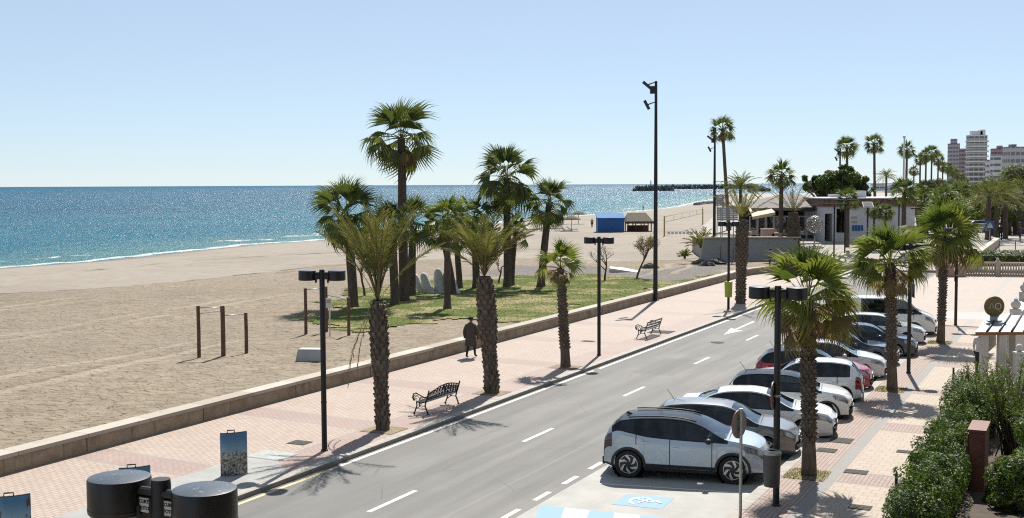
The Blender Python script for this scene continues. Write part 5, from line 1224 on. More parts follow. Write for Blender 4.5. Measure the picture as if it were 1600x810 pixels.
        b = MB(); b.blob((0, lean * .42 + .02, hz + .755), (.102, .114, .082), 14, 0, 0, True); b.build('cap', cloth('cap_cloth', (.02, .018, .018)), e)
    e.scale = (k, k, k); return e
b0 = gp(736, 559); person(Vector((b0.x, b0.y, 0)), ROT, 'person in a long dark brown coat and cap walking away on the promenade', 1.74, (.03, .022, .018), (.015, .014, .014), .2, (.075, .055, .042), (-.05, .08))
b0 = gp(1536, 592); person(Vector((b0.x, b0.y + .3, 0)), R(-30), 'person in white shirt and black trousers behind the white gate post', 1.80, (.62, .61, .60), (.016, .016, .018), .16, None, (.1, -.1))
b0 = gp(1472, 458, 0); person(Vector((b0.x, b0.y, 0)), R(160), 'person in a black top standing behind the tall sidewalk palm trunk', 1.74, (.02, .02, .022), (.22, .20, .18), .08)
for px, py, z, Y, hh, tp, lg, kw, lab in ((1203, 419, 0, None, 1.7, (.20, .20, .21), (.05, .05, .06), {}, 'person in grey walking by the stone terrace wall'), (925, 357, SAND_Z - .3, None, 1.75, (.36, .21, .145), (.06, .05, .07), dict(bare=True), 'person standing bare chested on the sand beside the blue kiosk'),
                                        (1005, 330, -1.35, None, 1.7, (.05, .06, .08), (.05, .05, .06), {}, 'person walking at the water edge beyond the thatched hut'), (1563, 377, 1.4, None, 1.75, (.02, .02, .022), (.02, .02, .025), {}, 'person in black beside the big date palm trunks'),
                                        (1594, 379, 1.4, None, 1.72, (.05, .05, .07), (.04, .04, .06), {}, 'person in dark clothes walking by the railing near the right edge')):
    b0 = gp(px, py, z); person(b0, R(rnd.uniform(-60, 60)), lab, hh, tp, lg, .15, None, group='people far along the beach and street', **kw)
b0 = gp(1098, 330, -.6); person(b0, R(70), 'person in dark clothes sitting on the far sand by the rocks', 1.7, (.03, .03, .035), (.04, .04, .05), 0, None, sit=True, group='people far along the beach and street')

# ------------------------------------------------------------------ things on the sand
def gym(posts, bars, lab):
    e = empty('pull_up_frame', posts[0][0], 0, lab, 'exercise frame', 'wooden exercise frames on the sand'); o0 = Vector(posts[0][0])
    for p_, h, r in posts:
        b = MB(); q = Vector(p_) - o0; b.tube([q + Vector((0, 0, -.3)), q + Vector((.01, 0, h * .5)), q + Vector((0, .01, h))], [r, r * .97, r * .95], 12); b.build('post', MT['wood'], e, sharp=40)
    for a, za, c, zc, mt in bars:
        b = MB(); q0, q1 = Vector(posts[a][0]) - o0, Vector(posts[c][0]) - o0; b.tube([q0 + Vector((0, 0, za)), q1 + Vector((0, 0, zc))], .022, 8); b.build('bar', MT[mt], e)
pp = [gp(311, 559, SAND_Z), gp(349, 558, SAND_Z), gp(385, 551, SAND_Z)]
gym([(pp[0], 2.30, .085), (pp[1], 2.28, .105), (pp[2], 1.82, .085)], [(0, 2.22, 1, 2.2, 'steel'), (0, 1.95, 1, 2.08, 'white'), (1, 1.86, 2, 1.75, 'steel')], 'three post wooden pull-up frame standing alone on open sand')
pp = [gp(478, 522, SAND_Z), gp(510, 518, SAND_Z), gp(545, 525, SAND_Z)]
gym([(pp[0], 2.35, .085), (pp[1], 2.35, .09), (pp[2], 1.95, .085)], [(0, 2.28, 1, 2.28, 'steel'), (1, 1.9, 2, 1.85, 'steel')], 'wooden pull-up frame in palm shade behind the nearest promenade lamp')
b0 = gp(515.5, 527, SAND_Z); e = empty('info_post', b0, 0, 'slim white post with small white board on the sand beside the shaded exercise frame', 'post sign')
b = MB(); b.tube([(0, 0, -.2), (0, 0, 1.6)], .035, 8); b.build('post', MT['white'], e)
b = MB(); b.box((-.03, -.05, 1.72), (.28, .05, .50)); b.build('board', MT['white'], e); b = MB(); b.box((-.03, -.078, 1.80), (.2, .004, .16)); b.build('notice', MT['steel'], e)
b0 = gp(487, 562, SAND_Z); e = MB(); e.box((0, 0, .22), (1.25, .7, .52), None, 0, .84)
e.add([(-.48, -.27, .485), (.48, -.27, .485), (.48, .27, .485), (-.48, .27, .485)], [(0, 1, 2, 3)]); o = e.build('concrete_block', simple('pale_concrete', (.50, .50, .50), .85, 0, .1, 2, .3, 20, .01), loc=b0, rz=R(-8)); tag(o, 'low pale tapered concrete block on the sand beside the nearest promenade lamp', 'concrete block')

# giant fingers sculpture
MT['sculpt'] = simple('white_sculpture', (.62, .62, .60), .8, 0, .15, 1.5, .3, 12, .02)
bs = gp(683, 460, SAND_Z); e = empty('finger_sculpture', bs, 0, 'white sculpture of giant fingers rising from the lawn between the palms', 'sculpture'); Yb = bs.y
def finger(px0, py0, px1, py1, r0, r1, dy=0.0):
    a, b_ = at(px0, py0, Yb + dy) - bs, at(px1, py1, Yb + dy) - bs; a.z = -.15; d = b_ - a; b = MB()
    ts = [0, .2, .4, .55, .7, .82, .92, .97, 1.0]; rr = [r0, r0 * .98, (r0 * .7 + r1 * .3) * .94, (r0 + r1) / 2 * 1.02, r1 * 1.0, r1 * .95, r1 * .72, r1 * .45, .01]
    bend = Vector((-d.z, 0, d.x)) * .06
    b.tube([a + d * t_ + bend * math.sin(t_ * 3.14) for t_ in ts], rr, 16); b.build('finger', MT['sculpt'], e, sharp=80)
finger(664, 460, 648, 428, .28, .24, .5); finger(676, 461, 661, 426, .36, .28, 0); finger(690, 461, 685, 419, .40, .30, .3); finger(695, 462, 700, 424, .34, .3, .6); finger(715, 460, 706, 434, .30, .24, .2)

# bare trees at the lawn's far end
def bare_tree(base, h, lab, sd, lean=(.3, 0), leafy=0):
    r = random.Random(sd); e = empty('small_tree', base, 0, lab, 'tree', 'small thin trees at the edge of the lawn'); tb = MB(); tips = []
    def grow(p, d, L, rad, lev):
        pts = [p]; n = 3
        for i in range(n): d = (d + Vector((r.gauss(0, .16), r.gauss(0, .16), .05))).normalized(); p = p + d * L / n; pts.append(p)
        tb.tube(pts, [rad, rad * .85, rad * .72, rad * .6], 6 if lev < 2 else 4, cap=False)
        tips.append((p, lev))
        if lev < 4:
            for _ in range(3 if lev else 4): grow(pts[-1] if r.random() > .35 else pts[2], (d + Vector((r.gauss(0, .65), r.gauss(0, .65), r.uniform(-.1, .5)))).normalized(), L * r.uniform(.52, .74), rad * .55, lev + 1)
    grow(Vector((0, 0, -.1)), Vector((lean[0], lean[1], 1)).normalized(), h * .42, .075 * h / 3, 0)
    tb.build('trunk', MT['twig'], e)
    if leafy:
        g = np.random.default_rng(sd); q = np.array([t[0] for t in tips if t[1] >= 3]); n = leafy; p = q[g.integers(0, len(q), n)] + g.normal(0, .14, (n, 3)); a, b_ = g.normal(0, 1, (n, 3)), g.normal(0, 1, (n, 3))
        a /= np.linalg.norm(a, axis=1)[:, None]; b_ -= a * (a * b_).sum(1)[:, None]; b_ /= np.linalg.norm(b_, axis=1)[:, None]; a *= .05; b_ *= .025
        npmesh('crown', np.stack([p - a, p + b_, p + a, p - b_], 1).reshape(-1, 3), np.arange(4 * n), np.full(n, 4), MT['fan'], e, np.repeat(np.clip(g.normal(.85, .12, n), 0, 1), 4))
    return e
bare_tree(gp(945, 439, SAND_Z), 3.6, 'thin leafless tree beside the second promenade lamp', 5, (.2, 0))
bare_tree(gp(994, 437, SAND_Z), 4.2, 'small bent tree with rusty twigs left of the tallest mast', 8, (.25, 0), 2600)
bare_tree(gp(779, 443, SAND_Z), 3.2, 'crooked bare sapling on the lawn beside the tall stacked palm', 11, (.35, 0))
bare_tree(gp(570, 463, SAND_Z), 4.0, 'thin bare sapling on the lawn beside the leftmost palm', 13, (-.1, 0))
b = MB(); b.prism([(-1.5, -.5), (1.3, -.6), (1.7, .3), (.2, .8), (-1.2, .4)], -.1, .22); q = b.build('concrete_slab', MT['white'], loc=gp(975, 425, SAND_Z)); q.rotation_euler = (R(8), R(9), .2); tag(q, 'broken white concrete slab lying on the pebbles behind the small trees', 'slab')
for k, (px, py) in enumerate(((1105, 416), (1120, 412), (1015, 420), (1092, 414))):
    b = MB(); b.blob((0, 0, .1), (.7 + .3 * (k % 2), .5, .35), 9, 0, .3); tag(b.build('dark_rock', simple('dark_rock', (.09, .085, .08), .9, 0, .3, 3, .6, 9, .05), loc=gp(px, py, SAND_Z)), 'dark rock on the pebbles before the stone terrace wall', 'rock', 'dark rocks on the pebbles before the terrace wall')

# kiosk, thatched hut, parasols, loungers, net
MT['blue'] = simple('blue_tarpaulin', (.008, .10, .34), .55, 0, .12, 1, .3, 6, .03); MT['bluetop'] = simple('pale_blue_tarpaulin', (.025, .15, .36), .85, 0, .12, 1)
MT['thatch'] = simple('thatch', (.17, .135, .10), .95, 0, .35, 6, 1.0, 14, .06)
zk = -.45; b0 = gp(934, 365, zk); b1 = gp(976, 365, zk); W_ = b1.x - b0.x; hk = at(0, 339, b0.y).z - zk
e = empty('beach_kiosk', ((b0.x + b1.x) / 2, b0.y + 2, zk), 0, 'blue covered beach kiosk with pale blue sloping top', 'kiosk')
b = MB(); b.box((0, 0, hk * .40), (W_, 4, hk * .8)); b.build('wall', MT['blue'], e)
b = MB(); b.add([(-W_ * .53, -2.1, hk * .80), (W_ * .53, -2.1, hk * .80), (W_ * .53, 2.1, hk * 1.05), (-W_ * .53, 2.1, hk * 1.05), (-W_ * .53, -2.1, hk * .74), (W_ * .53, -2.1, hk * .74), (W_ * .53, 2.1, hk * .99), (-W_ * .53, 2.1, hk * .99)], [(0, 1, 2, 3), (7, 6, 5, 4), (0, 4, 5, 1), (1, 5, 6, 2), (2, 6, 7, 3), (3, 7, 4, 0)]); b.build('roof', MT['bluetop'], e)
b0 = gp(999, 364, zk); sc_k = b0.y / FPX; e = empty('thatched_hut', (b0.x, b0.y + 2, zk), 0, 'open thatched beach hut joined to the blue kiosk', 'hut'); Wd, h1, h2 = 40 * sc_k, 17 * sc_k, 31 * sc_k
b = MB(); w2 = Wd * .55; b.add([(-w2, -2.6, h1), (w2, -2.6, h1), (w2, 2.6, h1), (-w2, 2.6, h1), (-w2 * .75, 0, h2), (w2 * .55, 0, h2)], [(0, 1, 5, 4), (1, 2, 5), (2, 3, 4, 5), (3, 0, 4), (3, 2, 1, 0)])
for k in range(60):
    x = -w2 + 2 * w2 * k / 59; b.box((x, -2.62, h1 - .08), (.10, .06, .3 + .15 * rnd.random()))
b.build('roof', MT['thatch'], e)
for x in (-.45, -.15, .18, .46):
    for y in (-2.2, 2.2): b = MB(); b.tube([(x * Wd, y, -.1), (x * Wd, y, h1)], .09, 8); b.build('post', MT['wood'], e)
b = MB(); b.box((0, .6, .55), (Wd * .8, 2.2, 1.1)); b.build('counter', MT['wood'], e)
for k, (px, py) in enumerate(((838, 360), (868, 359), (893, 363), (904, 352), (880, 352))):
    b0 = gp(px, py, -.5); e = empty('thatched_parasol', b0, 0, 'thatched beach parasol on the sand left of the blue kiosk', 'parasol', 'thatched parasols on the sand')
    b = MB(); b.tube([(0, 0, -.1), (0, 0, 2.5)], .05, 6); b.build('pole', MT['wood'], e); b = MB(); b.lathe([(1.6, 2.05), (1.55, 2.15), (.8, 2.55), (0, 2.85)], 16); b.lathe([(1.6, 2.05), (0, 2.5)], 16); b.build('canopy', MT['thatch'], e)
for k, (px, py) in enumerate(((826, 362), (850, 364), (885, 363), (893, 361), (872, 364))):
    b0 = gp(px, py, -.5); e = empty('sun_lounger', b0, R(30 + 15 * k), 'grey beach lounger under the thatched parasols', 'lounger', 'loungers under the parasols')
    b = MB(); b.box((0, -.35, .32), (.65, 1.3, .08)); b.build('seat', MT['ironseat'], e); b = MB(); b.box((0, .55, .52), (.65, .75, .07), Matrix.Rotation(R(35), 3, 'X')); b.build('backrest', MT['ironseat'], e)
    for sx in (-.28, .28):
        for y in (-.9, .5): b = MB(); b.box((sx, y, .14), (.05, .05, .3)); b.build('leg', MT['steel'], e)
MT['ypost'] = simple('yellow_post', (.45, .33, .12), .6, 0, .15, 5)
e = empty('beach_net', gp(1040, 368, -.3), 0, 'beach net frame with yellow posts on the sand right of the tallest mast', 'net'); o0 = e.location
for a in ((1038, 370), (1098, 351)):
    q = gp(*a, -.3) - o0; b = MB(); b.tube([q, q + Vector((0, 0, 3.0))], .11, 8); b.build('post', MT['ypost'], e)
q0, q1 = gp(1038, 370, -.3) - o0, gp(1098, 351, -.3) - o0
for zz in (2.9, 2.1):
    b = MB(); b.tube([q0 + Vector((0, 0, zz)), q1 + Vector((0, 0, zz))], .03, 5); b.build('cord', MT['ypost'], e)
for k in range(1, 5): q = q0 + (q1 - q0) * k / 5; b = MB(); b.tube([q + Vector((0, 0, 2.1)), q + Vector((0, 0, 2.9))], .02, 4); b.build('net_strap', MT['steel'], e)
b = MB()
for k in range(14): b.box((k * .55, 0, .45), (.38, .06, .35)); 
b.tube([(-.3, 0, .62), (7.6, 0, .62)], .03, 5); o = b.build('bunting_fence', MT['white'], loc=gp(1045, 369, -.2)); tag(o, 'low white fence of small boards behind the yellow net posts', 'fence')

# agaves and low bushes on the terrace edge
def leaf_cloud(name, boxes, n, mat, parent, sd, size=.05, tint=.15, spread=.15, asp=.42, up=0.3):
    """leaf faces through ellipsoid shells: boxes = (centre, radii) in local space"""
    g = np.random.default_rng(sd); P_ = []; N_ = []; vol = np.array([r[0] * r[1] + r[1] * r[2] + r[0] * r[2] for c, r in boxes]); cnt = g.multinomial(n, vol / vol.sum())
    for (c, r), m_ in zip(boxes, cnt):
        d = g.normal(0, 1, (m_, 3)); d /= np.linalg.norm(d, axis=1)[:, None]; k = (1 - np.abs(g.normal(0, .16, m_)))[:, None]; P_.append(np.array(c) + d * np.array(r) * k); N_.append(d)
    p, nn = np.concatenate(P_), np.concatenate(N_); n = len(p)
    nn = nn + g.normal(0, .55, (n, 3)) + np.array([0, 0, up]); nn /= np.linalg.norm(nn, axis=1)[:, None]
    a = np.cross(nn, g.normal(0, 1, (n, 3))); a /= np.linalg.norm(a, axis=1)[:, None]; b_ = np.cross(nn, a); s_ = size * g.uniform(.6, 1.35, n)[:, None]
    v = np.stack([p - a * s_, p + b_ * s_ * asp + nn * s_ * .12, p + a * s_, p - b_ * s_ * asp + nn * s_ * .12], 1).reshape(-1, 3)
    bi = np.repeat(np.arange(len(boxes)), cnt); bt = g.normal(0, .10, len(boxes))          # clumps of older and younger leaves
    tt = np.clip(g.normal(tint, .13, n) + bt[bi] + (g.random(n) < .05) * .4, 0, 1)
    return npmesh(name, v, np.arange(4 * n), np.full(n, 4), mat, parent, np.repeat(tt, 4))
def agave(loc, r, lab, sd):
    e = empty('agave_plant', loc, 0, lab, 'plant', 'spiky plants on the terrace edge'); g = np.random.default_rng(sd); out = []
    for i in range(26):
        el = R(85 - 75 * (i / 26)); out.append(feather(g, r * g.uniform(.8, 1.1), el, i * GA, np.clip(g.normal(.4, .2), 0, 1), .6, 9, .35, .1, .05))
    v, f, c, t_ = cat_geo(out); npmesh('foliage', v, f, c, MT['date'], e, t_)
    b = MB(); b.tube([(0, 0, -.2), (0, 0, .25)], [.12, .1], 8); b.build('stem', MT['twig'], e)
agave(Vector((at(1095, 368, 118).x, 118, 1.2)), 1.9, 'large pale spiky agave left of the second floodlight mast', 3)
agave(Vector((at(1070, 374, 112).x, 112, .5)), .8, 'small dark spiky plant left of the large agave', 4)
agave(Vector((at(1112, 372, 118).x, 117, 1.4)), .7, 'low spiky plant at the foot of the second floodlight mast', 6)

# ------------------------------------------------------------------ upper ground behind the plaza
def W3(px, py, z): v = gp(px, py, z); return (v.x, v.y)
Yw = 116.0
xl, xr = at(1096, 400, Yw).x, at(1246, 400, Yw).x
ug = MB(); ug.prism([(xl + .6, Yw + .3), (xr, Yw + .3), (xr + 8, 118), (160, 118), (420, 700), (120, 700), (60, 330), (xl + 10, 175), (xl + 2, 135)], -1.0, UPZ)
MT['upper'] = simple('dusty_paving', (.36, .325, .29), .9, 0, .12, .25, .2, 8, .01, space='pos')
tag(ug.build('upper_street', MT['upper']), kind='structure')
rp = MB(); xa, xb, xc = xr, 52, 52
rp.add([(xr, 118, UPZ + .002), (120, 118, UPZ + .002), (110, 92, 0.02), (xr + 2, 100, 0.02), (xr, 118, -.5), (120, 118, -.5), (110, 92, -.5), (xr + 2, 100, -.5)], [(3, 2, 1, 0), (3, 7, 6, 2), (0, 4, 7, 3), (1, 2, 6, 5)])
tag(rp.build('plaza_slope', MT['upper']), kind='structure')
MT['roughwall'] = (lambda: (lambda m: (m.color(m.mix(m.noise(m.obj(), 1.6, 5, .75).ss(.55, .75), (.34, .33, .315), (.20, .195, .185))), m.set(rough=.9), m.bump(m.noise(m.obj(), 3, 5, .7), .8, .05), m.m)[-1])(M('rough_concrete')))()
wl = MB(); hz0, hz1 = -.9, 2.05; xm = xl
wl.add([(xl - .35, Yw - .5, hz0), (xr, Yw - .5, hz0), (xr, Yw, hz1), (xl + .3, Yw, hz1), (xl - .35, Yw + .6, hz0), (xr, Yw + .6, hz0), (xr, Yw + .45, hz1), (xl + .3, Yw + .45, hz1)], [(0, 1, 2, 3), (3, 2, 6, 7), (4, 0, 3, 7), (1, 5, 6, 2), (5, 4, 7, 6)])
e = empty('terrace_wall', (0, 0, 0), 0, 'rough grey stone retaining wall with thin pale top under the restaurant terrace', 'wall'); wl.build('wall_face', MT['roughwall'], e)
b = MB(); b.box(((xl + xr) / 2 + .2, Yw + .2, hz1 + .06), (xr - xl + .2, .7, .12)); b.build('coping', MT['sand_stone'], e)
# sand bank in front of the far beach end is part of the terrain

# restaurant pavilion
def px3(px, py, Y): v = at(px, py, Y); return v.x, v.z
Yr = 124.0
e = empty('restaurant', (at(1225, 365, Yr).x, Yr, UPZ), 0, 'low restaurant pavilion with grey hipped roof and glass terrace screens', 'restaurant'); o0 = e.location
MT['roofgrey'] = simple('grey_roofing', (.16, .145, .13), .85, 0, .2, 1.5, .6, 10, .03); MT['inner'] = simple('dim_interior', (.05, .045, .045), .9, 0, .4, 1.2); MT['frame'] = simple('pale_frame', (.55, .55, .55), .5, 0, .1, 3)
MT['screen'] = glass_mat('terrace_glass', (.70, .76, .78), .13)
q = lambda px, py, Y=Yr: (lambda v: Vector((v.x - o0.x, Y - o0.y, v.z - o0.z)))(at(px, py, Y))
ea, eb, rA, rB = q(1180, 325), q(1289, 325), q(1232, 305, Yr + 5), q(1250, 305, Yr + 5); zE, zR = ea.z, rA.z; D = 12
b = MB(); b.add([(ea.x - .5, -1.2, zE), (eb.x + .3, -1.2, zE), (eb.x + .3, D, zE), (ea.x - .5, D, zE), (rA.x, D / 2, zR + .2), (rB.x, D / 2, zR + .2), (ea.x - .5, -1.2, zE - .28), (eb.x + .3, -1.2, zE - .28), (eb.x + .3, D, zE - .28), (ea.x - .5, D, zE - .28)],
                [(0, 1, 5, 4), (1, 2, 5), (2, 3, 4, 5), (3, 0, 4), (0, 6, 7, 1), (1, 7, 8, 2), (2, 8, 9, 3), (3, 9, 6, 0), (9, 8, 7, 6)]); b.build('roof', MT['roofgrey'], e)
b = MB(); b.box(((ea.x + eb.x) / 2, D * .75, zE / 2 - .1), (eb.x - ea.x - .6, .3, zE)); b.box(((ea.x + eb.x) / 2, D / 2, .03), (eb.x - ea.x, D, .06)); b.box((eb.x - .5, D * .4, zE / 2 - .1), (.3, D * .7, zE - .1)); b.build('inner_wall', MT['inner'], e)
fx = np.linspace(ea.x - .6, eb.x - .2, 10)
for i in range(9):
    b = MB(); w_ = fx[i + 1] - fx[i]
    for x in (fx[i] + .05, fx[i + 1] - .05): b.box((x, 0, 1.25), (.09, .09, 2.5))
    b.box((fx[i] + w_ / 2, 0, 2.45), (w_ - .1, .08, .10)); b.box((fx[i] + w_ / 2, 0, .55), (w_ - .1, .07, .07)); b.box((fx[i] + w_ / 2, 0, .05), (w_ - .1, .07, .10)); f = b.build('window', MT['frame'], e)
    b = MB(); b.box((fx[i] + w_ / 2, .01, 1.48), (w_ - .2, .012, 1.8)); b.build('pane', MT['screen'], f)
    b = MB(); b.box((fx[i] + w_ / 2, .0, .3), (w_ - .2, .03, .42)); b.build('lower_panel', MT['inner'], f)
for k in range(6): b = MB(); b.box((ea.x + 1.2 + k * 1.15, 1.5 + (k % 2), .75), (.6, .6, .06)); b.tube([(ea.x + 1.2 + k * 1.15, 1.5 + (k % 2), 0), (ea.x + 1.2 + k * 1.15, 1.5 + (k % 2), .75)], .05, 6); b.build('table', MT['wood'], e)
MT['awning'] = simple('cream_awning', (.62, .50, .36), .8, 0, .08, 2)
b = MB(); a0, a1 = q(1172, 327, Yr - 2), q(1208, 323, Yr - 2); z_ = a0.z; b.add([(a0.x, -3.2, z_ - .75), (a1.x, -3.0, z_ - .3), (a1.x, 0, z_ + .25), (a0.x + .2, 0, z_ + .1), (a0.x, -3.2, z_ - 1.05), (a1.x, -3.0, z_ - .6)], [(0, 1, 2, 3), (0, 4, 5, 1)])
tag(b.build('awning', MT['awning'], e), 'cream sloping awning')
b = MB(); b.box((q(1258, 327).x, -1.3, q(1258, 327).z), (1.4, .1, .45)); tag(b.build('sign_board', MT['dark'], e))
# plinths and boxes on the terrace
MT['pinkbox'] = simple('pink_plaster', (.50, .36, .29), .85, 0, .12, 3)
for k, (px, py, w_, h_) in enumerate(((1199, 371, 1.2, 1.3), (1213, 371, 1.0, .9), (1169, 371, .5, 1.0))):
    b = MB(); b.box((0, 0, h_ / 2), (w_, .8, h_)); b.box((0, 0, h_ + .04), (w_ + .12, .92, .08)); tag(b.build('plaster_plinth', MT['pinkbox'], loc=(at(px, py, 118).x, 118, UPZ)), ('wide pink plaster plinth on the stone terrace', 'middle pale pink plinth on the stone terrace', 'narrow pink plinth left of the terrace screens')[k], 'plinth')
# slatted boards seen from behind
MT['slat'] = simple('grey_slats', (.33, .34, .35), .6, .2, .12, 3)
def slat_board(x0, x1, y0, y1, Y, lab):
    a, c = at(x0, y1, Y), at(x1, y0, Y); e = empty('slatted_board', (a.x, Y, UPZ - 1.5), 0, lab, 'board'); W_, zt, zb_ = c.x - a.x, c.z - UPZ + 1.5, a.z - UPZ + 1.5
    n = 7; b = MB()
    for k in range(n): h = (zt - zb_) / n; b.box((W_ / 2, 0, zb_ + (k + .5) * h), (W_, .06, h * .86))
    b.build('board_panel', MT['slat'], e)
    for x in (W_ * .2, W_ * .8): b = MB(); b.tube([(x, .08, 0), (x, .08, zt)], .05, 8); b.build('post', MT['steel'], e)
slat_board(1120, 1153, 324, 345, 115, 'lower pale grey slatted board above the stone terrace wall'); slat_board(1118, 1132, 304, 322, 126, 'upper small grey board on posts behind the wide slatted one')
# globe sculpture
Yg = 116; gt = at(1273, 351, Yg); e = empty('globe_sculpture', (gt.x, Yg, UPZ - .6), 0, 'airy metal globe sculpture on a thin pole before the restaurant', 'sculpture'); zc = gt.z - UPZ + .6; rg = 13.5 * Yg / FPX
b = MB(); b.tube([(0, 0, 0), (0, 0, zc - rg)], .06, 8); b.build('pole', MT['steel'], e)
b = MB()
for k in range(150):
    u = 1 - 2 * (k + .5) / 150; a = k * GA; d = Vector((math.sqrt(1 - u * u) * math.cos(a), math.sqrt(1 - u * u) * math.sin(a), u)); b.box(Vector((0, 0, zc)) + d * rg, (.12, .05, .12), d.to_track_quat('Y', 'Z').to_matrix(), k % 3)
for k in range(8): b.tube([(rg * .97 * math.cos(t_) * math.cos(k * .39), rg * .97 * math.cos(t_) * math.sin(k * .39), zc + rg * .97 * math.sin(t_)) for t_ in np.linspace(0, 6.28, 25)], .02, 4, 0)
b.build('globe', [MT['steel'], MT['pinkbox'], MT['white']], e)

# white building with timber fascia
Yb2 = 120.0; o0 = Vector((at(1287, 366, Yb2).x, Yb2, UPZ - .6)); e = empty('white_building', o0, 0, 'low white building with brown timber fascia and open dark door', 'building'); xR = at(1429, 366, Yb2).x - o0.x
zf0, zf1 = at(1350, 323, Yb2).z - o0.z, at(1350, 311, Yb2).z - o0.z
MT['whitewall'] = simple('white_render', (.66, .645, .66), .85, 0, .06, .8, .15, 12, .004); MT['fascia'] = None
m = M('timber_fascia'); v = m.obj(); x, y, z = m.xyz(v); k = (x * 3.2).floor(); wn = m.n('ShaderNodeTexWhiteNoise'); wn.noise_dimensions = '1D'; m.l(k, wn.inputs['W'])
m.color(m.mix((x * 3.2).mod(1.0).lt(.08), m.mix(V(m.t, wn.outputs[0]), (.13, .055, .035), (.24, .11, .07)), (.04, .02, .015))); m.set(rough=.7); MT['fascia'] = m.m
dx0, dx1 = at(1293, 0, Yb2).x - o0.x, at(1305, 0, Yb2).x - o0.x
b = MB(); b.box((dx0 / 2, 4, zf0 / 2), (dx0, 8, zf0)); b.box(((dx1 + xR) / 2, 4, zf0 / 2), (xR - dx1, 8, zf0)); b.box(((dx0 + dx1) / 2, 4, zf0 - .35), (dx1 - dx0, 8, .7)); b.box(((dx0 + dx1) / 2, 5, zf0 / 2 - .4), (dx1 - dx0, 4, zf0 - .8), None, 1); b.build('wall', [MT['whitewall'], MT['inner']], e)
b = MB(); b.box((xR / 2, 3.9, (zf0 + zf1) / 2), (xR + .3, 8.2, zf1 - zf0)); b.build('fascia', MT['fascia'], e)
b = MB(); b.box((xR / 2, 3.9, zf1 + .06), (xR + .5, 8.4, .12)); b.box((xR * .42, 2.5, zf1 + .45), (1.8, 1.6, .7)); b.box((xR * .30, 3.5, zf1 + .3), (2.6, 1.2, .3)); b.build('roof', MT['whitewall'], e)
for px, py, w_, h_ in ((1314, 345, .9, 2.4),): b = MB(); p_ = at(px, py, Yb2) - o0; b.box((p_.x, -.02, p_.z), (w_, .06, h_)); b.build('window', MT['privacy'], e)
for py in (340, 347): b = MB(); p_ = at(1335, py, Yb2) - o0; b.box((p_.x, -.02, p_.z), (.55, .05, .16)); b.build('vent', MT['steel'], e)
b = MB(); p0 = at(1331, 362, Yb2) - o0; p1 = at(1349, 351, Yb2) - o0
for k in range(4): b.box((p0.x + (p1.x - p0.x) * (k + .5) / 4, -.03, (p0.z + p1.z) / 2), (.22, .05, (p1.z - p0.z) * .8))
b.build('notice_board', MT['blue'], e)
Ysl = 108; tp_ = at(1356, 320, Ysl); e = empty('solar_lamp', (tp_.x, Ysl, 1.0), 0, 'post with a tilted solar panel in front of the timber fascia', 'solar panel'); zt = tp_.z - 1.0
b = MB(); b.tube([(0, 0, -.1), (0, 0, zt)], .08, 8); b.build('post', MT['black'], e)
q_ = Matrix.Rotation(R(38), 3, 'X'); b = MB(); b.box((0, 0, zt), (.95, .75, .05), q_); b.build('panel_frame', MT['white'], e); b = MB(); b.box(Vector((0, 0, zt)) + q_ @ Vector((0, 0, .03)), (.82, .63, .02), q_); b.build('panel', MT['dash'], e)
pt = at(1413, 214, 150); e = empty('flagpole', (pt.x, 150, UPZ), 0, 'white flagpole rising among the far palms', 'flagpole'); b = MB(); b.tube([(0, 0, 0), (0, 0, pt.z - UPZ)], [.16, .10], 8); b.build('pole', MT['white'], e); b = MB(); b.blob((0, 0, pt.z - UPZ), (.2, .2, .2), 8, 0, 0); b.build('finial', MT['white'], e)

# dense dark tree and far greenery
def bush_tree(base, boxes, n, lab, sd, size, tint, trunk_h, mat='shrub', cat='tree', group=None, name='leafy_tree'):
    e = empty(name, base, 0, lab, cat, group)
    b = MB(); rr = random.Random(sd)
    for c, r in boxes:
        b.tube([(rr.uniform(-.4, .4), rr.uniform(-.3, .3), -.2), (c[0] * .4, c[1] * .4, c[2] * .5), (c[0], c[1], c[2])], [.28, .2, .06], 6)
        b.blob(c, (r[0] * .68, r[1] * .68, r[2] * .68), 10, 0, .15)  # solid core added inside each leaf clump to block see-through
    b.build('trunk', MT['twig'], e); leaf_cloud('crown', boxes, n, MT[mat], e, sd, size, tint); return e
Yt = 152.0; xt0 = at(1308, 300, Yt).x; bt = Vector((xt0, Yt, UPZ)); bxs = []
rr = random.Random(5)
for px, py, r in ((1268, 292, 13), (1282, 286, 15), (1296, 280, 16), (1310, 277, 15), (1325, 278, 15), (1338, 284, 14), (1348, 294, 12), (1290, 298, 15), (1318, 294, 18), (1340, 302, 13), (1305, 300, 16), (1357, 303, 8)):
    v = at(px, py, Yt); k = r * Yt / FPX; bxs.append(((v.x - xt0, rr.uniform(-2, 2), v.z - UPZ), (k * .9, k, k * .7)))
    for _ in range(4): bxs.append(((v.x - xt0 + rr.uniform(-1, 1) * k, rr.uniform(-2, 1), v.z - UPZ + rr.uniform(-.5, 1.1) * k), (k * rr.uniform(.2, .42), k * .4, k * rr.uniform(.2, .4))))
bush_tree(bt, bxs, 14000, 'wide dense dark green tree behind the white building', 5, .22, .12, 3)
for i, (px, py, r, Y) in enumerate(((1436, 296, 14, 240), (1458, 294, 15, 250), (1482, 296, 16, 240), (1506, 296, 16, 260), (1530, 294, 16, 230), (1552, 292, 15, 240), (1575, 290, 18, 230))):
    v = at(px, py, Y); k = r * Y / FPX; bush_tree(Vector((v.x, Y, UPZ)), [((rr.uniform(-1, 1) * k * .8, rr.uniform(-1, 1), v.z - UPZ + rr.uniform(-.5, .25) * k), (k * .6, k * .6, k * .5)) for _ in range(6)], 1800, 'olive green street tree in the band below the palm row', 60 + i, .2, .25, 2, group='street trees in the band below the palm row')
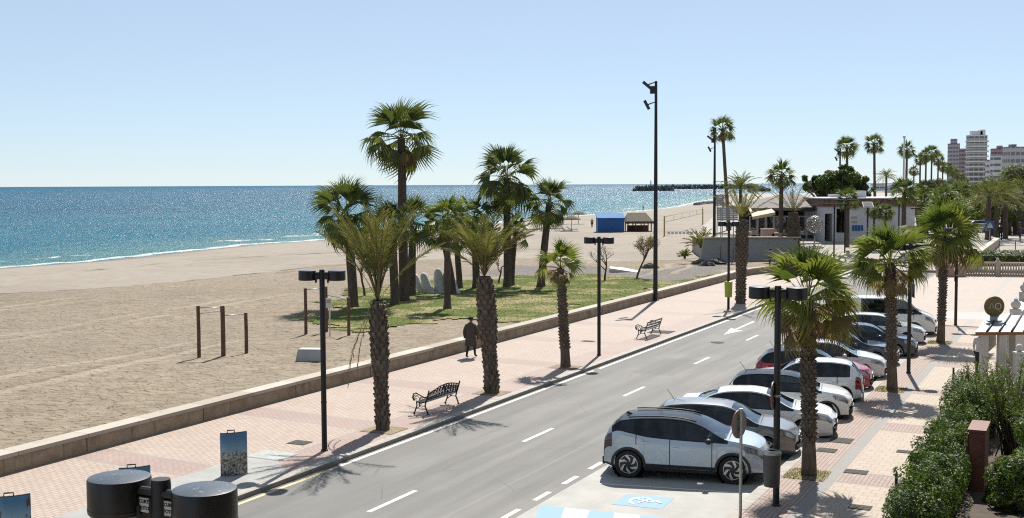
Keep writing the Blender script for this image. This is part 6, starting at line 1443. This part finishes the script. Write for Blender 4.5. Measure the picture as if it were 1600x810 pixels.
for i, (px, py, r, Y) in enumerate(((1595, 275, 30, 190), (1450, 288, 12, 300), (1475, 290, 16, 300), (1500, 292, 14, 320), (1425, 300, 10, 230))):
    v = at(px, py, Y); k = r * Y / FPX; bush_tree(Vector((v.x, Y, UPZ)), [((rr.uniform(-1, 1) * k * .6, rr.uniform(-1, 1), v.z - UPZ + rr.uniform(-.35, .2) * k), (k * .7, k * .6, k * .6)) for _ in range(5)], 2200, ('brown green tree at the right edge before the grey block', 'low dull green tree under the palm row, leftmost', 'wide dull green tree under the middle of the palm row', 'dull green tree below the grey tower', 'small dull green tree behind the flagpole')[i], 20 + i, .22, .45 if i == 0 else .3, 2)

# towers of the far town
def facade(name, wallc, darkc, floor_h, bays, band=.5, rough=.8):
    m = M(name); v = m.obj(); x, y, z = m.xyz(v); fr = (z / floor_h).mod(1.0); bx = ((x + y) / bays).mod(1.0); n = m.noise(v, .15, 3)
    w_ = fr.gt(band) * fr.lt(.95); open_ = w_ * bx.gt(.18)
    m.color(m.mix(open_, m.mix(n, tuple(c * .9 for c in wallc), wallc), darkc)); m.set(rough=rough); return m.m
def tower(px0, px1, pytop, Y, lab, mat, dpt=16, parts=(), balc=None, name='apartment_tower'):
    dpt = 7; px0 += 4; a, c = at(px0, 285, Y), at(px1, pytop, Y); W_ = c.x - a.x; H = c.z - UPZ; e = empty(name, ((a.x + c.x) / 2, Y, UPZ), 0, lab, 'building', 'high buildings of the far town')
    b = MB(); b.box((0, dpt / 2, H / 2), (W_, dpt, H)); b.build('wall', mat, e)
    b = MB(); b.box((0, dpt / 2, H + .4), (W_ * 1.02, dpt * 1.02, .8)); 
    for fx_, wf, hf in parts: b.box((fx_ * W_, dpt / 2, H + .8 + hf / 2), (wf * W_, dpt * .6, hf))
    b.build('roof', balc or mat, e)
    if balc:
        nf = int(H / 3.0)
        for k in range(1, nf): b = MB(); b.box((0, dpt / 2 - .6, k * H / nf), (W_ + 1.0, dpt + 1.6, .95)); b.build('balcony', balc, e)
    return e
MT['towerw'] = facade('white_tower', (.62, .60, .59), (.20, .20, .22), 3.0, 3.2, .35); MT['balc'] = simple('balcony_render', (.82, .80, .77), .8, 0, .05, .2)
MT['towerg'] = facade('grey_tower', (.50, .50, .54), (.26, .17, .19), 3.0, 2.2, .5); MT['towerb'] = facade('mauve_tower', (.38, .345, .37), (.24, .11, .13), 3.0, 2.5, .5); MT['blockw'] = facade('white_block', (.70, .69, .69), (.16, .17, .19), 3.1, 4.0, .55); MT['blockg'] = facade('grey_block', (.56, .55, .55), (.22, .225, .24), 3.4, 2.4, .45)  # tower facade colours lightened to stand in for distance haze
tower(1511, 1543, 213, 760, 'white high tower with stacked balcony bands rising above the palms', MT['towerw'], 16, ((-.05, .62, 2.6), (.28, .3, 3.4)), MT['balc'])
tower(1481, 1500, 226, 900, 'grey high tower left of the white balcony tower', MT['towerg'], 16, ((0, .55, 3.5),))
tower(1499, 1511, 234, 880, 'mauve brown high block squeezed between the grey and white towers', MT['towerb'], 14)
tower(1549, 1574, 234, 820, 'brown mauve block behind the low white flats', MT['towerb'], 14, ((.05, .3, 2),))
tower(1571, 1612, 232, 560, 'grey block with dark window bands at the right edge', MT['blockg'], 18, ((-.2, .2, 1.2),))
tower(1551, 1572, 246, 600, 'low white flats stepped in front of the brown block', MT['blockw'], 14, ((.2, .5, -1),)); tower(1543, 1553, 252, 640, 'narrow white flats right beside the balcony tower', MT['blockw'], 12)
tower(1362, 1382, 289, 900, 'far pale low buildings seen under the slim palm', MT['blockw'], 14); tower(1384, 1410, 292, 700, 'far cream low buildings left of the flagpole palm', MT['blockw'], 14)

# breakwaters and rocks on the shore
MT['rock'] = simple('breakwater_rock', (.17, .165, .16), .9, 0, .35, .5, .7, 1.5, .3, space='pos')
def rocks(px0, px1, py, Y, hz_, lab, n, dz=0.0):
    a, c = at(px0, py, Y), at(px1, py, Y); e = MB(); r = random.Random(int(px0)); L = c.x - a.x
    for k in range(n):
        u = (k + r.random()) / n; hh = hz_ * min(1, .4 + 6 * min(u, 1 - u)); s_ = L / n * 1.6
        for lay in range(3): e.blob((u * L + r.uniform(-.3, .3) * s_, r.uniform(-1, 1) * 6 * (1 - lay * .3), hh * (lay * .42) + r.uniform(-.1, .1) * hh), (s_ * r.uniform(.5, .9), s_ * r.uniform(.5, 1), hh * r.uniform(.30, .5)), 6, 0, .3, rs=r)
    return tag(e.build('breakwater', MT['rock'], loc=(a.x, Y, SEA_Z + dz)), lab, 'breakwater')
rocks(988, 1054, 291, 1500, 5.6, 'near dark rock breakwater tip on the sea left of the second mast', 46); rocks(1030, 1196, 291, 2000, 6.0, 'long far breakwater of rocks along the horizon', 80); rocks(1168, 1205, 294, 1300, 3.2, 'short dark rock breakwater behind the arched date palm', 22)
e = empty('beacon', (at(1017, 288, 1500).x, 1500, SEA_Z + 4), 0, 'small beacon mast on the near breakwater', 'beacon'); b = MB(); b.tube([(0, 0, 0), (0, 0, 8)], [1.1, .6], 8); b.build('mast', MT['steel'], e); b = MB(); b.blob((0, 0, 8.6), (.9, .9, 1), 8, 0, 0); b.build('light', MT['white'], e)
for k in range(9):
    px = 1089 + k * 3.2; b0 = gp(px, 321 - k * .25, -1.3); b = MB(); b.blob((0, 0, .25), (1.6 + .5 * rnd.random(), 1.2, .9), 8, 0, .3); tag(b.build('shore_rock', MT['rock'], loc=b0), 'dark boulder in the rock pile on the far water edge', 'rock', 'boulders at the far water edge')

# ------------------------------------------------------------------ balustrade, ramp and hedge behind the plaza
MT['cream'] = simple('cream_balusters', (.55, .46, .37), .8, 0, .1, 3, .2, 20, .004); MT['creamwhite'] = simple('white_balusters', (.66, .64, .60), .7, 0, .08, 3, .2, 20, .004)
BAL = [(0, .11), (.04, .11), (.05, .06), (.12, .085), (.28, .10), (.45, .06), (.60, .048), (.68, .055), (.72, .075), (.76, .10), (.80, .10)]
def balustrade(a, c, H, nb, mat, lab, post_every=9, base_h=.12, r=1.0, z0=0.0):
    d = c - a; L = d.length; e = empty('balustrade', a + Vector((0, 0, z0)), math.atan2(d.y, d.x), lab, 'balustrade')
    b = MB(); b.box((L / 2, 0, base_h / 2), (L, .30, base_h)); b.build('plinth', MT[mat], e); b = MB(); b.box((L / 2, 0, H - .06), (L, .24, .12)); b.build('rail', MT[mat], e)
    n = max(2, nb); hh = H - base_h - .12
    for k in range(n):
        x = (k + .5) * L / n
        if k % post_every == 0: b = MB(); b.box((x, 0, H / 2), (.30, .32, H - .001)); b.box((x, 0, H + .04), (.36, .38, .08)); b.blob((x, 0, H + .2), (.12, .12, .14), 10, 0, 0, True); b.build('post', MT[mat], e)
        else: b = MB(); b.lathe([(rr_ * r, base_h + z_ / .8 * hh) for z_, rr_ in BAL], 10, (x, 0, 0)); b.build('baluster', MT[mat], e, sharp=50)
    return e
pa, pb_ = gp(1499, 431, 0), gp(1640, 433, 0); balustrade(pa, pb_, 1.12, 34, 'cream', 'long cream balustrade closing the plaza under the palms', 14)
e = empty('block_wall', gp(1488, 433), 0, 'short pink plaster wall joined to the left end of the cream balustrade', 'wall'); b = MB(); b.box((.0, .3, .42), (2.2, .4, .84)); b.build('wall_face', MT['pinkbox'], e); b = MB(); b.box((0, .3, .88), (2.3, .5, .08)); b.build('coping', MT['cream'], e)
a0, a1 = gp(1512, 426, 0), Vector((at(1558, 380, 116).x, 116, 0)); e = empty('ramp_wall', a0, 0, 'cream rendered ramp wall climbing behind the cream balustrade', 'wall'); d = a1 - a0; nrm = Vector((-d.y, d.x, 0)).normalized() * .25
b = MB(); z1 = 1.1; z2 = at(1558, 372, 116).z; b.add([(-nrm.x, -nrm.y, 0), (nrm.x, nrm.y, 0), (nrm.x, nrm.y, z1), (-nrm.x, -nrm.y, z1)] + [(d.x - nrm.x, d.y - nrm.y, 0), (d.x + nrm.x, d.y + nrm.y, 0), (d.x + nrm.x, d.y + nrm.y, z2), (d.x - nrm.x, d.y - nrm.y, z2)], [(0, 1, 2, 3), (5, 4, 7, 6), (0, 4, 5, 1), (1, 5, 6, 2), (2, 6, 7, 3), (3, 7, 4, 0)]); b.build('wall_face', MT['cream'], e)
hb = gp(1590, 424, 0); e = empty('clipped_hedge', Vector((hb.x, hb.y + 5, 0)), 0, 'dark green low hedge behind the cream balustrade', 'hedge'); leaf_cloud('foliage', [((x, 0, .75), (1.1, 1.6, .8)) for x in np.linspace(-1.6, 3.5, 6)], 5000, MT['shrub'], e, 9, .10, .08); b = MB(); b.box((1, 0, .55), (5.4, 2.0, 1.0)); b.build('stems', MT['twig'], e)  # the stems box is a solid core added inside the foliage
e = empty('metal_railing', Vector((at(1561, 389, 112).x, 112, .7)), 0, 'grey steel railing on the ramp beyond the hedge', 'railing')
for z_ in (.25, .7, 1.1): b = MB(); b.tube([(0, 0, z_), (5, .4, z_)], .035, 6); b.build('rail', MT['steel'], e)
for k in range(4): b = MB(); b.tube([(k * 1.6, k * .13, 0), (k * 1.6, k * .13, 1.15)], .04, 6); b.build('post', MT['black'], e)
zs = at(1547, 352, 114); e = empty('crossing_sign', (zs.x, 114, 1.2), 0, 'square blue pedestrian crossing sign before the big date palms', 'traffic sign'); b = MB(); b.tube([(0, .05, 0), (0, .05, zs.z - .9)], .05, 8); b.build('post', MT['steel'], e)
b = MB(); b.box((0, 0, zs.z - 1.2), (.75, .04, .75)); b.build('sign_plate', MT['blue'], e); b = MB(); b.add([(-.27, -.024, zs.z - 1.45), (.27, -.024, zs.z - 1.45), (0, -.024, zs.z - .92)], [(0, 1, 2)]); b.build('triangle', MT['white'], e)
b = MB(); k_ = zs.z - 1.45; b.tube([(-.08, -.03, k_ + .04), (0, -.03, k_ + .2), (.0, -.03, k_ + .32)], .022, 5); b.tube([(.09, -.03, k_ + .03), (0, -.03, k_ + .2)], .022, 5); b.blob((0, -.03, k_ + .38), (.035, .012, .035), 8, 0, 0); b.build('walker_symbol', MT['ink'], e)
# far street: road strip and parked cars
sr = MB(); sr.add([(*W3(1500, 392, UPZ + .004), UPZ + .004), (*W3(1640, 392, UPZ + .004), UPZ + .004), (*W3(1600, 332, UPZ + .004), UPZ + .004), (*W3(1530, 332, UPZ + .004), UPZ + .004)], [(0, 1, 2, 3)]); 
for k, (px, py, knd, pt_, lab) in enumerate(((1533, 352, 'van', 'white', 'white van parked behind the street palms'), (1540, 363, 'hatch', 'silver', 'silver car parked behind the street palms'), (1516, 356, 'hatch', 'midgrey', 'grey car half hidden by the tall sidewalk palm crown'), (1580, 345, 'suv', 'white', 'pale car far along the street between date palm trunks'), (1596, 366, 'hatch', 'gloss_black', 'dark car at the right edge beyond the railing'))):
    p_ = gp(px, py, UPZ); c_ = make_car(knd, PT[pt_], label=lab, antenna=False); c_['group'] = 'cars in the far street'; c_.location = p_; c_.rotation_euler[2] = R(200 if k % 2 else 40); del c_['group']
b = MB(); b.box((0, 0, 2.4), (14, 9, 4.8)); e = empty('shop_building', Vector((at(1598, 330, 190).x + 2, 190, UPZ)), 0, 'pale shop front at the right edge beyond the palms', 'building'); b.build('wall', MT['whitewall'], e)
for x in (-5, -1.5, 2, 5.5): b = MB(); b.box((x, -4.52, 1.4), (2.4, .08, 2.4)); b.build('window', MT['privacy'], e)
b = MB(); b.box((0, -5.3, 3.3), (14, 1.8, .15)); b.build('canopy', MT['slat'], e)
b = MB(); b.lathe([(0, 0), (.09, 0), (.09, .75), (.07, .85), (0, .88)], 12); tag(b.build('bollard', MT['black'], loc=gp(1427, 464, 0)), 'short black bollard behind the white van roof', 'bollard')

# ------------------------------------------------------------------ garden edge: gate roof with round sign, balustrade, hedge, shrubs, cabinet
Yp = 39.0
pA, pB, pC, pD = at(1524, 519, Yp), at(1543, 496, Yp + 2.6), at(1640, 494, Yp + 2.6), at(1640, 522, Yp)
zr = pA.z; e = empty('gate_canopy', Vector((pA.x, Yp, 0)), 0, 'gate canopy with grey panelled roof on white posts at the garden entrance', 'canopy'); o0 = e.location
MT['zinc'] = simple('grey_roof_panels', (.36, .39, .42), .45, .1, .12, 1.5, .2, 9, .01); MT['gatewhite'] = simple('white_gate_plaster', (.64, .60, .54), .8, 0, .08, 2, .3, 18, .006); MT['rusty'] = simple('rusty_edge', (.27, .13, .06), .9, 0, .3, 9)
wX = pD.x - pA.x; dY = 2.6; up_ = .10; dxb = pB.x - pA.x
sk = lambda x, y, dz=0: Vector((x + dxb * y / dY, y, zr + up_ * y + dz))
b = MB(); 
for k in range(6):
    x0, x1 = wX * k / 6, wX * (k + 1) / 6 - .05; q4 = [sk(x0, 0), sk(x1, 0), sk(x1, dY), sk(x0, dY)]; b.add([*q4, *[v - Vector((0, 0, .05)) for v in q4]], [(0, 1, 2, 3), (7, 6, 5, 4), (0, 4, 5, 1), (1, 5, 6, 2), (2, 6, 7, 3), (3, 7, 4, 0)])
b.build('roof', MT['zinc'], e)
b = MB()
for k in range(1, 6): x = wX * k / 6 - .025; b.tube([sk(x, -.02, .02), sk(x, dY, .02)], .035, 6)
b.build('roof_rib', MT['black'], e)
b = MB(); b.box((wX / 2, -.03, zr - .05), (wX, .05, .09)); b.build('roof_edge', MT['rusty'], e)
for x, y in ((.28, .12), (.85, .12), (wX * .85, .12), (.9, 2.2), (wX * .85, 2.2)):
    b = MB(); b.box((x + dxb * y / dY, y, (zr - .1) / 2), (.22, .22, zr - .1)); b.build('post', MT['gatewhite'], e)
b = MB(); b.box((.28 + dxb * .5, 1.3, zr - .45), (.16, 2.2, .6), Matrix.Rotation(-math.atan2(dxb, dY), 3, 'Z')); b.build('beam', MT['gatewhite'], e)
MT['gold'] = simple('bronze_sign', (.17, .125, .035), .45, .35, .1, 5); ps = at(1553.5, 479, Yp + 1.6); es = empty('round_sign', ps, R(6), 'round bronze sign with pale letters on the gate canopy roof', 'sign')
b = MB(); b.lathe([(0, -.05), (.335, -.05), (.35, -.04), (.35, .04), (.335, .05), (0, .05)], 48, axis='Y'); b.build('disc', MT['gold'], es, sharp=35)
b = MB(); b.box((0, .02, -.40), (.26, .06, .20)); b.box((.02, .0, -.50), (.5, .16, .03)); b.build('bracket', MT['zinc'], es)
MT['letter'] = simple('pale_letter', (.62, .58, .48), .5, 0, .05, 5); b = MB()
def stroke(p0, p1, w_=.03):
    p0, p1 = Vector((p0[0], -.056, p0[1])), Vector((p1[0], -.056, p1[1])); d = (p1 - p0).normalized(); nn = Vector((-d.z, 0, d.x)) * w_ / 2; q4 = [p0 - nn, p0 + nn, p1 + nn, p1 - nn]; t_ = Vector((0, -.008, 0)); b.add([*q4, *[v + t_ for v in q4]], [(7, 6, 5, 4), (0, 4, 5, 1), (1, 5, 6, 2), (2, 6, 7, 3), (3, 7, 4, 0), (4, 5, 6, 7)])
stroke((-.225, -.09), (-.125, .12)); stroke((-.125, .12), (-.025, -.09)); 
b.lathe([(.088, -.060), (.118, -.060), (.118, -.066), (.088, -.066), (.088, -.060)], 30, (.105, 0, .01), axis='Y'); stroke((.09, -.155), (.235, -.175), .022); b.build('letters', MT['letter'], es)
# garden balustrade and steps behind the canopy
balustrade(Vector((o0.x + 1.05, Yp - .6, 0)), Vector((o0.x + 4.2, Yp - .9, 0)), 1.05, 10, 'creamwhite', 'white garden balustrade under the gate canopy', 12, z0=.75)
b = MB(); b.box((1.7, -.05, .35), (4.0, .35, .70)); o = b.build('garden_wall', MT['rusty'] if 0 else MT['pinkbox'], loc=Vector((o0.x + .9, Yp - .65, .0)), rz=R(-5)); tag(o, 'low plaster wall carrying the white garden balustrade', 'wall')
sv, sw_ = at(1562, 505, 46), at(1625, 440, 56); e = empty('stair_wall', (0, 0, 0), 0, 'cream sloping stair wall with urn finials behind the gate canopy', 'wall'); b = MB()
b.add([(sv.x, 46, 0), (sv.x, 46, sv.z), (sw_.x, 56, sw_.z), (sw_.x, 56, 0), (sv.x + .35, 45.8, 0), (sv.x + .35, 45.8, sv.z), (sw_.x + .35, 55.8, sw_.z), (sw_.x + .35, 55.8, 0)], [(0, 1, 2, 3), (7, 6, 5, 4), (1, 5, 6, 2), (0, 4, 5, 1), (3, 2, 6, 7)]); b.build('wall_face', MT['creamwhite'], e)
for px, py, Y in ((1587, 487, 47.5), (1601, 460, 51)):
    v = at(px, py, Y); b = MB(); b.box((v.x, Y, v.z - .3), (.34, .34, .8)); b.lathe([(.05, v.z + .08), (.14, v.z + .14), (.20, v.z + .3), (.15, v.z + .42), (.06, v.z + .46), (.10, v.z + .52), (.0, v.z + .6)], 14, (v.x, Y, 0)); b.build('finial', MT['creamwhite'], e, sharp=50)
# hedge along the sidewalk
hd = empty('sidewalk_hedge', P(33, -3.16), ROT, 'long clipped glossy green hedge along the sidewalk at the bottom right', 'hedge')
bx = []; g = np.random.default_rng(2)
for s_ in np.arange(-8.2, 5.8, .55):
    for t_ in (-.28, .06, .34):
        if s_ > 3.5 and t_ > .4: continue
        bx.append(((t_ + g.normal(0, .08), s_ + g.normal(0, .14), .62 + g.normal(0, .10) + (.25 if s_ > 2.5 else 0)), (.36, .45, .50 + (.22 if s_ > 2.5 else 0))))
for _ in range(90): bx.append(((g.uniform(-.5, .5), g.uniform(-8.3, 5.6), g.uniform(.95, 1.28)), (g.uniform(.08, .2), g.uniform(.08, .22), g.uniform(.08, .24))))
leaf_cloud('foliage', bx, 72000, MT['shrub'], hd, 12, .041, .15)
b = MB(); b.box((.03, -1.9, .42), (.8, 12.0, .72)); b.box((.0, 4.3, .5), (.6, 1.9, .9)); b.build('stems', MT['twig'], hd)  # solid dark core added inside the leaves for occlusion
b = MB(); b.tube([(-.66, -5.9, 0), (-.66, -5.9, .95)], .035, 8); b.tube([(-.6, 5.2, 0), (-.6, 5.2, 1.75)], .03, 8); b.build('post', MT['black'], hd)
# terracotta cabinet
pc = gp(1517, 790, 0); MT['terra'] = simple('red_painted_cabinet', (.17, .055, .036), .65, 0, .25, 4, .3, 12, .006); kc = empty('utility_cabinet', P(30.6, -2.40), ROT, 'weathered red brown utility cabinet standing between hedge and shrubs', 'cabinet')
b = MB(); b.box((0, 0, .72), (.36, 1.2, 1.44)); b.build('body', MT['terra'], kc); b = MB(); b.box((0, 0, 1.47), (.42, 1.28, .06)); b.build('roof', MT['terra'], kc); b = MB(); b.box((-.213, 0, .74), (.012, .8, 1.2)); b.box((-.224, .3, .8), (.014, .05, .14)); b.build('door', MT['terra'], kc)
def shrub(loc, boxes, n, lab, sd, size, tint, mat='shrub', asp=.42, up=.3):
    e = empty('garden_shrub', loc, 0, lab, 'shrub', None); b = MB(); r = random.Random(sd)
    for c, rd in boxes:
        for _ in range(4): b.tube([(r.uniform(-.2, .2), r.uniform(-.2, .2), -.05), (c[0] * .5 + r.uniform(-.2, .2), c[1] * .5, c[2] * .5), (c[0] + r.uniform(-.4, .4) * rd[0], c[1] + r.uniform(-.4, .4) * rd[1], c[2] + r.uniform(-.3, .6) * rd[2])], [.03, .02, .008], 5)
    b.build('stems', MT['twig'], e); leaf_cloud('foliage', boxes, n, MT[mat], e, sd, size, tint, asp=asp, up=up); return e
def oleander(loc, hgt, spread, lab, sd, tint, n=46):
    """upright canes carrying long narrow leaves"""
    e = empty('garden_shrub', loc, 0, lab, 'shrub'); g = np.random.default_rng(sd); b = MB(); out = []
    for i in range(n):
        a = g.uniform(0, 6.28); r_ = spread * math.sqrt(g.random()); tip = np.array([r_ * math.cos(a) * 1.2, r_ * math.sin(a) * 1.2, hgt * g.uniform(.6, 1.08)]); p0 = np.array([g.normal(0, .12), g.normal(0, .12), 0]); mid = p0 * .5 + tip * .5 + np.array([0, 0, .12])
        b.tube([p0, mid, tip], [.018, .013, .006], 4); m_ = 46; u = g.uniform(.35, 1.02, m_)[:, None]; c = (1 - u) ** 2 * p0 + 2 * u * (1 - u) * mid + u ** 2 * tip
        d = g.normal(0, 1, (m_, 3)); d[:, 2] = np.abs(d[:, 2]) * .7 + .25; d /= np.linalg.norm(d, axis=1)[:, None]; s_ = np.cross(d, g.normal(0, 1, (m_, 3))); s_ /= np.linalg.norm(s_, axis=1)[:, None]; L_ = g.uniform(.09, .17, m_)[:, None]
        v = np.stack([c, c + d * L_ * .5 + s_ * .013, c + d * L_, c + d * L_ * .5 - s_ * .013], 1).reshape(-1, 3); out.append((v, np.arange(4 * m_), np.full(m_, 4), np.repeat(np.clip(g.normal(tint, .14, m_), 0, 1), 4)))
    b.build('stems', MT['twig'], e); v, f, c, t_ = cat_geo(out); npmesh('foliage', v, f, c, MT['shrub'], e, t_); return e
oleander(P(36.6, -2.6), 2.1, .75, 'tall reddish oleander shrub beside the white gate post', 3, .35, 50)
oleander(P(34.4, -1.9), 2.5, .85, 'big oleander shrub with grey green leaves behind the red brown cabinet', 4, .28, 70)
oleander(P(32.0, -1.1), 2.3, .8, 'oleander shrub at the right edge beside the garden wall', 6, .25, 60)
oleander(P(38.6, -3.3), 1.7, .55, 'thin brownish shrub at the far end of the hedge', 7, .5, 34)
def clump(sd, ext, top, n=22, r0=.22, r1=.48):
    q = random.Random(sd); return [((q.uniform(-1, 1) * ext[0], q.uniform(-1, 1) * ext[1], q.uniform(.25, 1) * top), (lambda k: (k, k, k * q.uniform(.7, 1.2)))(q.uniform(r0, r1))) for _ in range(n)]
shrub(P(27.4, -.80), clump(1, (.6, 1.3), 1.35, 30), 14000, 'leafy bright green shrub filling the bottom right corner', 8, .05, .3)
shrub(P(29.7, -.62), clump(2, (.5, .9), 1.75, 26), 10000, 'rounded glossy shrub between the cabinet and the right edge', 9, .048, .2)
shrub(P(28.9, -1.85), clump(5, (.25, .6), .28, 14, .12, .22), 5000, 'low dark ground cover at the foot of the red brown cabinet', 15, .04, .12)
leaf = shrub(Vector((o0.x + 3.0, Yp + .7, .6)), [((0, 0, .5), (1.2, .6, .6)), ((1.2, .3, .8), (.9, .7, .8))], 5000, 'bright yellow green garden plants behind the white balustrade', 14, .08, .45)
MT['gsoil'] = simple('garden_soil', (.085, .065, .048), .95, 0, .3, 3, .6, 15, .03); sheet('garden_bed', [(-2.95, 20), (3, 20), (3, 38), (-2.95, 38)], MT['gsoil'], .012)

# low greenery filling the far street between the palms
rr = random.Random(9)
for k in range(16):
    px, py, Y = 1424 + k * 11.5 + rr.uniform(-4, 4), rr.uniform(312, 326), rr.uniform(132, 150); v = at(px, py, Y); r_ = rr.uniform(.9, 1.6)
    bush_tree(Vector((v.x, Y, UPZ)), [((rr.uniform(-.8, .8), rr.uniform(-.8, .8), v.z - UPZ - rr.uniform(0, 1.2)), (r_, r_, r_ * .8)) for _ in range(3)], 700, 'leafy green street bush between the far palm trunks', 40 + k, .2, rr.uniform(.12, .5), 1, group='street bushes between the far palm trunks', cat='bush', name='street_bush')
# apartment house behind the camera and a neighbour, unseen, added for reflections and shade
def unseen_apartment_house(s0, s1, t0, H, lab):
    e = empty('unseen_apartment_house', P((s0 + s1) / 2, t0), ROT, lab, 'building'); L = s1 - s0; b = MB(); b.box((6, 0, H / 2), (12, L, H)); b.build('wall', MT['housewall'], e); nf = int(H / 3)
    b = MB(); b.box((6, 0, H + .15), (12.4, L + .4, .3)); b.build('roof', MT['sand_stone'], e)
    for f in range(nf):
        for k in range(int(L / 4)):
            y = -L / 2 + 2 + k * 4; b = MB(); b.box((-.02, y, f * 3 + 1.35), (.08, 2.2, 2.2)); b.build('window', MT['privacy_solid'], e)
MT['housewall'] = simple('house_render', (.42, .38, .33), .85, 0, .08, .4, .2, 9, .006); MT['privacy_solid'] = simple('dark_window', (.03, .035, .04), .08, 0, .3, 1.0)
unseen_apartment_house(-32, 24, 4.0, 18, 'unseen cream apartment house behind the camera, added for reflections and shade'); unseen_apartment_house(48, 96, 12.0, 15, 'second unseen cream apartment house beside the plaza, added for reflections and shade')
